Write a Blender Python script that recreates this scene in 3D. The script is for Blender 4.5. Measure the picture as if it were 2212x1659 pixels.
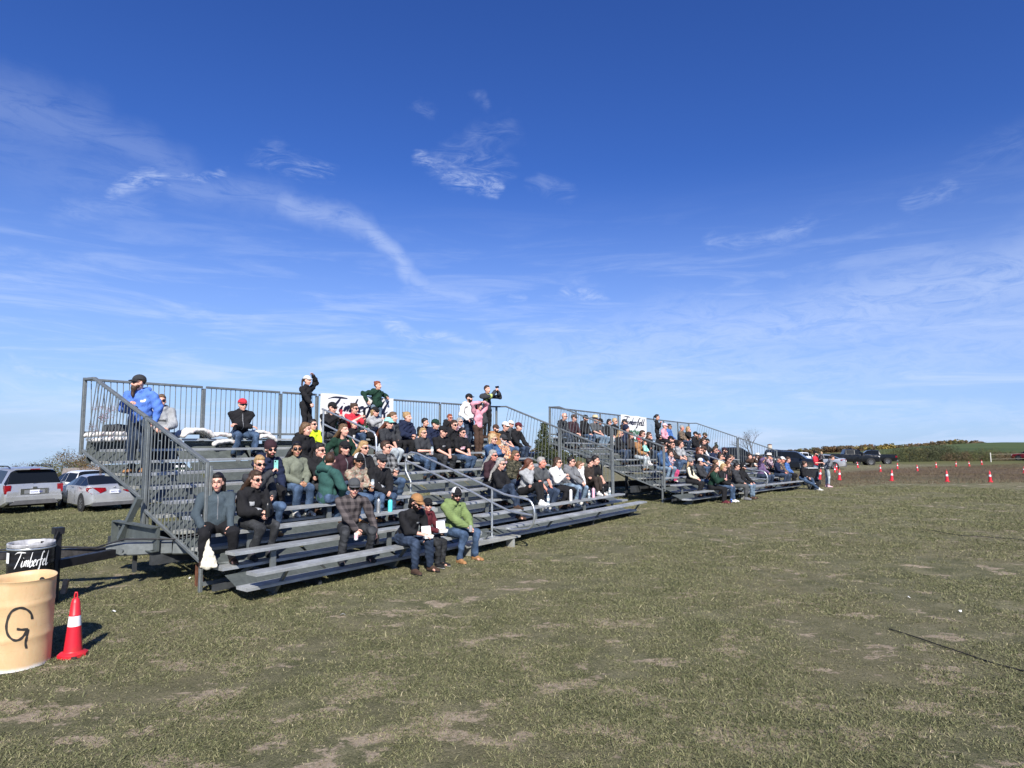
import bpy, bmesh, math, random
import numpy as np
from mathutils import Vector, Matrix, noise as mnoise

for _o in list(bpy.data.objects): bpy.data.objects.remove(_o)
scn = bpy.context.scene
COL = scn.collection
R = math.radians
# ------------------------------------------------------------ camera
SRC = 3.9375                      # photograph pixels per render pixel
PITCH, FOC, EYE = .0861, 640., 2.235
cd = bpy.data.cameras.new('camera'); cam = bpy.data.objects.new('camera', cd); COL.objects.link(cam)
cd.sensor_width = 36; cd.lens = FOC/1024*36; cd.clip_start = .1; cd.clip_end = 6000
cam.location = (0, 0, EYE); cam.rotation_euler = (math.pi/2+PITCH, 0, 0)
scn.camera = cam
scn.render.resolution_x = 1024; scn.render.resolution_y = 768
scn.view_settings.view_transform = 'Standard'; scn.view_settings.look = 'None'
scn.view_settings.exposure = 0.62; scn.view_settings.gamma = 1

def ray(x, y):
    u = (x/SRC-512)/FOC; v = -(y/SRC-384)/FOC; c, s = math.cos(PITCH), math.sin(PITCH)
    return Vector((u, c-v*s, s+v*c))
# ------------------------------------------------------------ sun and sky
SUN_DIR = Vector((.16, -1, 0)).normalized()      # horizontal direction towards the sun (behind the camera)
SUN_EL = R(38)
sd = bpy.data.lights.new('sun', 'SUN'); sun = bpy.data.objects.new('sun', sd); COL.objects.link(sun)
sd.energy = 4.8; sd.angle = R(.53); sd.color = (1, .955, .88)
_v = Vector((SUN_DIR.x*math.cos(SUN_EL), SUN_DIR.y*math.cos(SUN_EL), math.sin(SUN_EL)))
sun.rotation_euler = _v.to_track_quat('Z', 'Y').to_euler()
sun.location = _v*60

W = bpy.data.worlds.new("World"); scn.world = W; W.use_nodes = True
nt = W.node_tree; nt.nodes.clear()
class NB:
    "small helper to write node graphs"
    def __init__(s, nt): s.nt = nt
    def n(s, t, **k):
        nd = s.nt.nodes.new(t)
        for a, b in k.items(): setattr(nd, a, b)
        return nd
    def put(s, sock, v):
        if isinstance(v, bpy.types.NodeSocket): s.nt.links.new(v, sock)
        elif v is not None: sock.default_value = v
    def m(s, op, a, b=None, c=None, clamp=False):
        nd = s.n('ShaderNodeMath', operation=op); nd.use_clamp = clamp
        for i, v in enumerate((a, b, c)): s.put(nd.inputs[i], v)
        return nd.outputs[0]
    def vm(s, op, a, b=None, scale=None, out=0):
        nd = s.n('ShaderNodeVectorMath', operation=op); s.put(nd.inputs[0], a)
        if b is not None: s.put(nd.inputs[1], b)
        if scale is not None: s.put(nd.inputs['Scale'], scale)
        return nd.outputs[out]
    def noise(s, vec, scale, detail=4, rough=.5, dist=0, dim='3D', out=0):
        nd = s.n('ShaderNodeTexNoise', noise_dimensions=dim); s.put(nd.inputs['Vector'], vec)
        nd.inputs['Scale'].default_value = scale; nd.inputs['Detail'].default_value = detail
        nd.inputs['Roughness'].default_value = rough; nd.inputs['Distortion'].default_value = dist
        return nd.outputs[out]
    def mapr(s, v, a, b, c=0., d=1., interp='SMOOTHSTEP'):
        nd = s.n('ShaderNodeMapRange', interpolation_type=interp); s.put(nd.inputs[0], v)
        for i, x in enumerate((a, b, c, d)): nd.inputs[i+1].default_value = x
        return nd.outputs[0]
    def mix(s, f, a, b, blend='MIX'):
        nd = s.n('ShaderNodeMix', data_type='RGBA', blend_type=blend)
        s.put(nd.inputs[0], f); s.put(nd.inputs[6], a); s.put(nd.inputs[7], b); return nd.outputs[2]
    def comb(s, x, y, z=0.):
        nd = s.n('ShaderNodeCombineXYZ'); s.put(nd.inputs[0], x); s.put(nd.inputs[1], y); s.put(nd.inputs[2], z); return nd.outputs[0]
    def sep(s, v):
        nd = s.n('ShaderNodeSeparateXYZ'); s.put(nd.inputs[0], v); return nd.outputs
    def mapping(s, v, scale=(1, 1, 1), rot=(0, 0, 0), loc=(0, 0, 0)):
        nd = s.n('ShaderNodeMapping'); s.put(nd.inputs[0], v)
        nd.inputs['Scale'].default_value = scale; nd.inputs['Rotation'].default_value = rot; nd.inputs['Location'].default_value = loc
        return nd.outputs[0]
b = NB(nt)
sky = b.n('ShaderNodeTexSky'); sky.sky_type = 'NISHITA'; sky.sun_disc = False
sky.sun_elevation = SUN_EL; sky.sun_rotation = math.atan2(SUN_DIR.x, SUN_DIR.y)
sky.altitude = 200; sky.air_density = 1.0; sky.dust_density = .25; sky.ozone_density = 3.0
dirv = b.n('ShaderNodeTexCoord').outputs['Generated']
X, Y, Z = b.sep(dirv)
_sv = b.mapping(dirv, rot=(0, -.021, 0)); _sx, _sy, _sz = b.sep(_sv); b.put(sky.inputs[0], b.comb(_sx, _sy, b.m('MAXIMUM', _sz, .004)))
az = b.m('ARCTAN2', X, Y); el = b.m('ARCSINE', Z)
P2 = b.comb(az, el)
def azel(xd, yd):                 # point of the sky seen at display pixel (2212 wide)
    r = ray(xd*4032/2212, yd*4032/2212).normalized(); return (math.atan2(r.x, r.y), math.asin(r.z), 0)
warp = b.vm('SCALE', b.vm('SUBTRACT', b.noise(P2, 5, 5, .6, out=1), (.5, .5, .5)), scale=.11)
PW = b.vm('ADD', P2, b.vm('MULTIPLY', warp, (1, 1, 0)))
fine = b.noise(b.mapping(P2, (7, 22, 1), (0, 0, R(24))), 2.2, 8, .72, 1.2)
fine2 = b.noise(b.mapping(P2, (6, 26, 1), (0, 0, R(-24))), 2.0, 8, .72, .9)
cl = None
def stroke(p, q, w, inten, f=fine, hard=.35):
    global cl
    a, c = Vector(azel(*p)), Vector(azel(*q)); ba = c-a
    pa = b.vm('SUBTRACT', PW, tuple(a))
    h = b.m('DIVIDE', b.vm('DOT_PRODUCT', pa, tuple(ba), out=1), max(ba.dot(ba), 1e-6), clamp=True)
    d = b.vm('LENGTH', b.vm('SUBTRACT', pa, b.vm('SCALE', tuple(ba), scale=h)), out=1)
    g = b.mapr(d, w/1400, 0.)
    v = b.m('MULTIPLY', b.m('MULTIPLY', g, b.mapr(f, hard, hard+.38)), inten)
    cl = v if cl is None else b.m('MAXIMUM', cl, v)
stroke((-120, 190), (180, 255), 90, .15, fine2, .2); stroke((180, 255), (400, 365), 70, .14, fine2, .22)
stroke((-60, 260), (120, 350), 80, .08, fine2, .2); stroke((120, 350), (420, 420), 70, .09, fine2, .25)
stroke((262, 432), (350, 397), 30, .62, fine2, .34); stroke((340, 398), (500, 378), 24, .55, fine2, .36); stroke((160, 450), (330, 470), 40, .16, fine2, .3)
stroke((575, 338), (700, 366), 40, .48, fine2, .42); stroke((905, 350), (965, 388), 22, .85, fine2, .40)
stroke((955, 385), (1085, 404), 22, .85, fine2, .38); stroke((940, 360), (1090, 372), 40, .25, fine, .4); stroke((960, 345), (1100, 290), 40, .16)
stroke((410, 415), (620, 440), 60, .16, fine2, .2); stroke((620, 440), (780, 505), 46, .30, fine2, .2)
stroke((780, 505), (870, 590), 40, .38, fine2, .2); stroke((870, 590), (1010, 665), 26, .28, fine2, .2)
stroke((1010, 665), (1120, 790), 18, .2, fine2); stroke((1530, 520), (1770, 495), 26, .25)
stroke((1940, 440), (2050, 402), 24, .24); stroke((2050, 400), (2260, 300), 50, .08)
stroke((1230, 635), (1300, 652), 24, .5); stroke((845, 705), (900, 742), 20, .6, fine2); stroke((900, 742), (1050, 745), 20, .5)
stroke((905, 225), (930, 250), 22, .18); stroke((1030, 228), (1045, 245), 18, .12); stroke((1160, 395), (1215, 415), 30, .16); stroke((10, 780), (180, 795), 20, .4)
stroke((170, 455), (300, 470), 30, .2); stroke((1090, 650), (1130, 658), 14, .35)
stroke((1020, 815), (1500, 730), 120, .32, fine, .25); stroke((1500, 730), (2300, 590), 110, .36, fine, .25)
stroke((1200, 840), (2300, 700), 110, .28, fine, .25); stroke((1500, 890), (2300, 880), 50, .30, fine, .3)
stroke((-60, 830), (240, 870), 60, .30, fine, .3); stroke((680, 690), (560, 760), 30, .2)
# thin streaks that thicken towards the horizon
low = b.mapr(el, R(22), R(3)); st = b.noise(b.mapping(P2, (2.2, 17, 1), (0, 0, R(-5))), 2.0, 7, .65, .6)
band = b.m('MULTIPLY', b.m('MULTIPLY', low, b.mapr(st, .44, .70)), .50)
cl = b.m('MAXIMUM', cl, band)
haze = b.mapr(el, R(24), R(0), 0., .60)
skyc = sky.outputs[0]
hs = b.n('ShaderNodeHueSaturation'); b.put(hs.inputs['Color'], skyc); hs.inputs['Saturation'].default_value = 1.18; hs.inputs['Hue'].default_value = .512
hs.inputs['Value'].default_value = 1.0
skg = b.vm('MULTIPLY', hs.outputs[0], (.58, .80, 1.19))
base = b.mix(haze, skg, (3.9, 5.35, 8.9, 1))
col = b.mix(cl, base, (6.2, 7.2, 9.4, 1))
bg = b.n('ShaderNodeBackground'); b.put(bg.inputs[0], col); bg.inputs[1].default_value = .075
nt.links.new(bg.outputs[0], b.n('ShaderNodeOutputWorld').inputs[0])

# ------------------------------------------------------------ ground height
GCP = [(-4, 5, 0), (0, 5, 0), (5, 5, 0), (-4.6, 9.6, 0), (-8, 10, 0), (4, 19, 0), (-3, 14, 0), (0, 12, 0), (6, 10, 0), (10, 14, .04),
       (5.8, 20.3, .14), (2.5, 23, .14), (8, 16, .08), (10, 26, -.02), (14.5, 31.9, -.22), (11, 34, -.22), (22, 35, -.05), (35, 34, -.05), (20, 26, .0),
       (-17, 26.8, -.70), (-20, 24.5, -.80), (-12, 28, -.5), (-13, 18, -.15), (0, 35, -.4), (41.6, 79, -.75), (60, 75, -1.0), (80, 100, -1.1), (30, 95, -.95), (55, 95, -1.05), (45, 60, -.78),
       (-23, 36, -1.35), (-27, 42, -1.6), (-40, 60, -1.9), (-30, 60, -1.9), (0, 80, -.9), (60, 50, -.55), (30, 60, -.72), (15, 50, -.4)]
_g = np.array(GCP)
def gza(x, y):
    x = np.asarray(x, float); y = np.asarray(y, float)
    d2 = (x[..., None]-_g[:, 0])**2+(y[..., None]-_g[:, 1])**2+1.5
    w = d2**-1.6; z = (w*_g[:, 2]).sum(-1)/w.sum(-1)
    r = np.hypot(x, y); az_ = np.arctan2(x, np.maximum(y, 1e-3)); front = np.clip(y/np.maximum(r, 1e-3)*3, 0, 1)
    slope = np.clip(.0164-.0213*np.tan(np.clip(az_, -1.2, 1.2)), .0, .045)*front
    k = np.clip((r-80)/50, 0, 1); k = k*k*(3-2*k)
    z = z*(1-k)+(-1.05)*k-slope*np.clip(r-(34+30*(az_ > 0)), 0, None)*np.clip((r-34)/40, 0, 1)
    # far field on the right climbs to a crest, then falls away behind it
    rise = np.clip((az_-R(24))/R(13), 0, 1); rise = rise*rise*(3-2*rise)*front
    q = np.clip((r-115)/190, 0, 1); q = q*q*(3-2*q); t = np.clip((r-325)/60, 0, 1); t = t*t*(3-2*t)
    z = z+q*(-1.6+rise*3.7)*(1-t)-t*6.2-np.clip(r-400, 0, None)*.032
    z = z+.018*np.sin(x*1.3+y*.7)*np.sin(y*1.1-x*.4)+.012*np.sin(x*3.1-1)*np.sin(y*2.7)
    return z
def gz(x, y): return float(gza(np.array([x]), np.array([y]))[0])
def onground(xs, ys, z=None):     # photo pixel -> point on the ground (iterated)
    r = ray(xs, ys); zz = 0. if z is None else z
    for _ in range(1 if z is not None else 12):
        d = (zz-EYE)/r.z; x, y = r.x*d, r.y*d
        if z is None: zz = gz(x, y)
    return Vector((x, y, zz))
def atdist(xs, d):                # point at depth d in the column of photo pixel xs, on the ground
    x = (xs/SRC-512)/FOC*d; return Vector((x, d, gz(x, d)))

# ------------------------------------------------------------ tags and linking
def tag(o, label=None, cat=None, group=None, kind=None):
    if label: o['label'] = label
    if cat: o['category'] = cat
    if group: o['group'] = group
    if kind: o['kind'] = kind
    return o
def thing(name, label, cat, loc=(0, 0, 0), rot=(0, 0, 0), group=None):
    o = bpy.data.objects.new(name, None); o.empty_display_size = .2; COL.objects.link(o)
    o.location = loc; o.rotation_euler = rot if not isinstance(rot, (int, float)) else (0, 0, rot)
    return tag(o, label, cat, group)
def copy_tree(o, parent=None):
    c = o.copy(); COL.objects.link(c); c.parent = parent
    for ch in list(o.children): copy_tree(ch, c)
    return c
# ------------------------------------------------------------ materials
MATS = {}
def mat(name, col=(.5, .5, .5), rough=.6, metal=0., fn=None, bump=None, spec=None, **k):
    if name in MATS: return MATS[name]
    m = bpy.data.materials.new(name); m.use_nodes = True; MATS[name] = m
    nt = m.node_tree; p = nt.nodes['Principled BSDF']; nb = NB(nt)
    p.inputs['Base Color'].default_value = (*col, 1); p.inputs['Roughness'].default_value = rough; p.inputs['Metallic'].default_value = metal
    if spec is not None: p.inputs['Specular IOR Level'].default_value = spec
    for a, v in k.items(): p.inputs[a.replace('_', ' ')].default_value = v
    co = nb.n('ShaderNodeTexCoord').outputs['Object']
    if fn: fn(nb, p, co, col)
    if bump:
        sc, st_ = bump; bn = nb.n('ShaderNodeBump'); bn.inputs['Strength'].default_value = st_; bn.inputs['Distance'].default_value = .02
        nb.put(bn.inputs['Height'], nb.noise(co, sc, 4, .6)); nb.put(p.inputs['Normal'], bn.outputs[0])
    return m
def f_mottle(amt=.25, sc=6, rough=True):
    def f(nb, p, co, col):
        n = nb.noise(co, sc, 6, .62); lo = tuple(c*(1-amt) for c in col)+(1,); hi = tuple(min(1, c*(1+amt)) for c in col)+(1,)
        nb.put(p.inputs['Base Color'], nb.mix(nb.mapr(n, .3, .7), lo, hi))
        if rough: nb.put(p.inputs['Roughness'], nb.mapr(nb.noise(co, sc*2.3, 4), .3, .7, p.inputs['Roughness'].default_value-.08, p.inputs['Roughness'].default_value+.12, 'LINEAR'))
    return f
def f_galv(nb, p, co, col):       # spangled, weathered zinc with runs
    v = nb.n('ShaderNodeTexVoronoi'); nb.put(v.inputs['Vector'], co); v.inputs['Scale'].default_value = 22
    sp = nb.mapr(nb.sep(v.outputs['Color'])[0], 0, 1, .90, 1.09, 'LINEAR')
    n = nb.mapr(nb.noise(nb.mapping(co, (1, 1, .35)), 3.2, 6, .65), .3, .72, .82, 1.10)
    k = nb.m('MULTIPLY', sp, n); c = nb.vm('SCALE', tuple(col), scale=k)
    nb.put(p.inputs['Base Color'], c); nb.put(p.inputs['Roughness'], nb.mapr(nb.noise(co, 9, 4), .3, .7, .42, .66, 'LINEAR'))
def f_alu(nb, p, co, col):        # brushed planks, scuffed and dusty
    n = nb.noise(nb.mapping(co, (.6, 14, 14)), 5, 5, .6); s = nb.noise(co, 2.2, 6, .7)
    k = nb.m('MULTIPLY', nb.mapr(n, .3, .7, .88, 1.08, 'LINEAR'), nb.mapr(s, .35, .7, .74, 1.1))
    nb.put(p.inputs['Base Color'], nb.vm('SCALE', tuple(col), scale=k)); nb.put(p.inputs['Roughness'], nb.mapr(s, .3, .7, .36, .6, 'LINEAR'))
GALV = mat('galvanised_steel', (.215, .235, .235), .5, .55, f_galv)
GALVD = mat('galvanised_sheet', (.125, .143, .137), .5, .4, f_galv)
ALU = mat('aluminium_plank', (.50, .52, .52), .40, .5, f_alu)
DIRTY = mat('dusty_tread', (.44, .445, .41), .6, .3, f_alu)
PIPE = mat('aluminium_pipe', (.50, .53, .55), .36, .75, f_mottle(.12, 8))
BLACK = mat('black_paint', (.012, .012, .014), .45, 0, f_mottle(.4, 7))
UNDER = mat('dark_steel', (.06, .065, .07), .6, .4, f_mottle(.3, 5))
RUST = mat('rusty_steel', (.13, .05, .025), .85, .1, f_mottle(.45, 14))
RUBBER = mat('rubber', (.014, .014, .015), .8, 0, f_mottle(.3, 15))
WHITE = mat('white_plain', (.78, .78, .76), .55)
# ------------------------------------------------------------ mesh helpers
class MB:
    "collects boxes, bars, tubes, quads; build() links them as one mesh"
    def __init__(s): s.v = []; s.f = []; s.m = []; s.n = 0; s.sm = []
    def add(s, V, F, mi=0, smooth=False):
        V = [tuple(x) for x in V]; s.v += V; s.f += [tuple(i+s.n for i in f) for f in F]; s.m += [mi]*len(F); s.sm += [smooth]*len(F); s.n += len(V)
    def box(s, a, c, mi=0):
        (x0, y0, z0), (x1, y1, z1) = a, c
        V = [(x, y, z) for z in (z0, z1) for y in (y0, y1) for x in (x0, x1)]
        s.add(V, [(0, 2, 3, 1), (4, 5, 7, 6), (0, 1, 5, 4), (2, 6, 7, 3), (0, 4, 6, 2), (1, 3, 7, 5)], mi)
    def bar(s, p, q, w, h, up=(0, 0, 1), mi=0, bev=0.):
        p, q = Vector(p), Vector(q); d = (q-p).normalized(); u = Vector(up)
        if abs(d.dot(u)) > .97: u = Vector((0, 1, 0)) if abs(d.y) < .9 else Vector((1, 0, 0))
        sd_ = d.cross(u).normalized(); u = sd_.cross(d)
        a, c = w/2, h/2
        if bev: ring = [(-a+bev, -c), (a-bev, -c), (a, -c+bev), (a, c-bev), (a-bev, c), (-a+bev, c), (-a, c-bev), (-a, -c+bev)]
        else: ring = [(-a, -c), (a, -c), (a, c), (-a, c)]
        n = len(ring); V = [p+sd_*x+u*y for x, y in ring]+[q+sd_*x+u*y for x, y in ring]
        F = [(i, (i+1) % n, n+(i+1) % n, n+i) for i in range(n)]+[tuple(range(n-1, -1, -1)), tuple(range(n, 2*n))]
        s.add(V, F, mi)
    def tube(s, pts, r, seg=8, mi=0, cap=True):
        pts = [Vector(p) for p in pts]; rs = r if isinstance(r, (list, tuple)) else [r]*len(pts)
        V = []; up = None
        for i, p in enumerate(pts):
            d = ((pts[min(i+1, len(pts)-1)]-p).normalized()+(p-pts[max(i-1, 0)]).normalized()); d = d.normalized() if d.length > 1e-6 else Vector((0, 0, 1))
            if up is None: up = Vector((0, 0, 1)) if abs(d.z) < .9 else Vector((1, 0, 0))
            sd_ = d.cross(up).normalized(); up = sd_.cross(d).normalized()
            for k in range(seg):
                a = 2*math.pi*k/seg; V.append(p+(sd_*math.cos(a)+up*math.sin(a))*rs[i])
        F = [(i*seg+k, i*seg+(k+1) % seg, (i+1)*seg+(k+1) % seg, (i+1)*seg+k) for i in range(len(pts)-1) for k in range(seg)]
        s.add(V, F, mi, True)
        if cap: s.add(V[:seg], [tuple(range(seg-1, -1, -1))], mi); s.add(V[-seg:], [tuple(range(seg))], mi)
    def lathe(s, prof, c=(0, 0, 0), seg=24, mi=0, sx=1., sy=1., smooth=True):
        V = [(c[0]+r*math.cos(2*math.pi*k/seg)*sx, c[1]+r*math.sin(2*math.pi*k/seg)*sy, c[2]+z) for r, z in prof for k in range(seg)]
        F = [(i*seg+k, i*seg+(k+1) % seg, (i+1)*seg+(k+1) % seg, (i+1)*seg+k) for i in range(len(prof)-1) for k in range(seg)]
        s.add(V, F, mi, smooth)
    def prism(s, poly, axis, a, c, mi=0):
        "poly: 2D points; extruded along axis from a to c. axis 'x': poly=(y,z); 'y': (x,z); 'z': (x,y)"
        mk = {'x': lambda t, p: (t, p[0], p[1]), 'y': lambda t, p: (p[0], t, p[1]), 'z': lambda t, p: (p[0], p[1], t)}[axis]
        n = len(poly); V = [mk(a, p) for p in poly]+[mk(c, p) for p in poly]
        s.add(V, [(i, (i+1) % n, n+(i+1) % n, n+i) for i in range(n)]+[tuple(range(n-1, -1, -1)), tuple(range(n, 2*n))], mi)
    def mesh(s, name, mats):
        me = bpy.data.meshes.new(name); me.from_pydata(s.v, [], s.f)
        for m in (mats if isinstance(mats, (list, tuple)) else [mats]): me.materials.append(m)
        me.polygons.foreach_set('material_index', s.m); me.polygons.foreach_set('use_smooth', s.sm)
        bm = bmesh.new(); bm.from_mesh(me); bmesh.ops.recalc_face_normals(bm, faces=bm.faces); bm.to_mesh(me); bm.free()
        me.update(); return me
    def build(s, name, mats, parent=None, loc=None, rot=None):
        o = bpy.data.objects.new(name, s.mesh(name, mats)); COL.objects.link(o)
        if parent: o.parent = parent
        if loc is not None: o.location = loc
        if rot is not None: o.rotation_euler = rot if not isinstance(rot, (int, float)) else (0, 0, rot)
        return o
def npmesh(name, V, F, mats, smooth=False, mi=None):
    "fast mesh from numpy arrays; F is (n,3) or (n,4)"
    me = bpy.data.meshes.new(name); n, k = F.shape
    me.vertices.add(len(V)); me.vertices.foreach_set('co', np.ascontiguousarray(V, np.float32).ravel())
    me.loops.add(n*k); me.loops.foreach_set('vertex_index', np.ascontiguousarray(F, np.int32).ravel())
    me.polygons.add(n); me.polygons.foreach_set('loop_start', np.arange(0, n*k, k, dtype=np.int32))
    try: me.polygons.foreach_set('loop_total', np.full(n, k, dtype=np.int32))
    except Exception: pass
    for m in (mats if isinstance(mats, (list, tuple)) else [mats]): me.materials.append(m)
    if mi is not None: me.polygons.foreach_set('material_index', np.ascontiguousarray(mi, np.int32))
    me.polygons.foreach_set('use_smooth', np.full(n, smooth)); me.update(calc_edges=True); me.validate()
    return me
# ============================================================ GROUND
def gmat():
    m = bpy.data.materials.new('field_ground'); m.use_nodes = True; nt = m.node_tree; p = nt.nodes['Principled BSDF']; nb = NB(nt)
    co = nb.n('ShaderNodeNewGeometry').outputs['Position']; x, y, z = nb.sep(co)
    p.inputs['Roughness'].default_value = .95; p.inputs['Specular IOR Level'].default_value = .12
    r = nb.vm('LENGTH', nb.vm('MULTIPLY', co, (1, 1, 0)), out=1)
    big = nb.noise(co, .35, 5, .6); mid = nb.noise(co, 2.2, 6, .65); fine = nb.noise(co, 26, 6, .75); blades = nb.noise(nb.mapping(co, (1, 2.2, 1)), 60, 3, .8)
    g = nb.mix(nb.mapr(mid, .32, .68), (.112, .114, .056, 1), (.238, .220, .130, 1))
    g = nb.mix(nb.mapr(big, .42, .66, 0, .6), g, (.225, .195, .115, 1))
    g = nb.mix(nb.mapr(fine, .5, .78, 0, .75), g, (.33, .285, .185, 1))
    g = nb.mix(nb.mapr(blades, .52, .38, 0, .8), g, (.030, .036, .018, 1))
    # bare, trampled earth near the camera
    bare = nb.noise(nb.mapping(co, (1, 1.5, 1), loc=(3.1, 1.7, 0)), 1.35, 7, .70)
    near = nb.mapr(r, 12, 4, 0, .055)
    bm_ = nb.mapr(nb.m('ADD', nb.m('ADD', bare, near), nb.m('MULTIPLY', nb.m('SUBTRACT', fine, .5), .10)), .575, .625)
    earth = nb.mix(nb.mapr(nb.noise(co, 14, 6, .7), .3, .7), (.32, .25, .175, 1), (.48, .39, .295, 1))
    g = nb.mix(nb.m('MULTIPLY', bm_, .85), g, earth)
    # greener verge on the left under the parked cars, darker meadow and hill beyond
    verge = nb.m('MULTIPLY', nb.mapr(x, -5, -12), nb.mapr(y, 10, 17)); g = nb.mix(nb.m('MULTIPLY', verge, .5), g, nb.mix(nb.mapr(fine, .35, .7), (.05, .062, .02, 1), (.14, .145, .05, 1)))
    mead = nb.m('MULTIPLY', nb.mapr(nb.m('ADD', nb.m('ADD', y, nb.m('MULTIPLY', nb.m('SUBTRACT', mid, .5), 8)), nb.m('MULTIPLY', x, -.12)), 32, 35), nb.m('MULTIPLY', nb.mapr(nb.m('ADD', x, nb.m('MULTIPLY', y, -.36)), 1.5, 5), nb.mapr(nb.m('SUBTRACT', y, nb.m('ADD', nb.m('MULTIPLY', nb.m('SUBTRACT', nb.m('DIVIDE', x, nb.m('MAXIMUM', y, 1)), .38), 110), 44)), 8, -6)))
    mcol = nb.mix(nb.mapr(nb.noise(nb.mapping(co, (.25, 1, 1)), 1.3, 6, .7), .35, .7), (.105, .075, .055, 1), (.155, .125, .08, 1))
    mcol = nb.mix(nb.mapr(nb.noise(co, .06, 4, .6), .45, .62, 0, .5), mcol, (.085, .09, .04, 1))
    g = nb.mix(mead, g, mcol)
    far = nb.mapr(r, 92, 112); g = nb.mix(far, g, nb.mix(nb.mapr(nb.noise(co, .05, 5, .6), .4, .65), (.085, .095, .035, 1), (.12, .12, .05, 1)))
    crop = nb.m('MULTIPLY', nb.mapr(r, 150, 170), nb.mapr(nb.m('DIVIDE', x, nb.m('MAXIMUM', y, 1)), .50, .64))
    g = nb.mix(crop, g, nb.mix(nb.mapr(nb.noise(nb.mapping(co, (1, .2, 1)), .08, 5, .6), .35, .65), (.058, .085, .032, 1), (.085, .112, .042, 1)))
    nb.put(p.inputs['Base Color'], g)
    bn = nb.n('ShaderNodeBump'); bn.inputs['Strength'].default_value = .9; bn.inputs['Distance'].default_value = .03
    nb.put(bn.inputs['Height'], nb.m('ADD', nb.m('MULTIPLY', blades, .6), nb.m('ADD', fine, nb.m('MULTIPLY', mid, 1.4)))); nb.put(p.inputs['Normal'], bn.outputs[0])
    return m
GM = gmat()
rad = np.concatenate([[0.], np.geomspace(1.2, 3200, 190)]); na = 260
A_ = np.linspace(0, 2*np.pi, na, endpoint=False)
XX = rad[:, None]*np.sin(A_); YY = rad[:, None]*np.cos(A_); ZZ = gza(XX, YY)
V = np.stack([XX, YY, ZZ], -1).reshape(-1, 3)
ii, jj = np.meshgrid(np.arange(len(rad)-1), np.arange(na), indexing='ij'); j2 = (jj+1) % na
F = np.stack([ii*na+jj, (ii+1)*na+jj, (ii+1)*na+j2, ii*na+j2], -1).reshape(-1, 4)[:, ::-1]
g_o = bpy.data.objects.new('ground', npmesh('ground', V, F, GM, True)); COL.objects.link(g_o); tag(g_o, kind='structure')

# grass blades: short matted turf, dry and green mixed, thinning where the earth is bare
rng = np.random.default_rng(7)
def f_blade(nb, p, co, col):
    oi = nb.n('ShaderNodeAttribute'); oi.attribute_name = 'tint'; t = oi.outputs['Fac']
    r = nb.n('ShaderNodeValToRGB'); nb.put(r.inputs[0], t); e = r.color_ramp.elements
    e[0].position = 0; e[0].color = (.070, .078, .032, 1); e[1].position = 1; e[1].color = (.38, .335, .205, 1)
    for ps, c in ((.35, (.150, .156, .074, 1)), (.6, (.220, .208, .106, 1)), (.8, (.28, .25, .145, 1))):
        q = e.new(ps); q.color = c
    nb.put(p.inputs['Base Color'], r.outputs[0])
BLADE = mat('grass_blade', (.1, .1, .05), .75, 0, f_blade, spec=.2)
def blades(name, label, xy, hgt, wid, lean, tint, kind='stuff'):
    n = len(xy); z = gza(xy[:, 0], xy[:, 1]); a = rng.uniform(0, 2*np.pi, n)
    d = np.stack([np.cos(a), np.sin(a)], 1); la = rng.uniform(0, 2*np.pi, n); L = np.stack([np.cos(la), np.sin(la)], 1)*(lean*hgt)[:, None]
    B0 = np.column_stack([xy-d*wid[:, None], z-.004]); B1 = np.column_stack([xy+d*wid[:, None], z-.004])
    M0 = np.column_stack([xy-d*wid[:, None]*.75+L*.4, z+hgt*.55]); M1 = np.column_stack([xy+d*wid[:, None]*.75+L*.4, z+hgt*.55]); T = np.column_stack([xy+L, z+hgt*(1-.30*np.minimum(lean, 3))])
    V = np.stack([B0, B1, M1, M0, T], 1).reshape(-1, 3); k = np.arange(n)*5
    F = np.concatenate([np.stack([k, k+1, k+2], 1), np.stack([k, k+2, k+3], 1), np.stack([k+3, k+2, k+4], 1)])
    me = npmesh(name, V, F, BLADE); at = me.attributes.new('tint', 'FLOAT', 'POINT'); at.data.foreach_set('value', np.repeat(tint, 5).astype(np.float32))
    o = bpy.data.objects.new(name, me); COL.objects.link(o); return tag(o, label, 'grass', kind=kind)
def vnoise(x, y, s, seed=0):      # cheap value noise for density and tint
    rr = np.random.default_rng(seed); G = rr.random((64, 64)); x = x*s; y = y*s
    i = np.floor(x).astype(int); j = np.floor(y).astype(int); fx = x-i; fy = y-j; fx = fx*fx*(3-2*fx); fy = fy*fy*(3-2*fy)
    g = lambda a, c: G[a % 64, c % 64]
    return (g(i, j)*(1-fx)+g(i+1, j)*fx)*(1-fy)+(g(i, j+1)*(1-fx)+g(i+1, j+1)*fx)*fy
def scatter(n, r0, r1, half=.86, dens=0.):
    u = rng.random(n); e = dens; r = (r0**(2-e)+(r1**(2-e)-r0**(2-e))*u)**(1/(2-e)); a = rng.uniform(-half, half, n)*.86
    return np.stack([r*np.sin(a), r*np.cos(a)], 1)
xy = scatter(860000, 3.9, 38, dens=1.45)
nn = .5*vnoise(xy[:, 0], xy[:, 1], .9, 1)+.3*vnoise(xy[:, 0], xy[:, 1], 2.7, 2)+.2*vnoise(xy[:, 0], xy[:, 1], 7, 3)
keep = rng.random(len(xy)) < np.clip((nn-.30)*4.2, .10, 1); xy = xy[keep]; nn = nn[keep]; n = len(xy); rr_ = np.hypot(xy[:, 0], xy[:, 1])
xy = xy.astype(float); hg = rng.gamma(4, .0042, n)*(.5+nn)*(1+rr_/40); tint = np.clip(.68-.45*nn+rng.normal(0, .17, n)+(rng.random(n) < .08)*.28-(rng.random(n) < .22)*.30, 0, 1)
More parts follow.
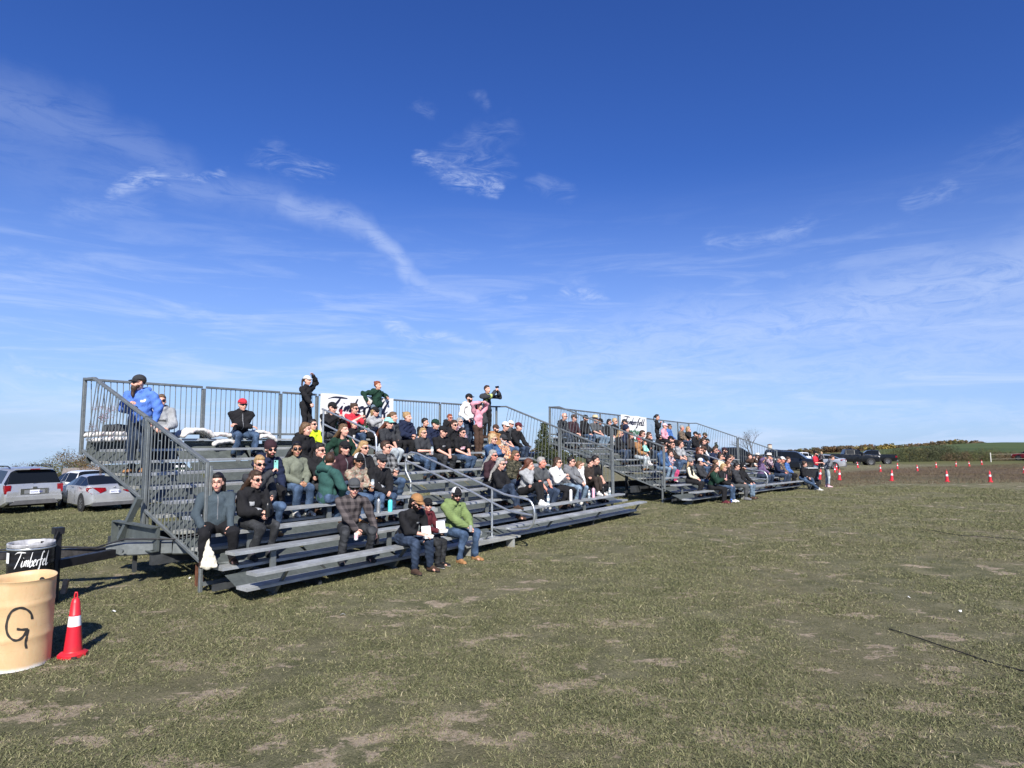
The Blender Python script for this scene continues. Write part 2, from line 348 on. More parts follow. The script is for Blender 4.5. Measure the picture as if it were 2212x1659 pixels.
blades('grass', 'short dry mown grass of the field around the grandstands', xy, hg, (.0013+.0011*rng.random(n))*(1+rr_/7), rng.uniform(.8, 3.2, n), tint)
# scattered taller green tufts
tc = scatter(420, 4.2, 26, dens=.8); xy = np.repeat(tc, 34, 0)+rng.normal(0, .035, (len(tc)*34, 2)); n = len(xy)
blades('grass_tuft', 'darker green tufts standing out of the mown field', xy, rng.gamma(5, .0062, n), .0022*(1+np.hypot(xy[:, 0], xy[:, 1])/12), rng.uniform(.3, 1.5, n), np.clip(rng.normal(.30, .13, n), 0, 1))
# brown meadow weeds on the right, beyond the first line of cones
xy = np.stack([rng.uniform(8, 100, 260000), 33+70*rng.random(260000)**1.35], 1); k = (xy[:, 0] > 3+xy[:, 1]*.37) & (xy[:, 0] < xy[:, 1]*.95) & (xy[:, 1] < 42+110*(xy[:, 0]/xy[:, 1]-.38)) & (xy[:, 1] > 32.8+1.6*vnoise(xy[:, 0], xy[:, 1], .5, 5)+.12*xy[:, 0]-2.5)
mow = np.abs(xy[:, 1]-(60+.1*xy[:, 0])) < 0; xy = xy[k]; n = len(xy)
WEED = mat('weed_stem', (.1, .08, .05), .9, 0, lambda nb, p, co, c: (lambda a: nb.put(p.inputs['Base Color'], nb.mix(a.outputs['Fac'], (.11, .078, .056, 1), (.165, .138, .085, 1))))(nb.n('ShaderNodeAttribute', attribute_name='tint')), spec=.1)
_b = BLADE; BLADE = WEED
blades('meadow_weeds', 'brown weedy meadow growing beyond the near row of cones', xy, rng.gamma(5, .017, n)*(.4+vnoise(xy[:, 0], xy[:, 1], .4, 9)), .004+.00016*xy[:, 1], rng.uniform(.1, .9, n), np.clip(.15+.55*vnoise(xy[:, 0], xy[:, 1]*3, .12, 13)+rng.normal(0, .15, n), 0, 1))
BLADE = _b
# a few weeds sticking up in front of the parked cars on the left
xy = np.repeat(np.stack([rng.uniform(-19, -11, 40), rng.uniform(22.2, 24, 40)], 1), 30, 0)+rng.normal(0, .09, (1200, 2)); n = len(xy)
blades('verge_weeds', 'tall weeds along the verge in front of the silver cars', xy, rng.gamma(5, .032, n), .006+0*xy[:, 0], rng.uniform(.2, 1.1, n), np.clip(rng.normal(.45, .15, n), 0, 1))
# ============================================================ BLEACHERS
RUN, RISE = .6285, .2023
BL = {1: dict(az=.6319, o=(-3.449, 8.8239, 0.), sl=0., st=0., L=12.52), 2: dict(az=.649, o=(5.7834, 20.3354, .1456), sl=-.0249, st=-.0105, L=14.556)}
def bmatrix(k):
    d = BL[k]; a = d['az']
    s = Vector((math.sin(a), math.cos(a), d['sl'])).normalized(); t = Vector((-math.cos(a), math.sin(a), d['st'])); t = (t-s*t.dot(s)).normalized(); u = s.cross(t)
    M = Matrix((s, t, u)).transposed().to_4x4(); M.translation = Vector(d['o']); return M
BMX = {k: bmatrix(k) for k in BL}
def onT(k, x, y, t):              # photo pixel -> (s, z) on the plane t of bleacher k
    Mi = BMX[k].inverted(); o = Mi @ Vector((0, 0, EYE)); d = Mi.to_3x3() @ ray(x, y)
    q = (t-o.y)/d.y; p = o+d*q; return p.x, p.z
PLANK = [(0, -.045), (0, -.006), (.006, 0), (.070, 0), (.073, -.005), (.079, -.005), (.082, 0), (.163, 0), (.166, -.005), (.172, -.005), (.175, 0), (.242, 0), (.248, -.006), (.248, -.045)]
def plank(name, root, s0, s1, t, z, m=ALU, w=1.):
    b_ = MB(); b_.prism([(t+p*w, z+q) for p, q in PLANK], 'x', s0, s1); return b_.build(name, m, root)
def guard(name, root, P0, P1, B0, B1, gap=.115, rail=.068, posts=(1, 1), flat=None):
    "panel of upright pickets between a top rail P0-P1 and a bottom rail B0-B1"
    b_ = MB(); P0, P1, B0, B1 = map(Vector, (P0, P1, B0, B1))
    b_.bar(P0, P1, rail, .05, bev=.008); b_.bar(B0, B1, .045, .05, bev=.006)
    if flat: b_.bar(P0, flat, rail, .05, bev=.008)
    n = max(2, int((P1-P0).xy.length/gap))
    for i in range(n+1):
        f = i/n
        if i in (0, n):
            if posts[0 if i == 0 else 1]: b_.bar(P0.lerp(P1, f), B0.lerp(B1, f)-Vector((0, 0, .02)), .05, .05, bev=.007)
        else:
            p = P0.lerp(P1, f); q = B0.lerp(B1, f); b_.tube([p, q], .0085, 6, cap=False)
    return b_.build(name, GALV, root)
def build_bleacher(k, label, pl, pr, aisle, rails, backposts, step_s):
    M = BMX[k]; L = BL[k]['L']; a0, a1 = aisle
    root = bpy.data.objects.new('grandstand', None); COL.objects.link(root); root.matrix_world = M; tag(root, label, 'grandstand', 'towable metal grandstands')
    L2 = (.05, L-.15); fb0 = -.05
    for r in range(1, 11):
        s0, s1 = (0, L) if r == 1 else (L2[0], L2[1]-(.2 if r > 2 else 0)); t = RUN*(r-1); z = .43+RISE*(r-1)
        if r > 2: s0 = pl+.06; s1 = min(s1, pr-.06)
        plank('seat_plank', root, s0, a0, t, z); plank('seat_plank', root, a1, s1, t, z)
        if r > 1:
            f0, f1 = (.0, L-.25) if r == 2 else (pl+.02, pr-.02); zt = RISE*(r-1); tf = t-.42
            plank('foot_plank', root, f0, f1, tf, zt, ALU if r < 4 else DIRTY, 1.08)
            # sloping riser sheets from this tread up to the next
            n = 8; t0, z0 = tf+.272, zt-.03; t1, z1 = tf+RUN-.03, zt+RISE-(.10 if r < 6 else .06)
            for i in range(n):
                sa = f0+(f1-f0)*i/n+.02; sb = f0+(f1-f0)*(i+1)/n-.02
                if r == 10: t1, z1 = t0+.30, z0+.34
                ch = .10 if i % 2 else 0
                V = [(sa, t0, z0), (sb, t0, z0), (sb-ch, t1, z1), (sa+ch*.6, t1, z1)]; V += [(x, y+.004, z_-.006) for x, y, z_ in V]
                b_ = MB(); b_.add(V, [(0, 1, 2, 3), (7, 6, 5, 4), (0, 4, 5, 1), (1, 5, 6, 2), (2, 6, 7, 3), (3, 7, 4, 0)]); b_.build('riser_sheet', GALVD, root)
            # seat brackets on this row
            for s in np.arange(.75, L-.2, 1.18*2 if r < 3 else 2.0):
                if a0-.1 < s < a1+.1 or s < s0+.1 or s > s1-.05: continue
                b_ = MB(); b_.bar((s, t+.13, zt-.02), (s, t+.13, z-.046), .035, .09, up=(1, 0, 0)); b_.bar((s, t+.02, z-.055), (s, t+.235, z-.055), .05, .018); b_.build('seat_bracket', GALV, root)
    # front struts with gusset plates standing on the turf
    for s in np.linspace(.56, L-.25, 6 if k == 1 else 7):
        b_ = MB(); b_.bar((s, .42, .0), (s, .12, .375), .035, .05, up=(1, 0, 0)); b_.bar((s-.02, .04, .377), (s-.02, .235, .377), .10, .012)
        b_.prism([(.44, .005), (.70, .005), (.34, .20)], 'x', s+.02, s+.026); b_.box((s-.05, .36, -.03), (s+.05, .50, .006)); b_.build('strut', GALV, root)
    # aisle: ground step, tread edges
    b_ = MB(); b_.box((step_s[0], -.07, .19), (step_s[1], .16, .225)); b_.box((step_s[0]+.15, -.05, -.03), (step_s[0]+.2, .12, .188)); b_.box((step_s[1]-.25, -.05, -.03), (step_s[1]-.18, .12, .188)); b_.build('aisle_step', DIRTY, root)
    for r in range(2, 10):
        b_ = MB(); b_.box((a0+.03, RUN*(r-1)-.02, RISE*(r-1)+.003), (a1-.03, RUN*(r-1)+.19, RISE*(r-1)+.105)); b_.build('aisle_step', DIRTY, root)
    # side guards, left and right
    for sp, sd_ in ((pl, -1), (pr, 1)):
        guard('guard_panel', root, (sp, 5.50, 3.385), (sp, 3.32, 2.60), (sp, 5.86, 2.02), (sp, 3.32, 1.24), flat=(sp, 5.95, 3.39), posts=(0, 1))
        guard('guard_panel', root, (sp, 3.24, 2.57), (sp, 1.33, 1.88), (sp, 3.24, 1.07), (sp, 1.38, .42), posts=(1, 0))
        b_ = MB(); b_.bar((sp, 1.33, 1.9), (sp, 1.33, .46), .05, .05, bev=.008); b_.bar((sp-.058*sd_, 1.33, 1.84), (sp-.058*sd_, 1.33, .38), .052, .05, bev=.008); b_.bar((sp, 1.39, .9), (sp, 1.39, -.02), .055, .055, bev=.008)
        b_.box((sp-.06, 1.32, .55), (sp+.05, 1.35, .60)); b_.build('guard_post', GALV, root)
        b_ = MB(); b_.bar((sp+.058*sd_*.0, 3.28, 2.54), (sp, 3.28, .62), .05, .10, bev=.008, up=(0, 1, 0)); b_.bar((sp-.06*sd_, 3.28, 2.44), (sp-.06*sd_, 3.28, .62), .045, .06, bev=.008); b_.build('guard_post', GALV, root)
        b_ = MB(); b_.bar((sp, 5.93, 3.42), (sp, 5.93, 1.94), .06, .07, bev=.008); b_.build('guard_post', GALV, root)
    # back guard: a run of panels between posts
    bp = [pl]+list(backposts)+[pr]
    for i in range(len(bp)-1):
        x0, x1 = bp[i], bp[i+1]; q = .05
        guard('guard_panel', root, (x0+(0 if i == 0 else q), 5.955, 3.39), (x1-(0 if i == len(bp)-2 else q), 5.955, 3.39), (x0+q, 5.955, 2.36), (x1-q, 5.955, 2.36), gap=.112, posts=(0, 0))
        if i: b_ = MB(); b_.bar((x0, 5.98, 3.36), (x0, 5.98, 1.7), .05, .09, up=(1, 0, 0), bev=.008); b_.build('guard_post', GALV, root)
    # back fascia below the guard, beneath the top seat
    n = 7
    for i in range(n):
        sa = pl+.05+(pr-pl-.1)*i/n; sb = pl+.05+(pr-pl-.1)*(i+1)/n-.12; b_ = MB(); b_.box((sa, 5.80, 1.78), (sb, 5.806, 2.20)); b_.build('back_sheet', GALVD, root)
    # underframe
    for s in np.linspace(pl+1.3, pr-1.0, 6):
        b_ = MB(); b_.bar((s, .35, .02), (s, 5.85, 1.70), .05, .10); b_.bar((s, 5.7, 1.7), (s, 5.7, gzl(M, s, 5.7)), .06, .06); b_.bar((s, 3.4, 1.0), (s, 3.4, gzl(M, s, 3.4)), .06, .06)
        b_.bar((s, 3.4, .12), (s, 5.7, 1.2), .04, .04); b_.bar((s, .3, .04), (s, 5.7, .04), .05, .07); b_.build('frame_rib', UNDER, root)
    for t, z in ((2.4, .42), (3.9, .50)): b_ = MB(); b_.bar((pl-.25, t, z), (pr-.3, t, z), .10, .22); b_.build('frame_beam', UNDER, root)
    b_ = MB(); b_.bar((pl, 1.05, .10), (pr, 1.05, .10), .05, .09); b_.build('frame_beam', UNDER, root)
    b_ = MB(); b_.bar((pl, 1.33, .12), (pl+1.0, 1.2, .16), .06, .05); b_.bar((pl+.45, 1.3, .14), (pl+.7, 1.0, .38), .05, .05); b_.bar((pl+.08, 1.28, .40), (pl+.6, 1.05, .40), .05, .04); b_.build('brace', GALV, root)
    # axle and wheels hidden in the shade underneath
    for s in (L*.62, L*.62+.9):
        for t in (2.15, 4.15):
            b_ = MB(); b_.lathe([(.10, -.09), (.20, -.10), (.33, -.09), (.36, -.04), (.36, .04), (.33, .09), (.20, .10), (.10, .09)], seg=20); w = b_.build('wheel', RUBBER, root, (s, t, gzl(M, s, t)+.36), (math.pi/2, 0, 0))
    # handrails: bent pipe with a mid rail
    for poly, kind in rails:
        b_ = MB()
        for pts in poly: b_.tube(pts, .024, 8)
        b_.build('handrail', PIPE, root)
    return root
def gzl(M, s, t):
    p = M @ Vector((s, t, 0)); return gz(p.x, p.y)-p.z
def arc(c, r, a0, a1, n, s, sx=1., sz=1.):
    return [(s, c[0]+r*math.cos(R(a0+(a1-a0)*i/n))*sx, c[1]+r*math.sin(R(a0+(a1-a0)*i/n))*sz) for i in range(n+1)]
def lower_rail(s, dt=0., up=3.0):
    z = lambda t: 1.09+.322*(t-.137)
    top = [(s, -.02, 1.045+.02), (s, .14, 1.09)]+[(s, t, z(t)) for t in (1., 2., up-.35)]
    top += [(s, up-.12, z(up-.35)+.03), (s, up+.02, z(up-.35)-.04), (s, up+.06, z(up-.35)-.2), (s, up+.05, 1.5), (s, up-.12, 1.25), (s, up-.12, .86)]
    loop = [(s, -.02, 1.065), (s, -.36, 1.03)]+[(s, -.43-.20*math.sin(R(a)), .72+.30*math.cos(R(a))) for a in range(0, 181, 18)][1:-1]+[(s, -.36, .41), (s, -.1, .38), (s, .42, .38)]
    mid = [(s, up+.07, 1.74), (s, 2., 1.41), (s, 1., 1.09), (s, .46, .90), (s, -.02, .745), (s, -.58, .70)]
    return [([top, loop, mid, [(s, .46, 1.19), (s, .46, -.03)]], 0)]
def upper_rail(s):
    z = lambda t: 2.42+.322*(t-3.43)
    return [([[(s, 5.25, z(5.2)), (s, 4.2, z(4.2)), (s, 3.55, z(3.55)), (s, 3.34, z(3.40)-.02), (s, 3.26, 2.28), (s, 3.24, 1.75)], [(s, 5.15, 2.6), (s, 3.26, 2.0)], [(s, 5.2, z(5.2)), (s, 5.2, 1.8)]], 0)]
B1 = build_bleacher(1, 'near ten-row metal grandstand with a black drawbar at its left end', -.02, 13.0, (4.85, 5.62), lower_rail(5.75)+upper_rail(5.0), (2.35, 4.3, 5.38, 8.02, 10.1, 11.6), (4.3, 6.05))
B2 = build_bleacher(2, 'far ten-row metal grandstand behind and right of the nearer one', .6, 14.4, (5.1, 5.9), lower_rail(5.6, up=2.6), (2.6, 4.6, 6.26, 8.97, 11.2, 13.0), (4.6, 6.1))
def toL(M, p): return tuple(M.inverted() @ Vector(p))
# drawbar of the near stand: black coupler arm, galvanised neck, jack post
M1 = BMX[1]
b_ = MB(); b_.bar(toL(M1, (-8.3, 9.55, .50)), toL(M1, (-6.12, 10.02, .53)), .10, .12, bev=.01); b_.bar(toL(M1, (-6.9, 9.86, .44)), toL(M1, (-6.9, 9.86, .62)), .14, .03)
b_.tube([toL(M1, (-8.4, 9.53, .5)), toL(M1, (-8.7, 9.5, .5))], [.05, .06], 8); b_.build('drawbar', mat('black_drawbar', (.03, .028, .028), .5, .3, f_mottle(.6, 9)), B1)
b_ = MB(); q0, q1, q2 = (-6.2, 10.0, .55), (-5.3, 10.2, .56), (-4.3, 10.6, .50)
b_.bar(toL(M1, q0), toL(M1, q1), .16, .20, bev=.02); b_.bar(toL(M1, q1), toL(M1, q2), .16, .22, bev=.02); b_.box((-.35, 2.6, .60), (.1, 3.1, .66)); b_.tube([toL(M1, (-5.9, 9.87, .55)), toL(M1, (-5.9, 9.83, .55))], .03, 8); b_.build('drawbar_neck', GALV, B1)
b_ = MB(); b_.tube([toL(M1, (-7.7, 9.6, .60)), toL(M1, (-6.9, 9.76, .63)), toL(M1, (-6.3, 9.86, .60)), toL(M1, (-5.9, 9.9, .72)), toL(M1, (-5.2, 10.06, .70)), toL(M1, (-4.8, 10.2, .78))], .014, 6); b_.build('cable', BLACK, B1)
b_ = MB(); cs = -.22; b_.box((cs-.02, 2.3, .52), (cs+.02, 3.7, .89)); b_.box((cs-.10, 2.3, .875), (cs+.02, 3.7, .895)); b_.box((cs-.10, 2.3, .515), (cs+.02, 3.7, .53)); b_.box((cs-.10, 3.685, .515), (cs, 3.71, .895))
for i in range(3): b_.tube([(cs-.02, 3.55, .60+.1*i), (cs-.06, 3.55, .60+.1*i)], .022, 6)
b_.bar((cs-.08, 3.42, .62), (cs+.05, 3.1, 1.28), .07, .09, up=(1, 0, 0)); b_.build('end_channel', GALVD, B1)
b_ = MB(); b_.bar((-.35, 2.75, .45), (-.35, 2.75, .18), .05, .05); b_.build('foot_post', UNDER, B1)
b_ = MB(); b_.bar((.15, 1.75, .35), (.15, 1.75, -.02), .10, .06); b_.build('support_post', RUST, B1)
jp = Vector((-6.28, 9.0, 0)); jb = MB(); jb.bar(toL(M1, jp+Vector((0, 0, 0.02))), toL(M1, jp+Vector((0, 0, 1.0))), .08, .08, bev=.01); jb.box(tuple(Vector(toL(M1, jp))+Vector((-.06, -.06, .93))), tuple(Vector(toL(M1, jp))+Vector((.06, .06, 1.02)))); jb.bar(toL(M1, jp+Vector((0, 0, .52))), toL(M1, jp+Vector((.25, .85, .52))), .12, .12)
jb.tube([toL(M1, jp+Vector((.05, -.07, .98))), toL(M1, jp+Vector((.0, -.09, .8)))], .012, 6); jb.build('jack', BLACK, B1)

# ------------------------------------------------------------ brush lettering
LET = {'T': [[(-.1, .90), (.12, 1.02), (.4, 1.03), (.78, .99)], [(.44, 1.0), (.36, .7), (.22, .35), (.06, .0), (-.02, -.12)]],
 'i': [[(.62, .44), (.57, .16), (.62, .03), (.76, .14)], [(.66, .62), (.68, .65)]],
 'm': [[(.80, .42), (.77, .03)], [(.78, .25), (.88, .43), (.93, .38), (.90, .03)], [(.92, .25), (1.03, .43), (1.08, .36), (1.05, .06), (1.16, .1)]],
 'b': [[(1.30, 1.0), (1.22, .5), (1.20, .08), (1.30, .0), (1.41, .2), (1.35, .4), (1.24, .28)]],
 'e': [[(1.47, .19), (1.60, .29), (1.62, .42), (1.53, .42), (1.46, .18), (1.53, .02), (1.68, .12)]],
 'r': [[(1.76, .42), (1.73, .03)], [(1.74, .24), (1.83, .42), (1.92, .40)]],
 'f': [[(2.26, .90), (2.19, 1.0), (2.10, .80), (2.02, .2), (1.94, -.35), (1.86, -.40), (1.90, -.24), (2.08, .1)], [(1.93, .44), (2.2, .46)]],
 'E': [[(2.23, .19), (2.36, .29), (2.38, .42), (2.29, .42), (2.22, .18), (2.29, .02), (2.44, .12)]],
 'l': [[(2.66, 1.0), (2.55, .5), (2.51, .08), (2.58, .0), (2.70, .14)]],
 'L': [[(2.90, 1.0), (2.78, .5), (2.74, .08), (2.81, .0), (2.96, .16)]]}
def spline(P, n=7):
    P = [Vector((*p, 0)) if len(p) == 2 else Vector(p) for p in P]; Q = [P[0]*2-P[1]]+P+[P[-1]*2-P[-2]]; out = []
    for i in range(1, len(Q)-2):
        for k in range(n):
            t = k/n; a, b2, c, d = Q[i-1], Q[i], Q[i+1], Q[i+2]
            out.append(.5*((2*b2)+(c-a)*t+(2*a-5*b2+4*c-d)*t*t+(3*b2-a-3*c+d)*t**3))
    return out+[P[-1]]
def brush(strokes, fmap, name, m, parent, w=.085, nib=R(35), taper=True):
    mb = MB()
    for st_ in strokes:
        S = spline(st_); n = len(S); V = []
        for i, p in enumerate(S):
            d = (S[min(i+1, n-1)]-S[max(i-1, 0)]).normalized(); a = math.atan2(d.y, d.x); ww = w*(.32+.68*abs(math.sin(a-nib)))
            if taper: ww *= min(1, .45+2.2*min(i, n-1-i)/n)
            nn_ = Vector((-d.y, d.x, 0))*ww*.5; V += [fmap(p.x+nn_.x, p.y+nn_.y), fmap(p.x-nn_.x, p.y-nn_.y)]
        mb.add(V, [(2*i, 2*i+1, 2*i+3, 2*i+2) for i in range(n-1)])
    o = mb.build(name, m, parent); return o
def text_obj(name, body, size, m, parent, mw, extr=.0015, bold=.012, sx=1.):
    c = bpy.data.curves.new(name, 'FONT'); c.body = body; c.size = size; c.extrude = extr; c.offset = bold*size
    t = bpy.data.objects.new(name, c); me = bpy.data.meshes.new_from_object(t); bpy.data.objects.remove(t)
    for v in me.vertices: v.co = mw @ Vector((v.co.x*sx, v.co.y, v.co.z))
    me.materials.clear(); me.materials.append(m)
    o = bpy.data.objects.new(name, me); COL.objects.link(o); o.parent = parent; return o
INK = mat('banner_ink', (.008, .009, .03), .5); GREENINK = mat('banner_green', (.02, .13, .05), .5)
VINYL = mat('banner_vinyl', (.74, .74, .73), .45, 0, f_mottle(.05, 3))
def banner(k, s0, s1, z0, z1, label):
    M = BMX[k]; root = bpy.data.objects.new('banner', None); COL.objects.link(root); root.matrix_world = M @ Matrix.Translation((s0, 5.88, z0)); tag(root, label, 'banner', 'advertising banners on the back rails')
    w, h = s1-s0, z1-z0; n, m_ = 24, 12; V = []; F = []
    wave = lambda u, v: .012*math.sin(u*9+v*3)+.009*math.sin(u*21)*(1-v)
    for j in range(m_+1):
        for i in range(n+1):
            u, v = i/n, j/m_; V.append((u*w, wave(u, v), v*h+.012*math.sin(u*math.pi*4)*(v > .95)))
    for j in range(m_):
        for i in range(n): a = j*(n+1)+i; F.append((a, a+1, a+n+2, a+n+1))
    b_ = MB(); b_.add(V, F, 0, True); b_.add([(x, y+.003, z) for x, y, z in V], [f[::-1] for f in F], 0, True); b_.build('sheet', VINYL, root)
    sc = w*.86/3.1; zb = h*.69
    fm = lambda x, y: ((x+.12)*sc+w*.05+.10*y, wave(((x+.12)*sc+w*.05+.10*y)/w, (zb+y*h*.25)/h)-.007, zb+y*h*.25)
    brush([s for l in LET.values() for s in l], fm, 'lettering', INK, root, .17)
    R90 = Matrix.Rotation(math.pi/2, 4, 'X')
    text_obj('lettering', 'Bleacher', h*.29, GREENINK, root, Matrix.Translation((w*.12, -.045, h*.36)) @ R90, bold=.02, sx=.92*w/h/1.55)
    text_obj('lettering', 'Rentals', h*.25, GREENINK, root, Matrix.Translation((w*.18, -.045, h*.08)) @ R90, bold=.02, sx=.92*w/h/1.55)
    return root
banner(1, 5.42, 7.98, 1.95, 3.43, 'large white banner with brush lettering on the near grandstand back rail')
banner(2, 6.3, 8.93, 2.08, 3.43, 'white banner with brush lettering on the far grandstand back rail')
# ============================================================ PEOPLE
SPH = []
def _sph(ns, nr):                 # unit capsule template: lower half ring ids, upper half ring ids
    V = []; H = []
    for j in range(nr+1):
        ph = -math.pi/2+math.pi*j/nr; up = 0 if j <= nr//2 else 1
        if j == nr//2: rows = ((ph, 0), (ph, 1))
        else: rows = ((ph, up),)
        for p_, u in rows:
            for k in range(ns): a = 2*math.pi*k/ns; V.append((math.cos(p_)*math.cos(a), math.cos(p_)*math.sin(a), math.sin(p_))); H.append(u)
    n = len(V)//ns; F = [(i*ns+k, i*ns+(k+1) % ns, (i+1)*ns+(k+1) % ns, (i+1)*ns+k) for i in range(n-1) for k in range(ns)]
    return np.array(V), np.array(H, float), np.array(F)
T_HI, T_LO = _sph(12, 8), _sph(7, 4)
class Soup:
    "overlapping tapered, optionally flattened capsules; the union becomes one skin through a voxel remesh"
    def __init__(s, lo=False): s.V = []; s.F = []; s.n = 0; s.T = T_LO if lo else T_HI
    def cap(s, p, q, r0, r1=None, flat=1., side=None):
        T, Hh, F = s.T; p = np.array(p, float); q = np.array(q, float); r1 = r0 if r1 is None else r1
        d = q-p; L = np.linalg.norm(d); z = d/L if L > 1e-6 else np.array((0, 0, 1.))
        x = np.array(side if side is not None else (1, 0, 0), float); x = x-z*x.dot(z)
        if np.linalg.norm(x) < 1e-3: x = np.array((0, 1., 0))-z*z[1]
        x /= np.linalg.norm(x); y = np.cross(z, x)
        r = np.where(Hh > .5, r1, r0)[:, None]; c = np.where(Hh[:, None] > .5, q, p)
        V = c+r*(T[:, :1]*x+T[:, 1:2]*y*flat+T[:, 2:]*z*min(1, .6+.4*flat)); s.V.append(V); s.F.append(F+s.n); s.n += len(V); return s
    def ell(s, c, r, M=None):
        T, Hh, F = T_HI; V = T*np.array(r)
        if M is not None: V = V @ np.array(M).T
        s.V.append(V+np.array(c)); s.F.append(F+s.n); s.n += len(V); return s
    def arr(s): return np.concatenate(s.V), np.concatenate(s.F)
PENDING = []
def defer(name, soup, mats, parent, voxel, post=None, extra=None, label=None):
    "temporary object whose remeshed surface is collected in one depsgraph pass"
    V, F = soup.arr(); o = bpy.data.objects.new(name, npmesh(name, V, F, mats)); COL.objects.link(o); o.parent = parent
    m = o.modifiers.new('r', 'REMESH'); m.mode = 'VOXEL'; m.voxel_size = voxel; m.use_smooth_shade = True
    m2 = o.modifiers.new('s', 'SMOOTH'); m2.iterations = 2; m2.factor = .5
    if label: o['label'] = label
    PENDING.append((o, post, extra)); return o
def flush():
    dg = bpy.context.evaluated_depsgraph_get(); dg.update()
    res = [bpy.data.meshes.new_from_object(o.evaluated_get(dg), depsgraph=dg) for o, _, _ in PENDING]
    for (o, post, extra), me in zip(PENDING, res):
        old = o.data; o.modifiers.clear(); o.data = me; bpy.data.meshes.remove(old); me.name = o.name
        n = len(me.vertices); co = np.empty(n*3, np.float32); me.vertices.foreach_get('co', co); co = co.reshape(-1, 3).astype(float)
        no = np.empty(n*3, np.float32); me.vertices.foreach_get('normal', no); no = no.reshape(-1, 3)
        mi = None
        if post:
            co, pick = post(co, no)
            me.vertices.foreach_set('co', co.astype(np.float32).ravel())
            if pick is not None:
                f = np.empty(len(me.polygons)*3, np.float32); me.polygons.foreach_get('center', f); mi = pick(f.reshape(-1, 3)); me.polygons.foreach_set('material_index', mi.astype(np.int32))
        if extra is not None:     # fingers joined to the body mesh
            V, F, em = extra; bm = bmesh.new(); bm.from_mesh(me); base = len(bm.verts)
            vs = [bm.verts.new(v) for v in V]
            for f in F:
                try: q = bm.faces.new([vs[i] for i in f]); q.smooth = True; q.material_index = em
                except ValueError: pass
            bm.to_mesh(me); bm.free()
        me.update()
    PENDING.clear()
def folds(scale=1., amp=.006, seed=0):
    r = np.random.default_rng(seed); D = r.normal(0, 1, (5, 3)); D[:, 2] *= 1.6; ph = r.uniform(0, 6.3, 5); fr = np.array((17, 25, 34, 47, 63))/scale
    def post(co, no):
        w = sum(np.sin((co @ D[i])*fr[i]*.6+ph[i]+1.5*np.sin(co[:, (i+1) % 3]*11+ph[i]))*(1, .8, .6, .4, .3)[i] for i in range(5))
        return co+no*(amp*w*.5)[:, None], None
    return post
def ik(a, c, l1, l2, pole):
    a, c, pole = Vector(a), Vector(c), Vector(pole); d = c-a; L = d.length; mx = (l1+l2)*.995
    if L > mx: c = a+d*(mx/L); d = c-a; L = mx
    u = d/L; x = (l1*l1-l2*l2+L*L)/(2*L); h = math.sqrt(max(l1*l1-x*x, 0)); pv = pole-u*pole.dot(u); pv = pv.normalized() if pv.length > 1e-4 else Vector((0, 0, 1))
    return a+u*x+pv*h, c
# --- cloth, skin and hair materials
def f_cloth(nb, p, co, col):
    n = nb.noise(co, 9, 6, .65); k = nb.mapr(n, .3, .7, .78, 1.18, 'LINEAR'); nb.put(p.inputs['Base Color'], nb.vm('SCALE', tuple(col), scale=k))
    bn = nb.n('ShaderNodeBump'); bn.inputs['Strength'].default_value = .5; bn.inputs['Distance'].default_value = .03; nb.put(bn.inputs['Height'], nb.noise(nb.mapping(co, (1, 1, .6)), 11, 4, .6, 1.2)); nb.put(p.inputs['Normal'], bn.outputs[0])
def f_denim(nb, p, co, col):
    n = nb.noise(co, 5, 4, .6); c = nb.mix(nb.mapr(n, .42, .68), tuple(x*.62 for x in col)+(1,), tuple(min(1, x*1.35+.01) for x in col)+(1,)); nb.put(p.inputs['Base Color'], c)
    bn = nb.n('ShaderNodeBump'); bn.inputs['Strength'].default_value = .5; bn.inputs['Distance'].default_value = .025; nb.put(bn.inputs['Height'], nb.noise(co, 13, 4, .6, 1.5)); nb.put(p.inputs['Normal'], bn.outputs[0])
def f_check(c2):
    def f(nb, p, co, col):
        x, y, z = nb.sep(co); g = lambda v: nb.mapr(nb.m('SINE', nb.m('MULTIPLY', v, 62)), -.2, .2)
        k = nb.m('MULTIPLY', nb.m('ADD', g(nb.m('ADD', x, nb.m('MULTIPLY', y, .6))), g(z)), .5); nb.put(p.inputs['Base Color'], nb.mix(k, (*col, 1), (*c2, 1)))
    return f
def f_camo(c2, c3, sc=14):
    def f(nb, p, co, col):
        a = nb.noise(nb.mapping(co, (1, 1, 1.7)), sc, 3, .6); c = nb.noise(nb.mapping(co, (1, 1, 1.5), loc=(3, 1, 2)), sc*1.3, 3, .6)
        nb.put(p.inputs['Base Color'], nb.mix(nb.mapr(c, .52, .56), nb.mix(nb.mapr(a, .49, .53), (*col, 1), (*c2, 1)), (*c3, 1)))
    return f
C = dict(black=(.012, .012, .014), char=(.035, .037, .042), navy=(.012, .018, .045), grey=(.15, .155, .165), dgrey=(.07, .075, .08), lgrey=(.31, .32, .33), white=(.70, .69, .67), cream=(.68, .62, .45),
         slate=(.055, .075, .09), teal=(.030, .085, .075), sage=(.16, .175, .135), green=(.165, .225, .085), dkgreen=(.010, .035, .022), maroon=(.09, .016, .022), plum=(.035, .016, .022), red=(.50, .03, .05), pink=(.66, .30, .36),
         neon=(.62, .80, .03), royal=(.09, .19, .55), blue=(.06, .14, .36), tan=(.32, .165, .07), brown=(.06, .035, .025), dbrown=(.035, .026, .022), purple=(.13, .085, .17), mint=(.30, .72, .62), olive=(.05, .05, .03), straw=(.52, .42, .26), lpink=(.80, .50, .55), hivis=(.42, .52, .16), orange=(.7, .16, .05), rose=(.42, .06, .15))
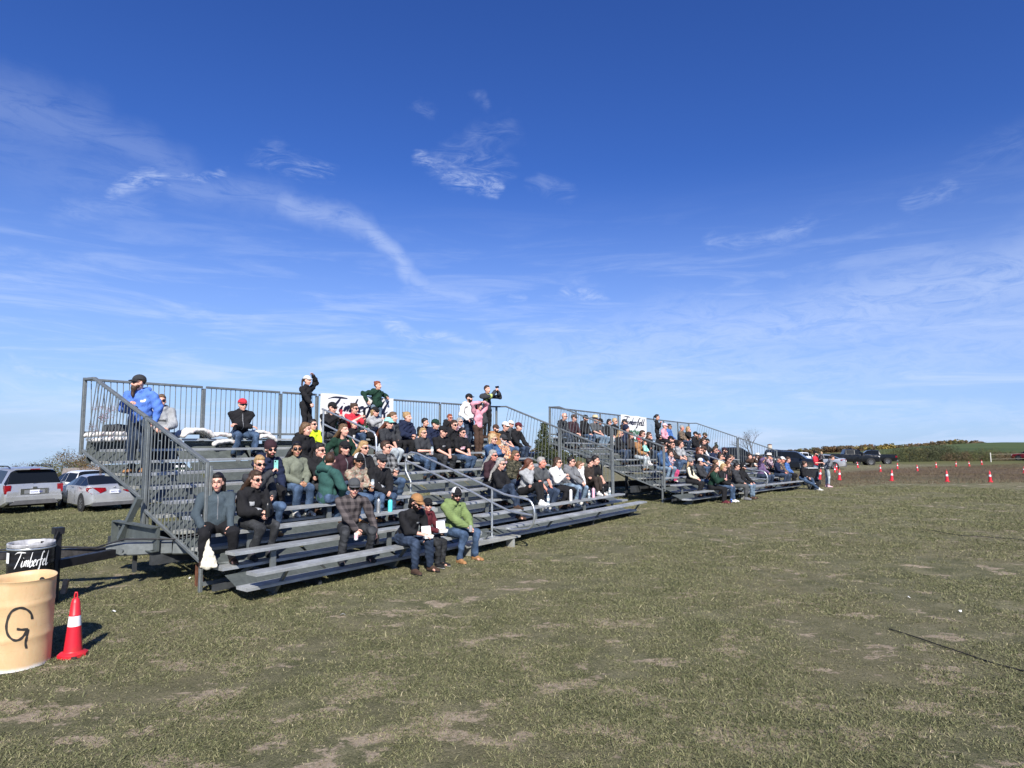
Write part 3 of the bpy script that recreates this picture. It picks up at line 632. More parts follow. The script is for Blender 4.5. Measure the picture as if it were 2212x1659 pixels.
D_ = dict(jeans=(.052, .088, .155), djeans=(.028, .044, .078), ljeans=(.17, .24, .32), wjeans=(.42, .47, .50), bjeans=(.030, .032, .036))
def cloth(n):
    if n in D_: return mat('denim_'+n, D_[n], .85, 0, f_denim, spec=.2)
    if n == 'plaid': return mat('cloth_plaid', (.028, .024, .026), .85, 0, f_check((.10, .085, .085)), spec=.2)
    if n == 'bplaid': return mat('cloth_buffalo', (.014, .014, .016), .85, 0, f_check((.20, .205, .21)), spec=.2)
    if n == 'camo': return mat('cloth_camo', (.36, .32, .25), .85, 0, f_camo((.19, .17, .12), (.30, .18, .14)), spec=.2)
    if n == 'dcamo': return mat('cloth_dark_camo', (.045, .045, .03), .85, 0, f_camo((.10, .09, .06), (.018, .018, .014)), spec=.2)
    if n == 'bcamo': return mat('cloth_brown_camo', (.14, .10, .07), .85, 0, f_camo((.24, .19, .14), (.05, .035, .025)), spec=.2)
    if n == 'floral': return mat('cloth_floral', (.62, .45, .28), .85, 0, f_camo((.50, .14, .03), (.06, .05, .12), 20), spec=.2)
    if n == 'print': return mat('cloth_print', (.50, .49, .52), .85, 0, f_camo((.03, .03, .04), (.28, .05, .10), 20), spec=.2)
    if n == 'denimjkt': return mat('cloth_denim_jacket', (.045, .10, .21), .85, 0, f_denim, spec=.2)
    return mat('cloth_'+n, C[n], .88, 0, f_cloth, spec=.25)
SK = dict(p=(.66, .36, .27), m=(.52, .27, .19), r=(.62, .25, .18), t=(.38, .20, .12), d=(.05, .028, .02))
def skin(n): return mat('skin_'+n, SK[n], .5, 0, f_mottle(.08, 14, False), Subsurface_Weight=.06)
HC = dict(black=(.010, .008, .008), brown=(.045, .024, .014), lbrown=(.12, .070, .035), blond=(.34, .22, .10), red=(.20, .055, .02), auburn=(.10, .035, .018), grey=(.28, .27, .25), white=(.55, .54, .52), straw=(.42, .31, .17))
def f_hair(nb, p, co, col):
    n = nb.noise(nb.mapping(co, (34, 34, 5)), 2.2, 5, .6, .5); nb.put(p.inputs['Base Color'], nb.mix(nb.mapr(n, .32, .7), tuple(c*.5 for c in col)+(1,), tuple(min(1, c*1.55) for c in col)+(1,)))
    bn = nb.n('ShaderNodeBump'); bn.inputs['Strength'].default_value = .8; bn.inputs['Distance'].default_value = .01; nb.put(bn.inputs['Height'], n); nb.put(p.inputs['Normal'], bn.outputs[0])
def hair(n): return mat('hair_'+n, HC[n], .55, 0, f_hair, spec=.35)
LIPS = mat('lips', (.42, .12, .11), .5); EYED = mat('eye_dark', (.03, .02, .018), .3); TEETH = mat('teeth', (.72, .68, .62), .4); LENS = mat('lens_black', (.006, .006, .008), .08); WIRE = mat('spectacle_wire', (.10, .07, .06), .3, .5)
SOLE = mat('shoe_sole', (.72, .71, .68), .6); DSOLE = mat('dark_sole', (.02, .02, .02), .7)
def handsoup(w, d, n, side, curl, k, thumb=1):
    "palm, five jointed fingers of unequal length and a thumb from the side of the palm"
    S = Soup(lo=True); w, d, n, side = map(np.array, (w, d, n, side)); d = d/np.linalg.norm(d); n = n-d*n.dot(d); n = n/np.linalg.norm(n); sd_ = np.cross(d, n)*thumb
    S.cap(w-d*.01*k, w+d*.075*k, .030*k, .036*k, .42, sd_)
    for i, (o, L) in enumerate(((.030, .072), (.010, .080), (-.011, .074), (-.030, .058))):
        p = w+d*.080*k+sd_*o*k; a = curl; d1 = d*math.cos(a)+n*math.sin(a); q = p+d1*L*.48*k; d2 = d*math.cos(2.1*a)+n*math.sin(2.1*a); r = q+d2*L*.34*k; d3 = d*math.cos(2.9*a)+n*math.sin(2.9*a)
        S.cap(p-d*.012*k, q, .0098*k, .0088*k); S.cap(q, r, .0088*k, .0080*k); S.cap(r, r+d3*L*.22*k, .0080*k, .0068*k)
    p = w+d*.022*k+sd_*.030*k; dt = (d*.62+sd_*.62+n*.38); q = p+dt*.040*k; S.cap(p, q, .0125*k, .0105*k); S.cap(q, q+(d*.85+sd_*.12+n*.5*math.sin(curl+.3))*.030*k, .0102*k, .0085*k)
    return S
POSES = dict(lap=((.07, .27, .20), (-.06, .30, .20)), knees=((.17, .37, .20), (-.17, .37, .20)), folded=((.03, .33, .23), (-.05, .33, .24)), crossed=((-.16, .20, .31), (.15, .24, .36)),
             phone=((.06, .36, .58), (-.07, .27, .28)), phone2=((.06, .36, .46), (-.03, .37, .45)), can=((.05, .34, .33), (-.05, .33, .28)), chin=((.03, .155, .60), (.10, .23, .28)), side=((.23, .02, .08), (-.20, .20, .20)),
             hands=((.04, .40, .13), (-.05, .40, .13)), clap=((.03, .36, .46), (-.04, .37, .46)), brow=((.06, .14, .80), (-.08, .30, .22)), text=((.06, .36, .30), (-.06, .36, .30)), drink=((.05, .24, .56), (-.10, .30, .22)))
NPEOPLE = 0
def person(P, loc, yaw, pose='lap', lean=0., head=0., nod=0., k=1., fat=1., female=False, top='black', kind='hoodie', legs='jeans', shoes='brown', skn='p', hairc='brown', hairs='short', hat=None, hatc='black', glasses=True,
           beard=None, hood=False, feet=None, hands=None, stand=False, vox=.02, label='', group=None, mark=None, sleeve=1., socks=None, kneew=.12, footf=.36, mouth=False, legtwist=0., extras=None, polea=(.55, -.35, -.55), neckline=0., upl=None):
    """builds one person: body skin, clothes, hair, cap, glasses and shoes as children. local +Y is forward; z=0 is the seat (or ground when standing)."""
    global NPEOPLE; NPEOPLE += 1; sd0 = NPEOPLE; rnd = random.Random(sd0)
    root = thing('person', label, 'person', loc, yaw, group); root.scale = (k, k, k)
    b0 = .82 if stand else 0.; sw = (.176 if female else .202)*(.85+.15*fat); hipw = .098*(.85+.15*fat)
    Rl = Matrix.Rotation(-lean, 3, 'X'); piv = Vector((0, 0, .10+b0))
    up = lambda p: piv+Rl @ (Vector(p)+Vector((0, 0, b0))-piv)
    hip = [Vector((sx*hipw, 0, .10+b0)) for sx in (1, -1)]
    sh = [up((sx*sw, -.01, .545)) for sx in (1, -1)]; neck = up((0, -.012, .60)); nb_ = up((0, .005, .665)); chest = up((0, 0, .43)); waist = up((0, .01, .24)); pel = Vector((0, -.01, .11+b0))
    hm = Matrix.Rotation(head, 3, 'Z') @ Matrix.Rotation(-lean*.35-nod, 3, 'X'); hc = up((0, .022, .745)); H = lambda p: tuple(hc+hm @ (Vector(p)*1.07)); hM = np.array(hm)*1.07
    # feet and knees
    if feet is None:
        feet = [(.10, .02, -0.0+.075), (-.10, -.03, .075)] if stand else [(kneew, footf, -.43/k+.075), (-kneew, footf+.03*rnd.uniform(-1, 1), -.43/k+.075)]
    kn = []; an = []
    for i in (0, 1):
        a, c = ik(hip[i], feet[i], .43, .415, (0.02*(1, -1)[i]+legtwist, .5 if stand else .6, 0 if stand else .9)); kn.append(a); an.append(c)
    hp = hands or POSES[pose]; el_ = []; wr = []
    for i in (0, 1):
        h_ = Vector(hp[i]); h_ = (up(h_) if not stand or hands is None else Vector(h_)) if not (isinstance(hp[i], Vector)) else h_
        sx = (1, -1)[i]; a, c = ik(sh[i], h_, .285, .255, (polea[0]*sx, polea[1], polea[2])); el_.append(a); wr.append(c)
    lo = vox > .019
    # ---------- body
    S = Soup(lo)
    if stand or True:
        S.cap(pel+Vector((0, .02, 0)), waist, .085*fat, .092*fat, .72); S.cap(waist, chest, .092*fat, .108, .68); S.cap(up((-sw+.05, 0, .50)), up((sw-.05, 0, .50)), .048, .048)
    S.cap(neck-Vector((0, 0, .04)), nb_, .054 if not female else .046, .050 if not female else .044)
    for i in (0, 1):
        S.cap(sh[i]-Vector((0, 0, .02)), el_[i], .043, .038); S.cap(el_[i], wr[i], .040*(.9+.1*fat), .027); S.cap(hip[i], kn[i], .062, .044); S.cap(kn[i], an[i], .042, .032); S.cap(an[i], an[i]+Vector((0, .11, -.045)), .034, .028)
    S2 = S
    fz = .93 if female else 1.
    S.ell(H((0, -.012, .030)), (.076*fz, .094, .092), hM); S.ell(H((0, .018, -.045)), (.060*fz, .070, .078), hM); S.ell(H((0, .052, -.095)), (.030*fz, .032, .028), hM); S.cap(H((0, -.02, -.05)), tuple(nb_), .055*fz, .052*fz)
    S.cap(H((0, .088, .012)), H((0, .108, -.028)), .010, .0155); S.ell(H((0, .078, -.064)), (.026, .020, .013), hM); S.ell(H((0, .078, .030)), (.050*fz, .016, .012), hM)
    for sx in (1, -1): S.ell(H((sx*.077*fz, -.008, -.012)), (.012, .022, .032), hM); S.ell(H((sx*.036*fz, .060, -.035)), (.026, .026, .028), hM)
    sm = skin(skn); ex = []
    for i in (0, 1):
        d = (wr[i]-el_[i]).normalized(); sx = (1, -1)[i]; n_ = Vector((-sx*.55, .15, -.75)) if pose not in ('phone', 'chin', 'brow', 'clap', 'drink') else Vector((-sx*.9, .25, 0)); curl = .95 if pose in ('can', 'phone', 'phone2', 'text', 'drink') else rnd.uniform(.35, .8)
        hs_ = handsoup(tuple(wr[i]), tuple(d), tuple(n_), None, curl, 1.0 if not female else .93, thumb=1 if i == 0 else -1); ex.append(hs_.arr())
    V = np.concatenate([e[0] for e in ex]); F = np.concatenate([ex[0][1], ex[1][1]+len(ex[0][0])])
    hinv = np.array(hm.inverted()); hcn = np.array(hc)
    def pick(c):
        L = (c-hcn) @ hinv.T/1.07; mi = np.zeros(len(c), int)
        mi[(np.abs(L[:, 0]) < .025) & (np.abs(L[:, 2]+.064) < (.012 if mouth else .0085)) & (L[:, 1] > .06)] = 3 if mouth else 1
        e = (np.abs(np.abs(L[:, 0])-.034) < .013) & (np.abs(L[:, 2]-.004) < .007) & (L[:, 1] > .05); mi[e] = 2
        w = (np.abs(np.abs(L[:, 0])-.036) < .020) & (np.abs(L[:, 2]-.034) < .0055) & (L[:, 1] > .05); mi[w] = 4
        if beard and beard != 'long': mi[((L[:, 2] < -.048) & (L[:, 1] > -.01) & ~((np.abs(L[:, 0]) < .022) & (np.abs(L[:, 2]+.064) < .008)) & (L[:, 2] > -.135)) | ((np.abs(L[:, 2]+.046) < .008) & (np.abs(L[:, 0]) < .034) & (L[:, 1] > .05)) | ((L[:, 2] < -.01) & (np.abs(L[:, 0]) > .055) & (L[:, 1] > .0) & (L[:, 2] > -.12))] = 4
        return mi
    defer('body', S, [sm, LIPS, EYED, TEETH if mouth and False else mat('mouth_open', (.10, .02, .02), .6), hair(hairc)], root, vox*.72 if vox < .02 else vox*.8, lambda co, no: (co, pick), (V, F, 0))
    # ---------- top garment
    bulk = {'hoodie': .028, 'jacket': .030, 'shirt': .014, 'tee': .012, 'sweater': .022, 'vest': .024, 'puffer': .030, 'offshoulder': .016}[kind]
    S = Soup(lo); g = bulk
    S.cap(pel+Vector((0, 0, .02)), waist, (.122*fat+g), .118*fat+g, .78); S.cap(waist, chest, .118*fat+g, .136*(.5+.5*fat)+g, .74)
    if kind != 'offshoulder': S.cap(up((-sw+.05, 0, .512)), up((sw-.05, 0, .512)), .066+g*.7, .066+g*.7); S.cap(up((0, -.01, .50)), neck+Vector((0, 0, -.015)), .085+g, .058+g*.6)
    else: S.cap(up((-sw, 0, .44)), up((sw, 0, .44)), .075, .075)
    for sx in (1, -1):
        if kind != 'offshoulder': S.cap(up((sx*(sw-.07), -.01, .535)), up((sx*.03, -.01, .585)), .052+g*.8, .046+g*.6)
    if female and kind != 'puffer': S.ell(tuple(up((.055, .085, .40))), (.060, .045, .056)); S.ell(tuple(up((-.055, .085, .40))), (.060, .045, .056))
    for i in (0, 1):
        if kind in ('tee',): m_ = sh[i].lerp(el_[i], .72); S.cap(sh[i], m_, .058+g, .060+g)
        elif kind == 'vest': S.cap(sh[i], sh[i].lerp(el_[i], .25), .064, .058)
        else:
            e = wr[i].lerp(el_[i], .06+(1-sleeve)*.9); S.cap(sh[i]+Vector((0, 0, -.022)), el_[i], .058+g*.9, .052+g*.9); S.cap(el_[i], e, .053+g*.9, .036+g*.6)
    if kind in ('hoodie',) and not hood and top != 'none': S.cap(up((-.085, -.10, .60)), up((.085, -.10, .60)), .062, .062); S.cap(up((-.095, -.05, .615)), up((-.055, .07, .590)), .046, .034); S.cap(up((.095, -.05, .615)), up((.055, .07, .590)), .046, .034)
    if kind in ('jacket', 'puffer'): S.cap(up((-.055, -.05, .62)), up((.055, -.05, .62)), .032, .032); S.cap(up((-.07, -.03, .62)), up((-.045, .055, .59)), .022, .02); S.cap(up((.07, -.03, .62)), up((.045, .055, .59)), .022, .02)
    if kind == 'hoodie': S.cap(up((-.085, .085, .19)), up((.085, .085, .19)), .062+g, .062+g, .6, (0, 0, 1))
    if hood: S.ell(H((0, -.035, .045)), (.108, .115, .118), hM); S.cap(H((0, -.06, -.06)), neck, .085, .09)
    nm = {'hoodie': 'hoodie', 'jacket': 'jacket', 'shirt': 'shirt', 'tee': 't_shirt', 'sweater': 'sweater', 'vest': 'vest', 'puffer': 'jacket', 'offshoulder': 'top'}[kind]
    tm = [cloth(top)]; mpick = None
    if not mark and kind in ('jacket', 'puffer'): mark = (0, .39, .007, .17, 'grey')
    if mark:                      # a printed patch or crest on the chest: (x, z, half width, half height, colour)
        tm += [mat('print_'+mark[4], C[mark[4]], .8)]
        Ri = np.array(Rl.inverted()); pv = np.array(piv)
        def mpick(c):
            L = (c-pv) @ Ri.T+pv-np.array((0, 0, b0)); return ((np.abs(L[:, 0]-mark[0]) < mark[2]) & (np.abs(L[:, 2]-mark[1]) < mark[3]) & (L[:, 1] > .04)).astype(int)
    fo = folds(1., .018 if kind in ('hoodie', 'jacket', 'puffer', 'sweater') else .013, sd0)
    if hood or kind != 'x': tp = defer(nm, S, tm, root, vox, (lambda co, no: (fo(co, no)[0], mpick)))
    if kind == 'vest':
        S = Soup(lo)
        for i in (0, 1): S.cap(sh[i], el_[i], .060, .054); S.cap(el_[i], wr[i].lerp(el_[i], .06), .054, .040)
        defer('sleeves', S, cloth(neckline or 'cream'), root, vox, folds(1, .006, sd0+5))
    # ---------- trousers
    S = Soup(lo); S.cap(pel+Vector((0, 0, -.01)), pel+Vector((0, .01, .08)), .128*fat, .118*fat, .82)
    wide = {'wide': .022, 'slim': .0}.get(upl, .010); lf = .5+.5*fat
    for i in (0, 1):
        c = an[i]+(kn[i]-an[i]).normalized()*(.03 if not socks else .10); S.cap(hip[i]+Vector((0, -.01, 0)), kn[i], .094*lf, .068*lf+wide*.5); S.cap(kn[i], c, .066*lf+wide*.5, .046+wide)
    defer('trousers', S, cloth(legs), root, vox, folds(1.1, .014, sd0+99))
    if socks:
        for i in (0, 1): S = Soup(True); S.cap(an[i], an[i].lerp(kn[i], .3), .042, .046); V, F = S.arr(); so = bpy.data.objects.new('sock', npmesh('sock', V, F, cloth(socks), True)); COL.objects.link(so); so.parent = root
    # ---------- shoes
    for i in (0, 1):
        a = an[i]; fw = Vector((.16*(1, -1)[i], 1, 0)).normalized(); S = Soup(lo); z0 = a.z-.075
        S.cap((a.x, a.y-.03*fw.y, z0+.048), (a.x+fw.x*.07, a.y+.07, z0+.052), .043, .044, .9); S.cap((a.x+fw.x*.06, a.y+.06, z0+.045), (a.x+fw.x*.155, a.y+.155, z0+.036), .044, .034, .8); S.cap((a.x, a.y-.01, z0+.05), a+Vector((0, 0, .03)), .044, .045)
        S.cap((a.x, a.y-.035, z0+.018), (a.x+fw.x*.165, a.y+.165, z0+.018), .042, .038, .45, (1, 0, 0))
        w_ = shoes in ('white', 'wblack'); mm = [cloth('white' if w_ and shoes == 'white' else 'black' if shoes == 'wblack' else shoes), SOLE if w_ else DSOLE]
        defer('shoe', S, mm, root, min(vox*.8, .016), (lambda zz: lambda co, no: (co, lambda c: (c[:, 2] < zz+.022).astype(int)))(z0))
    # ---------- hair
    if hairs != 'bald' and not (hood and hairs == 'short'):
        S = Soup(lo); hh = .0 if hat else .006
        S.ell(H((0, -.028, .040)), (.084*fz+hh*.3, .092, .092+hh), hM)
        if hairs != 'short' or not hat: S.ell(H((0, .012, .082)), (.066, .066, .044+hh), hM)
        if hairs in ('long', 'blown'):
            bl = 1 if hairs == 'blown' else 0; dw = Vector((-.28*bl, -.10*bl, 0)); dw.rotate(Matrix.Rotation(-yaw, 3, 'Z')); dw = Vector((-.20, 0, .02)) * bl if bl else dw
            if bl: dw = Matrix.Rotation(-(yaw), 3, 'Z') @ Vector((-.11, .02, -.01))
            base = neck+Vector((0, -.09, -.02))
            for sx in (-1, -.7, -.35, 0, .35, .7, 1):
                p = Vector(H((sx*.075*fz, -.035-.03*(1-abs(sx)), .0))); q = up((sx*.10, -.085+.02*abs(sx), .56))+dw*.5; e = up((sx*.13+rnd.uniform(-.04, .04), -.11+.06*abs(sx), rnd.uniform(.33, .46)))+dw*rnd.uniform(.7, 1.3)
                S.cap(tuple(p), tuple(q), .042, .038); S.cap(tuple(q), tuple(e), .040, .018)
        elif hairs == 'curly':
            for _ in range(46):
                a = rnd.uniform(0, 6.28); r_ = rnd.uniform(.05, .11); p = (r_*math.cos(a), -.04+.075*math.sin(a)*(1 if math.sin(a) < 0 else .2), rnd.uniform(-.17, .08)); S.ell(H(p), (.032, .030, .036))
        elif hairs in ('bob', 'medium'):
            for sx in (-1, -.5, .5, 1): S.cap(H((sx*.074*fz, -.03, .03)), H((sx*.08*fz, -.045, -.12 if hairs == 'bob' else -.07)), .034, .024)
            S.cap(H((0, -.07, 0)), H((0, -.075, -.10)), .07, .05)
        elif hairs in ('pony', 'bun'):
            S.ell(H((0, -.125 if hairs == 'pony' else -.10, .04 if hairs == 'pony' else .10)), (.032, .032, .032))
            if hairs == 'pony': S.cap(H((0, -.14, .03)), H((0, -.155, -.10)), .028, .026); S.cap(H((0, -.155, -.10)), H((0, -.12, -.22)), .026, .01)
        fh = folds(.5, .0025, sd0+3); defer('hair', S, hair(hairc), root, vox*.8, fh)
    if beard == 'long':
        S = Soup(lo); S.cap(H((-.05, .03, -.06)), H((.05, .03, -.06)), .034, .034); S.cap(H((0, .07, -.085)), H((0, .085, -.17)), .050, .035); S.cap(H((0, .085, -.17)), H((-.02, .10, -.235)), .036, .014); S.cap(H((-.03, .092, -.048)), H((.03, .092, -.048)), .012, .012)
        defer('beard', S, hair(hairc), root, vox*.7, folds(.4, .006, sd0+8))
    # ---------- hats
    if hat:
        hcol = cloth(hatc) if not isinstance(hatc, tuple) else cloth(hatc[0]); mm = [hcol] + ([cloth(hatc[1])] if isinstance(hatc, tuple) else [hcol])
        ho = MB(); tr = lambda p: H(p)
        if hat in ('cap', 'back'):
            sg = 1 if hat == 'cap' else -1; n = 16; rows = []
            for j in range(6):
                ph = math.pi/2*j/5; rows.append([tr((.090*math.cos(a)*math.cos(ph), (.106*math.sin(a)*math.cos(ph)-.012)*sg, .048+(.088 if j < 5 else .089)*math.sin(ph)+(.010*math.sin(a) if j == 0 else 0))) for a in [2*math.pi*i/n for i in range(n)]])
            V = [p for r_ in rows for p in r_]; F = [(j*n+i, j*n+(i+1) % n, (j+1)*n+(i+1) % n, (j+1)*n+i) for j in range(5) for i in range(n)]
            F0 = [f for f in F if (f[0] % n) in (2, 3, 4, 5)]; F1 = [f for f in F if f not in F0]; ho.add(V, F0, 0, True); ho.add(V, F1, 1, True)
            bo = MB(); top_ = []; bot = []
            for i in range(9):
                a = R(22)+R(136)*i/8
                for rr in (0, 1):
                    x = .086*math.cos(a) if rr == 0 else .080*math.cos(a)*1.02; y = .094*math.sin(a)-.012 if rr == 0 else .094*math.sin(a)+.070*math.sin(a)**.6-.012; z = .056-.012*abs(math.cos(a))-(.016 if rr else 0)
                    top_.append((x, y*sg, z)); bot.append((x, y*sg, z-.005))
            V = [tr(p) for p in top_]+[tr(p) for p in bot]; m_ = len(top_)
            F = []
            for i in range(8): a = 2*i; F += [(a, a+1, a+3, a+2), (m_+a+2, m_+a+3, m_+a+1, m_+a), (a+1, m_+a+1, m_+a+3, a+3), (a, a+2, m_+a+2, m_+a)]
            bo.add(V, F, 0, True); h_ = ho.build('cap', mm, root); bo.build('peak', hcol, h_)
        elif hat == 'beanie':
            n = 16; V = []; pr = [(.092, -.0), (.096, .03), (.095, .065), (.082, .105), (.05, .135), (.0, .148)]
            for r_, z in pr:
                for i in range(n): a = 2*math.pi*i/n; V.append(tr((r_*math.cos(a), r_*1.13*math.sin(a)-.018-(.02 if z > .1 else 0), z+.018+.010*math.sin(a)*(z < .05))))
            ho.add(V, [(j*n+i, j*n+(i+1) % n, (j+1)*n+(i+1) % n, (j+1)*n+i) for j in range(5) for i in range(n)], 0, True); ho.build('beanie', mm, root)
        elif hat == 'brim':
            n = 18; V = []; pr = [(.17, .040), (.13, .046), (.096, .056), (.090, .10), (.082, .14), (.05, .152), (.0, .148)]
            for r_, z in pr:
                for i in range(n): a = 2*math.pi*i/n; V.append(tr((r_*math.cos(a)*(.9 if r_ > .1 else 1), r_*1.12*math.sin(a)-.014, z+.02+(.03*abs(math.cos(a))**3 if r_ > .14 else 0))))
            F = [(j*n+i, j*n+(i+1) % n, (j+1)*n+(i+1) % n, (j+1)*n+i) for j in range(6) for i in range(n)]; ho.add(V, [f for f in F], 0, True); ho.build('brimmed_hat', mm, root)
    if glasses:
        go = MB(); big = glasses == 'wire'; lm = [LENS, WIRE]
        for sx in (1, -1):
            c = Vector((sx*.034, .091, .006)); n = 10; V = [H((c.x, c.y+.012, c.z))]
            for i in range(n): a = 2*math.pi*i/n; V.append(H((c.x+.029*math.cos(a), c.y+.004-.012*max(0, sx*math.cos(a)), c.z+.021*math.sin(a))))
            V2 = [H((c.x+.031*math.cos(2*math.pi*i/n), c.y-.004-.012*max(0, sx*math.cos(2*math.pi*i/n)), c.z+.023*math.sin(2*math.pi*i/n))) for i in range(n)]
            if not big: go.add(V, [(0, 1+i, 1+(i+1) % n) for i in range(n)], 0, True); go.add(V[1:]+V2, [(i, (i+1) % n, n+(i+1) % n, n+i) for i in range(n)], 0)
            else: go.tube(V[1:]+[V[1]], .0018, 4, 1)
            go.bar(H((sx*.062, .082, .012)), H((sx*.079, .0, .012)), .004, .008 if not big else .003, mi=0)
        go.bar(H((-.010, .104, .010)), H((.010, .104, .010)), .005, .006); go.build('sunglasses' if not big else 'spectacles', lm, root)
    root['_w'] = 0; del root['_w']
    Mw = Matrix.Translation(loc) @ Matrix.Rotation(yaw, 4, 'Z') @ Matrix.Scale(k, 4)
    return dict(root=root, M=Mw, wr=[Mw @ w for w in wr], el=[Mw @ e for e in el_], hc=Mw @ hc, dirs=[(Mw.to_3x3() @ (wr[i]-el_[i])).normalized() for i in (0, 1)], k=k)
# ------------------------------------------------------------ who sits where
PP = {}
def sit(key, b, x, y, row, label, look=None, turn=0, **kw):
    M = BMX[b]; base = math.pi/2-BL[b]['az']; rj = random.Random(len(PP)*7+3); lean = kw.setdefault('lean', .10+rj.uniform(-.04, .13)); turn += rj.uniform(-.16, .16); kw.setdefault('kneew', .12+rj.uniform(-.05, .06)); kw.setdefault('legtwist', rj.uniform(-.25, .25)); kw.setdefault('nod', rj.uniform(-.06, .12)); kw.setdefault('footf', .30 if row > 1 else .40)
    th = RUN*(row-1)+.13; zs = .43+RISE*(row-1); s, z = onT(b, x, y, th-.03-.60*math.sin(lean)*math.cos(turn)); hh = z-zs
    k = kw.pop('k', None) or min(1.10, max(kw.pop('kmin', .84), (hh)/(.10+.645*math.cos(lean)-.02))); kw.pop('kmin', None)
    phi_b = base+turn; phi_h = (R(look) if look is not None else phi_b+.05); dist = (M @ Vector((s, th, zs))).length
    kw.setdefault('vox', .0135 if dist < 13.5 else .018 if dist < 20 else .024)
    loc = M @ Vector((s, th, zs)); kw.setdefault('group', 'spectators seated on the %s grandstand' % ('near' if b == 1 else 'far'))
    h = max(-1.25, min(1.25, phi_h-phi_b)); PP[key] = person(key, loc, phi_b+math.pi, head=h, k=k, label=label, **kw); return PP[key]
def stood(key, loc, k, look, body, label, **kw):
    dist = Vector(loc).length; kw.setdefault('vox', .0135 if dist < 13.5 else .018 if dist < 20 else .024)
    PP[key] = person(key, loc, R(body)+math.pi, stand=True, head=R(look-body), k=k, label=label, **kw); return PP[key]
F_ = dict(female=True)
sit('a1', 1, 865, 1903, 3, 'smiling woman in slate grey jacket holding a cream tote bag by the end rail', look=12, turn=-.35, hands=((-.10, .30, .16), (-.26, .24, .18)) and ((.22, .30, .17), (-.14, .36, .14)), top='slate', kind='jacket', legs='black', shoes='brown', hairc='black', hairs='bob', glasses='wire', fat=1.42, kneew=.20, **F_)
sit('a2', 1, 1007, 1892, 3, 'woman in black hoodie with wind-blown dark hair and a steel tumbler in her hands', look=62, pose='can', top='black', legs='bjeans', shoes='char', hairc='brown', hairs='blown', mark=(.07, .40, .035, .03, 'lgrey'), socks='purple', fat=.95, **F_)
sit('a3', 1, 1021, 1831, 4, 'blonde woman smiling while filming with a light blue phone', look=42, turn=-.05, hands=((-.03, .30, .66), (-.10, .30, .25)), pose='phone', top='char', kind='jacket', legs='jeans', shoes='tan', hairc='blond', hairs='pony', **F_)
sit('a4', 1, 1062, 1765, 5, 'man in maroon beanie and navy hoodie with a pink wristband', look=40, pose='side', hands=((.14, .22, .06), (-.12, .30, .18)), top='navy', legs='black', shoes='black', hairc='brown', hat='beanie', hatc='plum', beard='short')
sit('a5', 1, 1170, 1774, 5, 'woman in grey-green fleece and jeans with hands clasped on her lap', look=28, pose='lap', top='sage', kind='sweater', legs='jeans', shoes='white', hairc='black', hairs='blown', fat=1.22, skn='t', **F_)
sit('a6', 1, 1258, 1776, 5, 'dark-haired woman in black zip jacket and sunglasses half behind the teal hoodie', look=72, pose='chin', top='black', kind='jacket', legs='bjeans', hairc='black', hairs='pony', **F_)
sit('a7', 1, 1288, 1817, 4, 'person in teal hoodie and jeans turned with the back to the camera', look=185, turn=1.55, hands=((.16, .25, .15), (-.12, .04, .78)), pose='brow', polea=(.7, .1, -.7), top='teal', legs='jeans', hairc='brown', hairs='short', glasses=None, fat=1.1, lean=.1)
sit('a8', 1, 1405, 1912, 2, 'man in dark plaid shirt and grey cap holding a white can on the second row', look=22, turn=-.25, hands=((-.02, .40, .16), (.36, .28, .06))[::-1] and ((.0, .40, .14), (-.34, .26, .04)), pose='can', top='plaid', kind='shirt', legs='bjeans', shoes='char', hairc='black', hat='cap', hatc='dgrey', kneew=.22)
sit('a9', 1, 1412, 1817, 4, 'person in striped camouflage shirt and white trucker cap drinking from a bottle', look=28, pose='can', top='camo', kind='sweater', legs='jeans', shoes='tan', hairc='black', hairs='medium', hat='cap', hatc=('black', 'white'), skn='t', fat=1.12)
sit('a10', 1, 1358, 1769, 5, 'woman in maroon jacket with scarf and plain black cap', look=50, top='plum', kind='puffer', legs='djeans', hairc='brown', hairs='medium', hat='cap', hatc='black', fat=1.1, **F_)
sit('a11', 1, 1432, 1767, 5, 'laughing woman in black jacket with long blonde hair blowing to the left', look=60, top='black', kind='jacket', legs='djeans', hairc='blond', hairs='blown', fat=1.1, **F_)
sit('a12', 1, 1502, 1819, 4, 'man in black logo jacket and charcoal cap leaning forward with clasped hands', look=45, pose='folded', lean=.25, top='black', kind='jacket', legs='jeans', shoes='brown', hairc='black', hat='cap', hatc='char', mark=(.08, .33, .04, .018, 'lgrey'))
sit('a13', 1, 1521, 1751, 5, 'man in grey and black buffalo plaid jacket holding a dark can', look=78, pose='can', top='bplaid', kind='hoodie', legs='jeans', shoes='brown', hairc='brown')
sit('a14', 1, 1355, 1697, 7, 'blonde woman in dark green off-shoulder top without glasses', look=66, pose='side', top='dkgreen', kind='offshoulder', legs='djeans', hairc='lbrown', hairs='blown', glasses=None, fat=1.2, **F_)
sit('a15', 1, 1202, 1686, 7, 'woman in black hoodie and light jeans turned in profile with blonde hair', look=88, turn=.2, top='black', legs='jeans', hairc='lbrown', hairs='medium', glasses=None, fat=1.1, **F_)
sit('a16', 1, 1231, 1675, 8, 'person in neon yellow T-shirt eating beside the black hoodie', look=70, pose='folded', top='neon', kind='tee', legs='black', hairc='black', hairs='short', skn='p')
sit('a17', 1, 1310, 1597, 10, 'shouting man in black cap and black shirt raising a red phone', look=70, hands=((.05, .36, .60), (-.08, .34, .55)), pose='phone', top='black', kind='sweater', legs='dgrey', hairc='black', hat='cap', hatc='black', mouth=True)
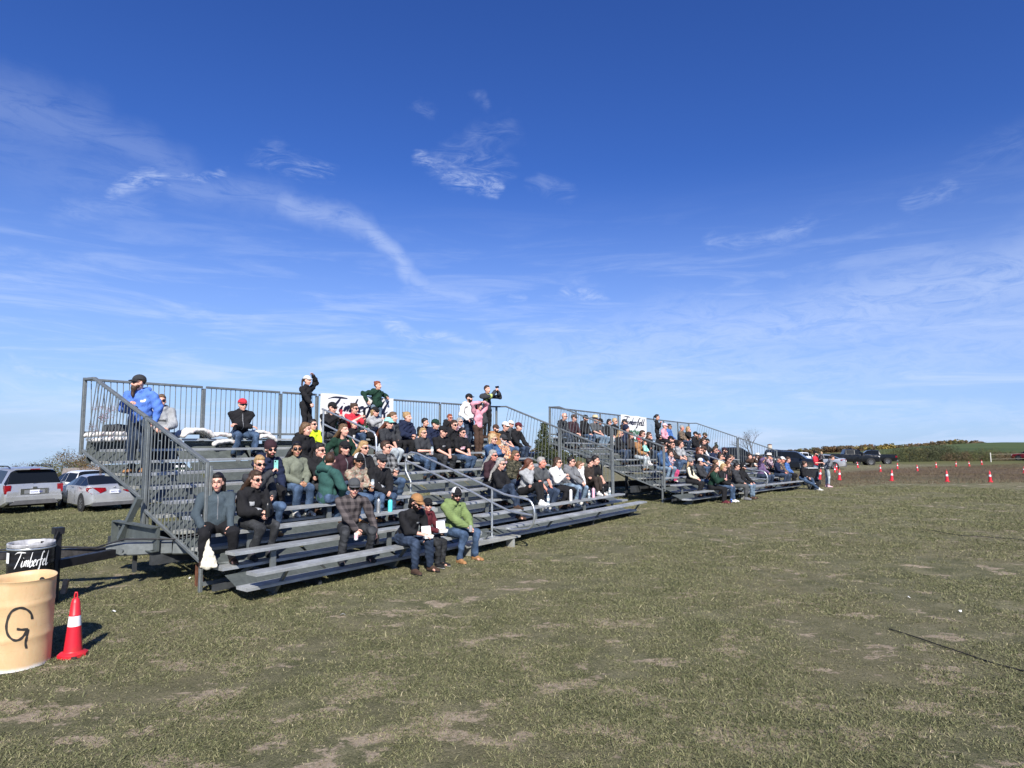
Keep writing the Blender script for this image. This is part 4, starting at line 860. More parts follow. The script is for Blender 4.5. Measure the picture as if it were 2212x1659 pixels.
sit('a18', 1, 1394, 1611, 10, 'woman in red T-shirt with dark hair in a bun holding up a phone', look=68, hands=((.08, .38, .58), (-.08, .36, .52)), pose='phone', top='red', kind='tee', legs='jeans', hairc='brown', hairs='bun', fat=1.15, **F_)
sit('a19', 1, 1396, 1652, 9, 'child in pink cap and black T-shirt pointing to the right', look=76, hands=((.10, .30, .12), (-.05, .55, .62)), pose='knees', top='black', kind='tee', legs='ljeans', hairc='blond', hat='cap', hatc='lpink', mark=(0, .36, .05, .05, 'white'), k=.76, glasses=None)
sit('a20', 1, 1477, 1624, 10, 'woman in pale grey sweater and black cap looking at her dark phone', look=70, pose='phone', top='lgrey', kind='sweater', legs='black', hairc='blond', hairs='medium', hat='cap', hatc='black', fat=1.1, **F_)
sit('a21', 1, 1527, 1665, 8, 'girl in mint green cap with very long auburn hair eating a snack', look=66, pose='folded', top='char', kind='tee', legs='wjeans', shoes='white', hairc='auburn', hairs='blown', hat='cap', hatc='mint', **F_)
sit('a22', 1, 1545, 1645, 9, 'young blonde girl in dark jacket behind the mint cap', look=78, top='char', kind='jacket', legs='black', hairc='lbrown', hairs='pony', glasses=None, kmin=.8, **F_)
sit('a23', 1, 1604, 1638, 9, 'blonde young woman in navy and black anorak, black leggings and white socks', look=80, pose='can', top='navy', kind='hoodie', legs='black', shoes='black', socks='white', hairc='blond', hairs='bun', glasses=None, **F_)
sit('a24', 1, 1676, 1665, 9, 'dark-haired girl in black T-shirt leaning forward in profile', look=86, lean=.22, top='black', kind='tee', legs='black', hairc='black', hairs='short', glasses=None, kmin=.8, **F_)
sit('a25', 1, 1713, 1667, 8, 'boy in navy hoodie and dark cap with white patch', look=62, top='navy', legs='bjeans', hairc='brown', hat='cap', hatc='dkgreen', glasses=None)
sit('a26', 1, 1771, 1647, 10, 'balding ginger man in black hoodie on the top row', look=50, top='black', legs='black', hairc='red', hairs='short', skn='r', kmin=.88)
sit('a27', 1, 1785, 1672, 8, 'woman in black zip hoodie with brown hair tied back', look=48, top='black', legs='black', hairc='brown', hairs='pony', **F_)
sit('a28', 1, 1812, 1663, 9, 'grey-haired woman in black and white patterned top and sunglasses', look=52, top='print', kind='sweater', legs='black', shoes='tan', hairc='grey', hairs='medium', kneew=.2, **F_)
sit('a29', 1, 1667, 1708, 7, 'blonde woman in dark T-shirt holding a clear blue water bottle', look=55, pose='can', top='char', kind='tee', legs='jeans', shoes='brown', hairc='blond', hairs='medium', fat=1.15, **F_)
sit('a30', 1, 1744, 1690, 7, 'broad man in black lettered T-shirt and black cap leaning on his thighs', look=68, lean=.2, pose='folded', top='black', kind='tee', legs='bjeans', shoes='brown', hairc='black', hat='cap', hatc='black', fat=1.3, mark=(-.02, .40, .07, .018, 'lgrey'))
sit('a31', 1, 1821, 1706, 7, 'young woman in black printed T-shirt and light bootcut jeans', look=52, pose='lap', top='black', kind='tee', legs='jeans', shoes='brown', hairc='black', hairs='pony', mark=(0, .34, .08, .04, 'lpink'), upl='wide', **F_)
sit('a32', 1, 1954, 1690, 8, 'moustached man in tan hooded work jacket and brown cap', look=58, lean=.2, pose='can', top='tan', legs='jeans', hairc='brown', hat='cap', hatc='brown', glasses=None, beard='short')
sit('a33', 1, 1988, 1679, 8, 'young man in black T-shirt and white cap above the seated old couple', look=60, lean=.18, pose='folded', top='black', kind='tee', legs='jeans', hairc='brown', hat='cap', hatc='white')
sit('a34', 1, 2012, 1676, 9, 'man in white cap mostly hidden behind the other white cap', look=62, top='dgrey', legs='jeans', hairc='brown', hat='cap', hatc='white', k=.95)
sit('a35', 1, 2040, 1683, 8, 'young man in black hoodie and maroon cap with elbows on his knees', look=74, lean=.2, pose='knees', top='black', legs='djeans', hairc='brown', hat='cap', hatc='maroon', glasses=None)
sit('a36', 1, 1939, 1728, 6, 'elderly blonde woman in denim jacket clapping her hands', look=66, pose='clap', top='denimjkt', kind='jacket', legs='djeans', hairc='straw', hairs='bob', **F_)
sit('a37', 1, 1982, 1733, 6, 'grey-bearded man in colourful floral shirt and dark cap', look=45, pose='folded', top='floral', kind='shirt', legs='print', hairc='white', beard='short', hat='cap', hatc='char', fat=1.15)
sit('a38', 1, 1942, 1797, 4, 'woman in dark sweater with long wavy grey hair behind the black sweatshirt', look=60, top='plum', kind='sweater', legs='black', hairc='grey', hairs='blown', fat=1.2, skn='r', **F_)
sit('a39', 1, 1971, 1828, 3, 'grey-haired woman in black sweatshirt, jeans and brown sandals', look=66, pose='folded', top='black', kind='sweater', legs='djeans', shoes='brown', hairc='grey', hairs='blown', fat=1.25, feet=[(.13, .52, -.13), (.02, .50, -.35)], **F_)
sit('a40', 1, 2031, 1797, 4, 'woman in camouflage hooded jacket with sunglasses between two grey-haired women', look=62, top='dcamo', kind='hoodie', legs='djeans', hairc='lbrown', hairs='long', fat=1.15, skn='r', **F_)
sit('a41', 1, 2081, 1831, 3, 'girl in light grey hoodie with long brown hair and white trainers', look=98, turn=.15, pose='chin', top='lgrey', legs='black', shoes='white', hairc='auburn', hairs='blown', glasses=None, fat=1.15, feet=[(.13, .55, -.13), (-.02, .50, -.15)], **F_)
sit('a42', 1, 2132, 1824, 3, 'white-haired man in charcoal T-shirt and jeans with a pink wristband', look=72, pose='knees', hands=((.10, .38, .12), (-.05, .40, .14)), top='dgrey', kind='tee', legs='djeans', shoes='white', hairc='grey', glasses=None, skn='r', fat=1.15)
sit('a43', 1, 2195, 1824, 3, 'woman in bright white jacket and black leggings with hand raised to chest', look=68, hands=((.05, .30, .46), (-.05, .33, .40)), pose='can', top='white', kind='puffer', legs='black', hairc='brown', hairs='long', fat=1.15, **F_)
sit('a44', 1, 2250, 1821, 3, 'man in open grey zip hoodie with sunglasses and clasped hands', look=72, pose='folded', hands=((.06, .42, .24), (-.04, .42, .22)), top='grey', legs='ljeans', shoes='white', hairc='black', mark=(-.01, .36, .045, .07, 'dbrown'), fat=1.1)
sit('a45', 1, 2284, 1835, 3, 'woman in white zip top shading her eyes with one hand', look=75, lean=.16, hands=((-.06, .10, .72), (.06, .36, .12)), pose='brow', top='white', kind='sweater', legs='black', hairc='lbrown', hairs='bob', glasses='wire', **F_)
sit('a46', 1, 2324, 1824, 3, 'dark-haired woman in brown outfit with folded arms and white trainers', look=100, pose='crossed', top='dbrown', kind='sweater', legs='dbrown', shoes='white', hairc='black', hairs='bun', glasses=None, feet=[(.10, .52, -.13), (-.08, .52, -.13)], **F_)
sit('a47', 1, 2345, 1815, 3, 'black-haired young man in black T-shirt at the right end of the near stand', look=85, pose='folded', top='black', kind='tee', legs='black', shoes='black', hairc='black', glasses=None)
sit('a48', 1, 1639, 1985, 1, 'large bearded man in black shirt and tan cap bending over his food', look=58, turn=-.05, lean=.36, nod=.28, hands=((.02, .36, .34), (-.13, .32, .26)), pose='folded', top='black', kind='sweater', sleeve=.45, legs='djeans', shoes='brown', hairc='black', hairs='medium', beard='short', hat='cap', hatc='tan', fat=1.35, k=1.05, kneew=.17, mark=(-.07, .42, .035, .010, 'lgrey'))
sit('a49', 1, 1686, 1986, 1, 'boy in maroon hoodie and black cap between two men', look=28, hands=((.04, .33, .26), (-.08, .33, .26)), pose='folded', top='maroon', legs='bjeans', shoes='wblack', hairc='brown', hat='cap', hatc='black', k=.86, kneew=.10)
sit('a50', 1, 1799, 1945, 1, 'bearded man in bright green hoodie holding a can on the bottom row', look=24, turn=-.12, pose='can', hands=((.0, .38, .26), (-.11, .38, .24)), top='green', legs='jeans', shoes='tan', hairc='black', beard='short', hat='cap', hatc=('black', 'white'), kneew=.19, fat=1.08, k=1.04)
sit('a52', 1, 641, 1583, 10, 'woman in pale grey lettered hoodie with sunglasses pushed by the corner', look=30, turn=-.3, hands=((.12, .30, .22), (-.10, .32, .22)), top='lgrey', legs='black', shoes='wblack', hairc='lbrown', hairs='bun', mark=(0, .36, .09, .022, 'dgrey'), feet=[(.12, .42, -.40), (-.08, .40, -.42)], **F_)
sit('a53', 1, 962, 1577, 10, 'man in black jacket and red cap with folded arms on a cushion', look=48, turn=-.2, pose='crossed', top='black', kind='puffer', legs='jeans', shoes='wblack', hairc='grey', hat='cap', hatc='red', kneew=.2, k=1.06, fat=1.1)
# standing on the near stand
M = BMX[1]
stood('a51', M @ Vector((.40, 4.50, 1.62)), 1.06, -38, 0, 'bearded man in royal blue hoodie leaning on the sloping end rail', lean=.14, hands=((.04, .27, 1.18), (-.27, .08, .86)), polea=(.5, -.2, -.8), top='royal', legs='djeans', shoes='tan', hairc='brown', beard='long', hat='cap', hatc='char', fat=1.4, mark=(-.11, .44, .035, .018, 'white'), group='spectators standing on the near grandstand')
stood('a54', M @ Vector((4.92, 5.80, 2.25)), .94, 74, 66, 'cheering woman in black with white cap and one arm raised', hands=((.30, .16, 1.60), (.02, .30, .88))[::-1] and ((.16, .30, .92), (-.22, .02, 1.72)), top='black', kind='sweater', legs='black', shoes='black', hairc='brown', hairs='pony', hat='cap', hatc='white', glasses=None, mouth=True, polea=(.9, -.1, .1), group='spectators standing on the near grandstand', **F_)
stood('a55', M @ Vector((7.28, 5.80, 2.25)), .96, 72, 60, 'shouting red-haired girl in dark green hoodie perched on the back rail', hands=((.34, -.06, 1.10), (-.34, .10, 1.24)), top='dkgreen', legs='ljeans', hairc='red', hairs='bun', glasses=None, mouth=True, polea=(.7, -.6, .0), group='spectators standing on the near grandstand', **F_)
stood('a56', M @ Vector((10.98, 5.52, 1.82)), 1.12, 66, 50, 'man in white hoodie and black cap standing on the top row', hands=((.20, .16, .95), (-.18, .16, .95)), top='white', legs='djeans', hairc='black', beard='short', hat='cap', hatc='black', glasses=None, group='spectators standing on the near grandstand')
stood('a57', M @ Vector((10.78, 4.95, 1.63)), 1.07, 60, 50, 'woman in pink sweater with both hands on her head', hands=((.09, .16, 1.66), (-.09, .16, 1.66)), top='pink', kind='sweater', legs='brown', shoes='black', hairc='black', hairs='medium', hat='cap', hatc='black', glasses=None, polea=(1, -.1, .3), fat=1.05, upl='wide', group='spectators standing on the near grandstand', **F_)
stood('a58', M @ Vector((12.28, 5.80, 2.25)), 1.09, 52, 45, 'man in black coat and reflective safety vest filming with a phone', hands=((-.10, .30, 1.50), (-.24, .26, 1.52)), pose='phone', top='char', kind='jacket', legs='black', hairc='brown', glasses=None, mark=(.09, .36, .03, .24, 'hivis'), polea=(.6, -.1, -.7), group='spectators standing on the near grandstand')
# far stand
def q(key, x, y, row, label, **kw): return sit(key, 2, x, y, row, label, **kw)
q('b1', 2221, 1640, 10, 'shaven-headed man in dark puffer jacket at the far stand corner', look=62, top='char', kind='puffer', legs='djeans', hairs='bald', k=1.1)
q('b2', 2261, 1648, 10, 'person in maroon sweater and brown cap on the top row', look=78, top='plum', kind='sweater', legs='black', hairc='brown', hat='cap', hatc='brown')
q('b3', 2305, 1640, 10, 'tall man in black cap, black hoodie and jeans', look=56, top='black', legs='jeans', hairc='brown', beard='short', hat='cap', hatc='black')
q('b4', 2345, 1651, 10, 'man in straw hat and grey T-shirt with pale jeans', look=60, top='dgrey', kind='tee', legs='ljeans', hairc='grey', hat='brim', hatc='straw', pose='folded')
q('b5', 2365, 1662, 10, 'woman in black jacket and baseball cap behind the straw hat', look=60, top='char', kind='jacket', legs='ljeans', hairc='blond', hairs='pony', hat='cap', hatc='black', **F_)
q('b6', 2400, 1664, 10, 'dark-haired woman in black coat and white trousers', look=58, top='black', kind='jacket', legs='white', shoes='black', hairc='black', hairs='medium', **F_)
q('b7', 2422, 1661, 10, 'short-haired blonde woman in sunglasses and black top', look=55, top='black', kind='sweater', legs='black', hairc='straw', hairs='short', **F_)
q('b8', 2460, 1658, 10, 'man in dark hooded coat and cap in front of the banner', look=66, top='dbrown', kind='hoodie', legs='black', hairc='brown', hat='cap', hatc='char')
q('b9', 2468, 1689, 8, 'person with navy hood up in front of the banner', look=58, top='navy', hood=True, legs='djeans', hairs='short', glasses=None)
q('b10', 2441, 1707, 7, 'blonde girl in black holding something yellow', look=58, top='black', kind='jacket', legs='djeans', hairc='blond', hairs='long', **F_)
q('b11', 2528, 1710, 7, 'dark-haired woman in large sunglasses below the banner', look=55, top='black', kind='sweater', legs='black', hairc='brown', hairs='medium', **F_)
q('b12', 2519, 1735, 6, 'man in tan work jacket and red beanie with a toddler on his lap', look=72, pose='folded', top='tan', kind='hoodie', legs='wjeans', shoes='tan', hairc='red', beard='short', hat='beanie', hatc='red')
q('b14', 2555, 1716, 7, 'brown-haired woman eating behind the toddler', look=62, pose='chin', top='black', kind='jacket', legs='djeans', hairc='brown', hairs='long', **F_)
q('b15', 2596, 1724, 7, 'man in black hood and sunglasses', look=42, top='black', hood=True, legs='djeans', hairs='short', hairc='brown', beard='short')
q('b17', 2617, 1675, 10, 'blonde person in pink jacket and pale cap', look=66, top='pink', kind='jacket', legs='black', hairc='blond', hat='cap', hatc='lpink', **F_)
q('b18', 2636, 1677, 10, 'black-haired man in navy coat with bright blue hood', look=60, top='blue', legs='black', hairc='black', skn='t')
q('b19', 2685, 1684, 10, 'balding man in brown camouflage jacket', look=76, top='bcamo', kind='jacket', legs='djeans', hairc='grey', hairs='short', glasses=None, skn='r')
q('b20', 2709, 1691, 10, 'blonde woman in black with a hand to her chin', look=70, pose='chin', top='black', kind='jacket', legs='djeans', hairc='blond', hairs='bob', **F_)
q('b21', 2739, 1711, 8, 'man in black with long grey beard and black cap', look=64, top='black', legs='djeans', hairc='lbrown', beard='long', hat='cap', hatc='black')
q('b22', 2756, 1716, 9, 'woman in dark top with sunglasses beside the bearded man', look=60, top='char', kind='sweater', legs='black', hairc='brown', hairs='pony', **F_)
q('b23', 2775, 1716, 8, 'bearded man in camouflage cap on an upper row', look=55, top='black', kind='jacket', legs='black', hairc='brown', beard='short', hat='cap', hatc='dcamo')
q('b24', 2770, 1738, 6, 'woman in black and white top leaning to the right', look=66, top='black', kind='vest', neckline='white', legs='djeans', hairc='brown', hairs='pony', **F_)
q('b25', 2786, 1738, 7, 'man in black cap and black coat beside the white sleeves', look=66, top='black', kind='jacket', legs='djeans', hairc='brown', hat='cap', hatc='black', beard='short')
q('b26', 2628, 1748, 5, 'dark-capped bearded man in black behind the girl', look=60, top='black', legs='djeans', hairc='black', beard='short', hat='cap', hatc='black')
q('b27', 2647, 1754, 5, 'woman in brown jacket and sunglasses looking down at a phone', look=40, pose='text', top='dbrown', kind='jacket', legs='jeans', hairc='brown', hairs='medium', **F_)
q('b28', 2680, 1743, 5, 'teenage boy in pale grey T-shirt and jeans in profile', look=84, pose='folded', top='lgrey', kind='tee', legs='jeans', hairc='brown')
q('b29', 2641, 1783, 4, 'small girl in white patterned sweatshirt and pink trousers', look=58, pose='chin', top='print', kind='sweater', legs='rose', shoes='white', hairc='brown', hairs='medium', glasses=None, k=.84, **F_)
q('b30', 2614, 1767, 4, 'person in denim jacket just behind the end post', look=62, lean=.2, pose='folded', top='denimjkt', kind='jacket', legs='ljeans', hairc='brown')
q('b31', 2754, 1776, 4, 'woman with big curly auburn hair in black vest with hand to mouth', look=62, pose='chin', top='black', kind='jacket', legs='jeans', hairc='auburn', hairs='curly', **F_)
q('b32', 2769, 1770, 4, 'man in brown cap behind the curly-haired woman', look=55, pose='knees', top='black', kind='tee', legs='djeans', hairc='brown', beard='short', hat='cap', hatc='brown')
q('b33', 2816, 1773, 4, 'woman in navy puffer coat with sunglasses and raised hand', look=45, pose='clap', top='navy', kind='puffer', legs='black', hairc='brown', hairs='medium', **F_)
q('b34', 2853, 1776, 4, 'bearded man in black and maroon cap by the handrail', look=66, pose='clap', top='black', kind='jacket', legs='djeans', hairc='black', beard='short', hat='cap', hatc='plum')
q('b35', 2720, 1822, 2, 'woman in black vest with cream sleeves and grey beanie', look=30, pose='lap', top='black', kind='vest', neckline='cream', legs='black', shoes='brown', hairc='blond', hairs='long', hat='beanie', hatc='grey', fat=1.1, **F_)
q('b36', 2761, 1830, 2, 'man in charcoal hoodie and white and blue trucker cap', look=66, pose='folded', top='char', legs='jeans', hairc='brown', hat='cap', hatc=('blue', 'white'), k=.98)
q('b37', 2817, 1846, 1, 'brown-haired woman in dark green patched jacket looking down at her phone', look=72, nod=.25, pose='phone2', top='dkgreen', kind='jacket', legs='black', shoes='maroon', hairc='brown', hairs='blown', glasses=None, fat=1.1, **F_)
q('b38', 2850, 1843, 1, 'blonde woman in black jacket and blue jeans with white trainers', look=66, pose='folded', top='black', kind='jacket', legs='jeans', shoes='white', hairc='blond', hairs='medium', **F_)
q('b39', 2868, 1850, 2, 'auburn-haired woman with face hidden holding a brown bag', look=80, k=.86, top='black', kind='jacket', legs='black', hairc='auburn', hairs='medium', glasses=None, **F_)
q('b40', 2821, 1825, 2, 'curly blonde person behind the green patched jacket', look=88, top='dbrown', kind='jacket', legs='black', hairc='lbrown', hairs='curly', glasses=None, **F_)
q('b41', 2869, 1812, 2, 'woman with dark hair and sunglasses in brown jacket on second row', look=42, top='dbrown', kind='jacket', legs='black', hairc='black', hairs='medium', **F_)
q('b52', 2880, 1804, 3, 'blonde woman with sunglasses behind the dark-haired woman', look=50, top='char', kind='jacket', legs='black', hairc='lbrown', hairs='medium', **F_)
q('b42', 2900, 1839, 1, 'man in charcoal hoodie, grey trousers and sunglasses on bottom row', look=68, pose='folded', top='char', legs='dgrey', shoes='grey', hairc='black')
q('b43', 2927, 1841, 1, 'man in black hoodie with hood over a cap and faded jeans', look=66, nod=.15, pose='knees', top='black', hood=True, legs='ljeans', shoes='brown', hairc='brown', beard='short', hat='cap', hatc=('navy', 'white'), glasses=None)
q('b44', 2998, 1790, 2, 'curly-haired woman in purple sweater shading her eyes', look=78, pose='brow', top='purple', kind='sweater', legs='djeans', hairc='brown', hairs='curly', **F_)
q('b45', 3029, 1799, 3, 'woman in white brimmed hat and checked shirt', look=70, pose='chin', top='print', kind='sweater', legs='black', hairc='blond', hat='brim', hatc='white', **F_)
q('b46', 3065, 1805, 2, 'man in navy shirt, black cap and faded jeans', look=75, pose='folded', top='navy', kind='sweater', legs='djeans', hairc='grey', hat='cap', hatc='char', skn='r', fat=1.15)
q('b47', 3079, 1803, 2, 'man in white cap and brown camouflage shirt', look=72, pose='folded', top='bcamo', kind='sweater', legs='djeans', hairc='grey', hat='cap', hatc='white', skn='r')
q('b48', 3101, 1800, 2, 'woman in bright blue sweatshirt and spectacles with short dark hair', look=80, top='blue', kind='sweater', legs='black', hairc='brown', hairs='short', glasses='wire', fat=1.2, **F_)
q('b51', 3166, 1825, 1, 'woman in black sweater and jeans at the last seat beside a backpack', look=95, turn=.25, top='black', kind='sweater', legs='jeans', shoes='white', hairc='brown', hairs='bun', glasses=None, feet=[(.05, .72, -.36), (-.08, .55, -.36)], **F_)
q('b53', 2485, 1716, 7, 'dark-haired woman in brown coat below the left half of the banner', look=60, top='dbrown', kind='jacket', legs='black', hairc='brown', hairs='medium', **F_)
q('b54', 2641, 1731, 6, 'person in pale hoodie and dark cap one row above the small girl', look=64, top='lgrey', legs='djeans', hairc='brown', hat='cap', hatc='black')
q('b55', 2839, 1799, 3, 'woman in cream jumper with brown hair on the third row', look=62, top='cream', kind='sweater', legs='djeans', hairc='brown', hairs='medium', **F_)
stood('b16', BMX[2] @ Vector((9.3, 5.5, 1.82)), 1.04, 80, 70, 'woman with black ponytail standing in black, hands under her chin', hands=((.03, .17, 1.30), (-.03, .17, 1.28)), pose='chin', top='black', kind='sweater', legs='black', hairc='black', hairs='pony', group='spectators standing on the far grandstand', **F_)
# on the turf at the right end of the far stand
gl = onground(3259, 1919); stood('g1', gl, 1.0, 78, 82, 'girl in grey sweater and pink boots leaning forward on the grass', lean=.42, hands=((.12, -.04, .92), (-.12, -.04, .92)), top='grey', kind='sweater', legs='wjeans', shoes='lpink', socks='pink', hairc='brown', hairs='pony', glasses=None, group='people standing on the grass', **F_)
# man with cap holding a toddler, and people behind the far stand
c1 = atdist(3050+850/5.53, 34.5); stood('g2', c1, 1.05, 70, 40, 'man in red T-shirt and black cap carrying a small child', hands=((.08, .30, 1.12), (-.10, .32, 1.10)), top='red', kind='tee', legs='ljeans', hairc='brown', beard='short', hat='cap', hatc='black', glasses=None, group='people standing on the grass')
d_ = PP['g2']['M'] @ Vector((-.10, .26, 1.12)); stood('g3', d_-Vector((0, 0, .30)), .52, 100, 100, 'small child in grey hooded coat carried in the arms of a man', top='grey', legs='bjeans', hairc='straw', glasses=None, shoes='white', group='people standing on the grass')
c2 = atdist(2945, 33.0); stood('g4', c2, 1.0, 40, 40, 'person in brown jacket standing behind the far stand', top='brown', kind='jacket', legs='djeans', hairc='brown', pose='phone', hands=((.06, .25, 1.5), (-.06, .25, 1.48)), glasses=None, group='people standing on the grass')
c3 = atdist(2976, 33.5); stood('g5', c3, 1.0, 45, 45, 'person in white T-shirt and white hat standing behind the far stand', top='white', kind='tee', legs='djeans', hairc='brown', hat='brim', hatc='white', hands=((.20, .20, 1.0), (-.1, .3, 1.1)), group='people standing on the grass')
toddler = PP['b12']['M'] @ Vector((-.08, .26, .20)); person('b13', toddler, BL[2]['az']*0+R(55)+math.pi, pose='lap', k=.55, vox=.022, label='toddler in mint top and white trousers on the lap of the tan jacket', group='spectators seated on the far grandstand', top='mint', kind='sweater', legs='white', shoes='white', hairc='red', hairs='short', glasses=None)
flush()
# ============================================================ THINGS HELD, WORN AND LEFT ON THE SEATS
def onseat(b, xs, row, t=.11): 
    tt = RUN*(row-1)+t; s, _ = onT(b, xs, 1900, tt); s0, _ = s, 0
    # the column of the photo pixel crosses the seat at this s
    return BMX[b] @ Vector((s0, tt, .43+RISE*(row-1)))
def seatpt(b, xs, ys, row, t=.11):
    tt = RUN*(row-1)+t; s, z = onT(b, xs, ys, tt); return BMX[b] @ Vector((s, tt, .43+RISE*(row-1)))
def bottle(loc, h, r, colr, label, style='flask', rot=(0, 0, 0), cap_='black', group='bottles and cans in the stands'):
    o = thing('bottle', label, 'bottle', loc, rot, group); b_ = MB()
    glassy = style == 'water'
    m = mat('water_bottle', (.55, .66, .72), .08, 0, None, Alpha=.55, Transmission_Weight=.3) if glassy else mat('flask_'+colr, {'steel': (.45, .46, .47), 'turq': (.10, .62, .62), 'white': (.78, .78, .76), 'pink': (.80, .45, .55), 'black': (.015, .015, .015), 'navy': (.01, .015, .05), 'bluew': (.10, .25, .45)}[colr], .35, .7 if colr == 'steel' else .05)
    b_.lathe([(0, 0), (r*.92, 0), (r, .01), (r, h*.74), (r*.92, h*.80), (r*.55, h*.87), (r*.5, h*.9)], seg=16); b_.build('flask', m, o)
    b_ = MB(); b_.lathe([(r*.52, h*.88), (r*.56, h*.89), (r*.56, h*.985), (r*.3, h), (0, h)], seg=12)
    if style == 'flask': b_.tube([(-r*.5, 0, h*.97), (-r*.45, 0, h*1.06), (r*.45, 0, h*1.06), (r*.5, 0, h*.97)], .006, 6)
    b_.build('cap', cloth(cap_), o)
    if glassy: b_ = MB(); b_.lathe([(r*1.02, h*.38), (r*1.02, h*.62)], seg=16); b_.build('paper_band', WHITE, o)
    return o
def can(loc, label, col_='white', rot=(0, 0, 0), band=None):
    o = thing('drink_can', label, 'can', loc, rot, 'bottles and cans in the stands'); b_ = MB()
    b_.lathe([(.024, 0), (.030, .006), (.0325, .014), (.0325, .104), (.028, .116), (.026, .118)], seg=14, mi=0); b_.lathe([(.027, .117), (.024, .114), (0, .114)], seg=14, mi=1)
    if band: b_.lathe([(.0328, .035), (.0328, .08)], seg=14, mi=2)
    b_.build('can_body', [cloth(col_), PIPE, cloth(band or 'white')], o); return o
def phone(loc, d, label, colr='black', up=(0, 0, 1)):
    o = thing('phone', label, 'phone', loc, (0, 0, 0), 'phones held up by spectators'); z = Vector(up).normalized(); y = Vector(d); y = (y-z*y.dot(z)).normalized(); x = y.cross(z)
    o.matrix_world = Matrix.Translation(loc) @ Matrix((x, y, z)).transposed().to_4x4(); b_ = MB(); b_.box((-.037, -.004, -.076), (.037, .004, .076)); b_.build('case', cloth(colr), o)
    b_ = MB(); b_.box((-.034, -.0055, -.072), (.034, -.0042, .072)); b_.build('screen', LENS, o); b_ = MB(); b_.box((.008, .0042, .045), (.030, .0065, .068)); b_.build('camera', LENS, o); return o
def palm(key, i=0, out=.06, drop=0.):
    P_ = PP[key]; return P_['wr'][i]+P_['dirs'][i]*out+Vector((0, 0, drop))
def fwd(key): return PP[key]['M'].to_3x3() @ Vector((0, 1, 0))
# hand-held
can(palm('a50', 0, .09, -.05)+Vector((-.02, -.03, 0)), 'silver can held by the man in the green hoodie', 'lgrey')
can(palm('a8', 0, .09, -.09)+Vector((-.03, -.05, 0)), 'white can standing by the hand of the plaid shirt man', 'white', band='lpink')
can(palm('a13', 0, .08, -.03), 'dark can held by the man in buffalo plaid', 'black', band='lgrey')
bottle(palm('a2', 0, .09, -.07)+Vector((.02, -.02, 0)), .24, .036, 'black', 'black steel tumbler held by the woman with wind-blown hair', 'flask')
bottle(palm('a29', 0, .08, -.10), .24, .036, 'bluew', 'clear blue bottle held by the blonde woman in dark T-shirt', 'water')
bottle(palm('a9', 0, .08, -.06), .20, .032, 'white', 'white bottle held by the person in striped camouflage', 'water')
for k_, c_, l_, i_ in (('a3', 'mint', 'light blue phone held in front of the smiling blonde woman', 0), ('a17', 'red', 'red phone raised by the shouting man in the black cap', 0), ('a18', 'black', 'black phone held up by the woman in red', 0), ('a20', 'navy', 'dark phone held by the woman in the pale grey sweater', 0), ('a58', 'black', 'black phone held level by the man in the safety vest', 1), ('b37', 'pink', 'small phone in the hands of the woman in green patched jacket', 0), ('a8', 'black', 'black phone dangling from the plaid shirt man\'s hand', 1)):
    up_ = (0, 0, 1) if k_ != 'a58' else (.8, -.55, .1); phone(palm(k_, i_, .10, .05 if k_ not in ('a8',) else -.03), fwd(k_), l_, c_, up_)
# bottles standing on the seat planks
for xs, row, h, r, c_, st_, l_ in ((1492, 3, .30, .038, 'steel', 'flask', 'tall steel bottle standing beside the turquoise one'), (1538, 3, .26, .045, 'turq', 'flask', 'turquoise bottle standing on the third row'), (2158, 2, .25, .034, 'white', 'water', 'clear water bottle by the feet of the white-haired man'),
        (2247, 2, .34, .040, 'white', 'flask', 'tall white bottle standing on the second row'), (2283, 2, .27, .036, 'navy', 'flask', 'navy bottle standing on the second row'), (2319, 2, .22, .034, 'white', 'water', 'clear bottle next to the pink one'), (2336, 2, .30, .040, 'pink', 'flask', 'pink bottle under a hand on the second row'),
        (2374, 2, .30, .038, 'black', 'flask', 'black bottle standing near the white trainers'), (2400, 2, .22, .034, 'white', 'water', 'clear water bottle nearest the right end of the near stand')):
    bottle(onseat(1, xs, row), h, r, c_, l_, st_, cap_='black' if st_ == 'flask' else 'white')
bottle(onseat(1, 1107, 5), .22, .045, 'white', 'white cup bottle on the row beside the grey-green fleece', 'flask')
bottle(onseat(2, 2772, 3), .24, .036, 'white', 'clear water bottle on the far stand behind the trucker cap', 'water', cap_='white')
can(onseat(1, 692, 7), 'green and white can below the sneakers, left of the pair', 'white', band='dkgreen'); can(onseat(1, 718, 7), 'green and white can below the sneakers, right of the pair', 'white', band='dkgreen')
can(BMX[1] @ Vector((onT(1, 897, 1838, RUN*6-.25)[0], RUN*6-.25, RISE*6+.035)), 'white can lying on its side on an upper tread', 'white', rot=(0, math.pi/2, .5))
g_ = onground(2880, 1978); can(g_, 'blue can standing in the grass by the maroon boots', 'royal', band='navy')
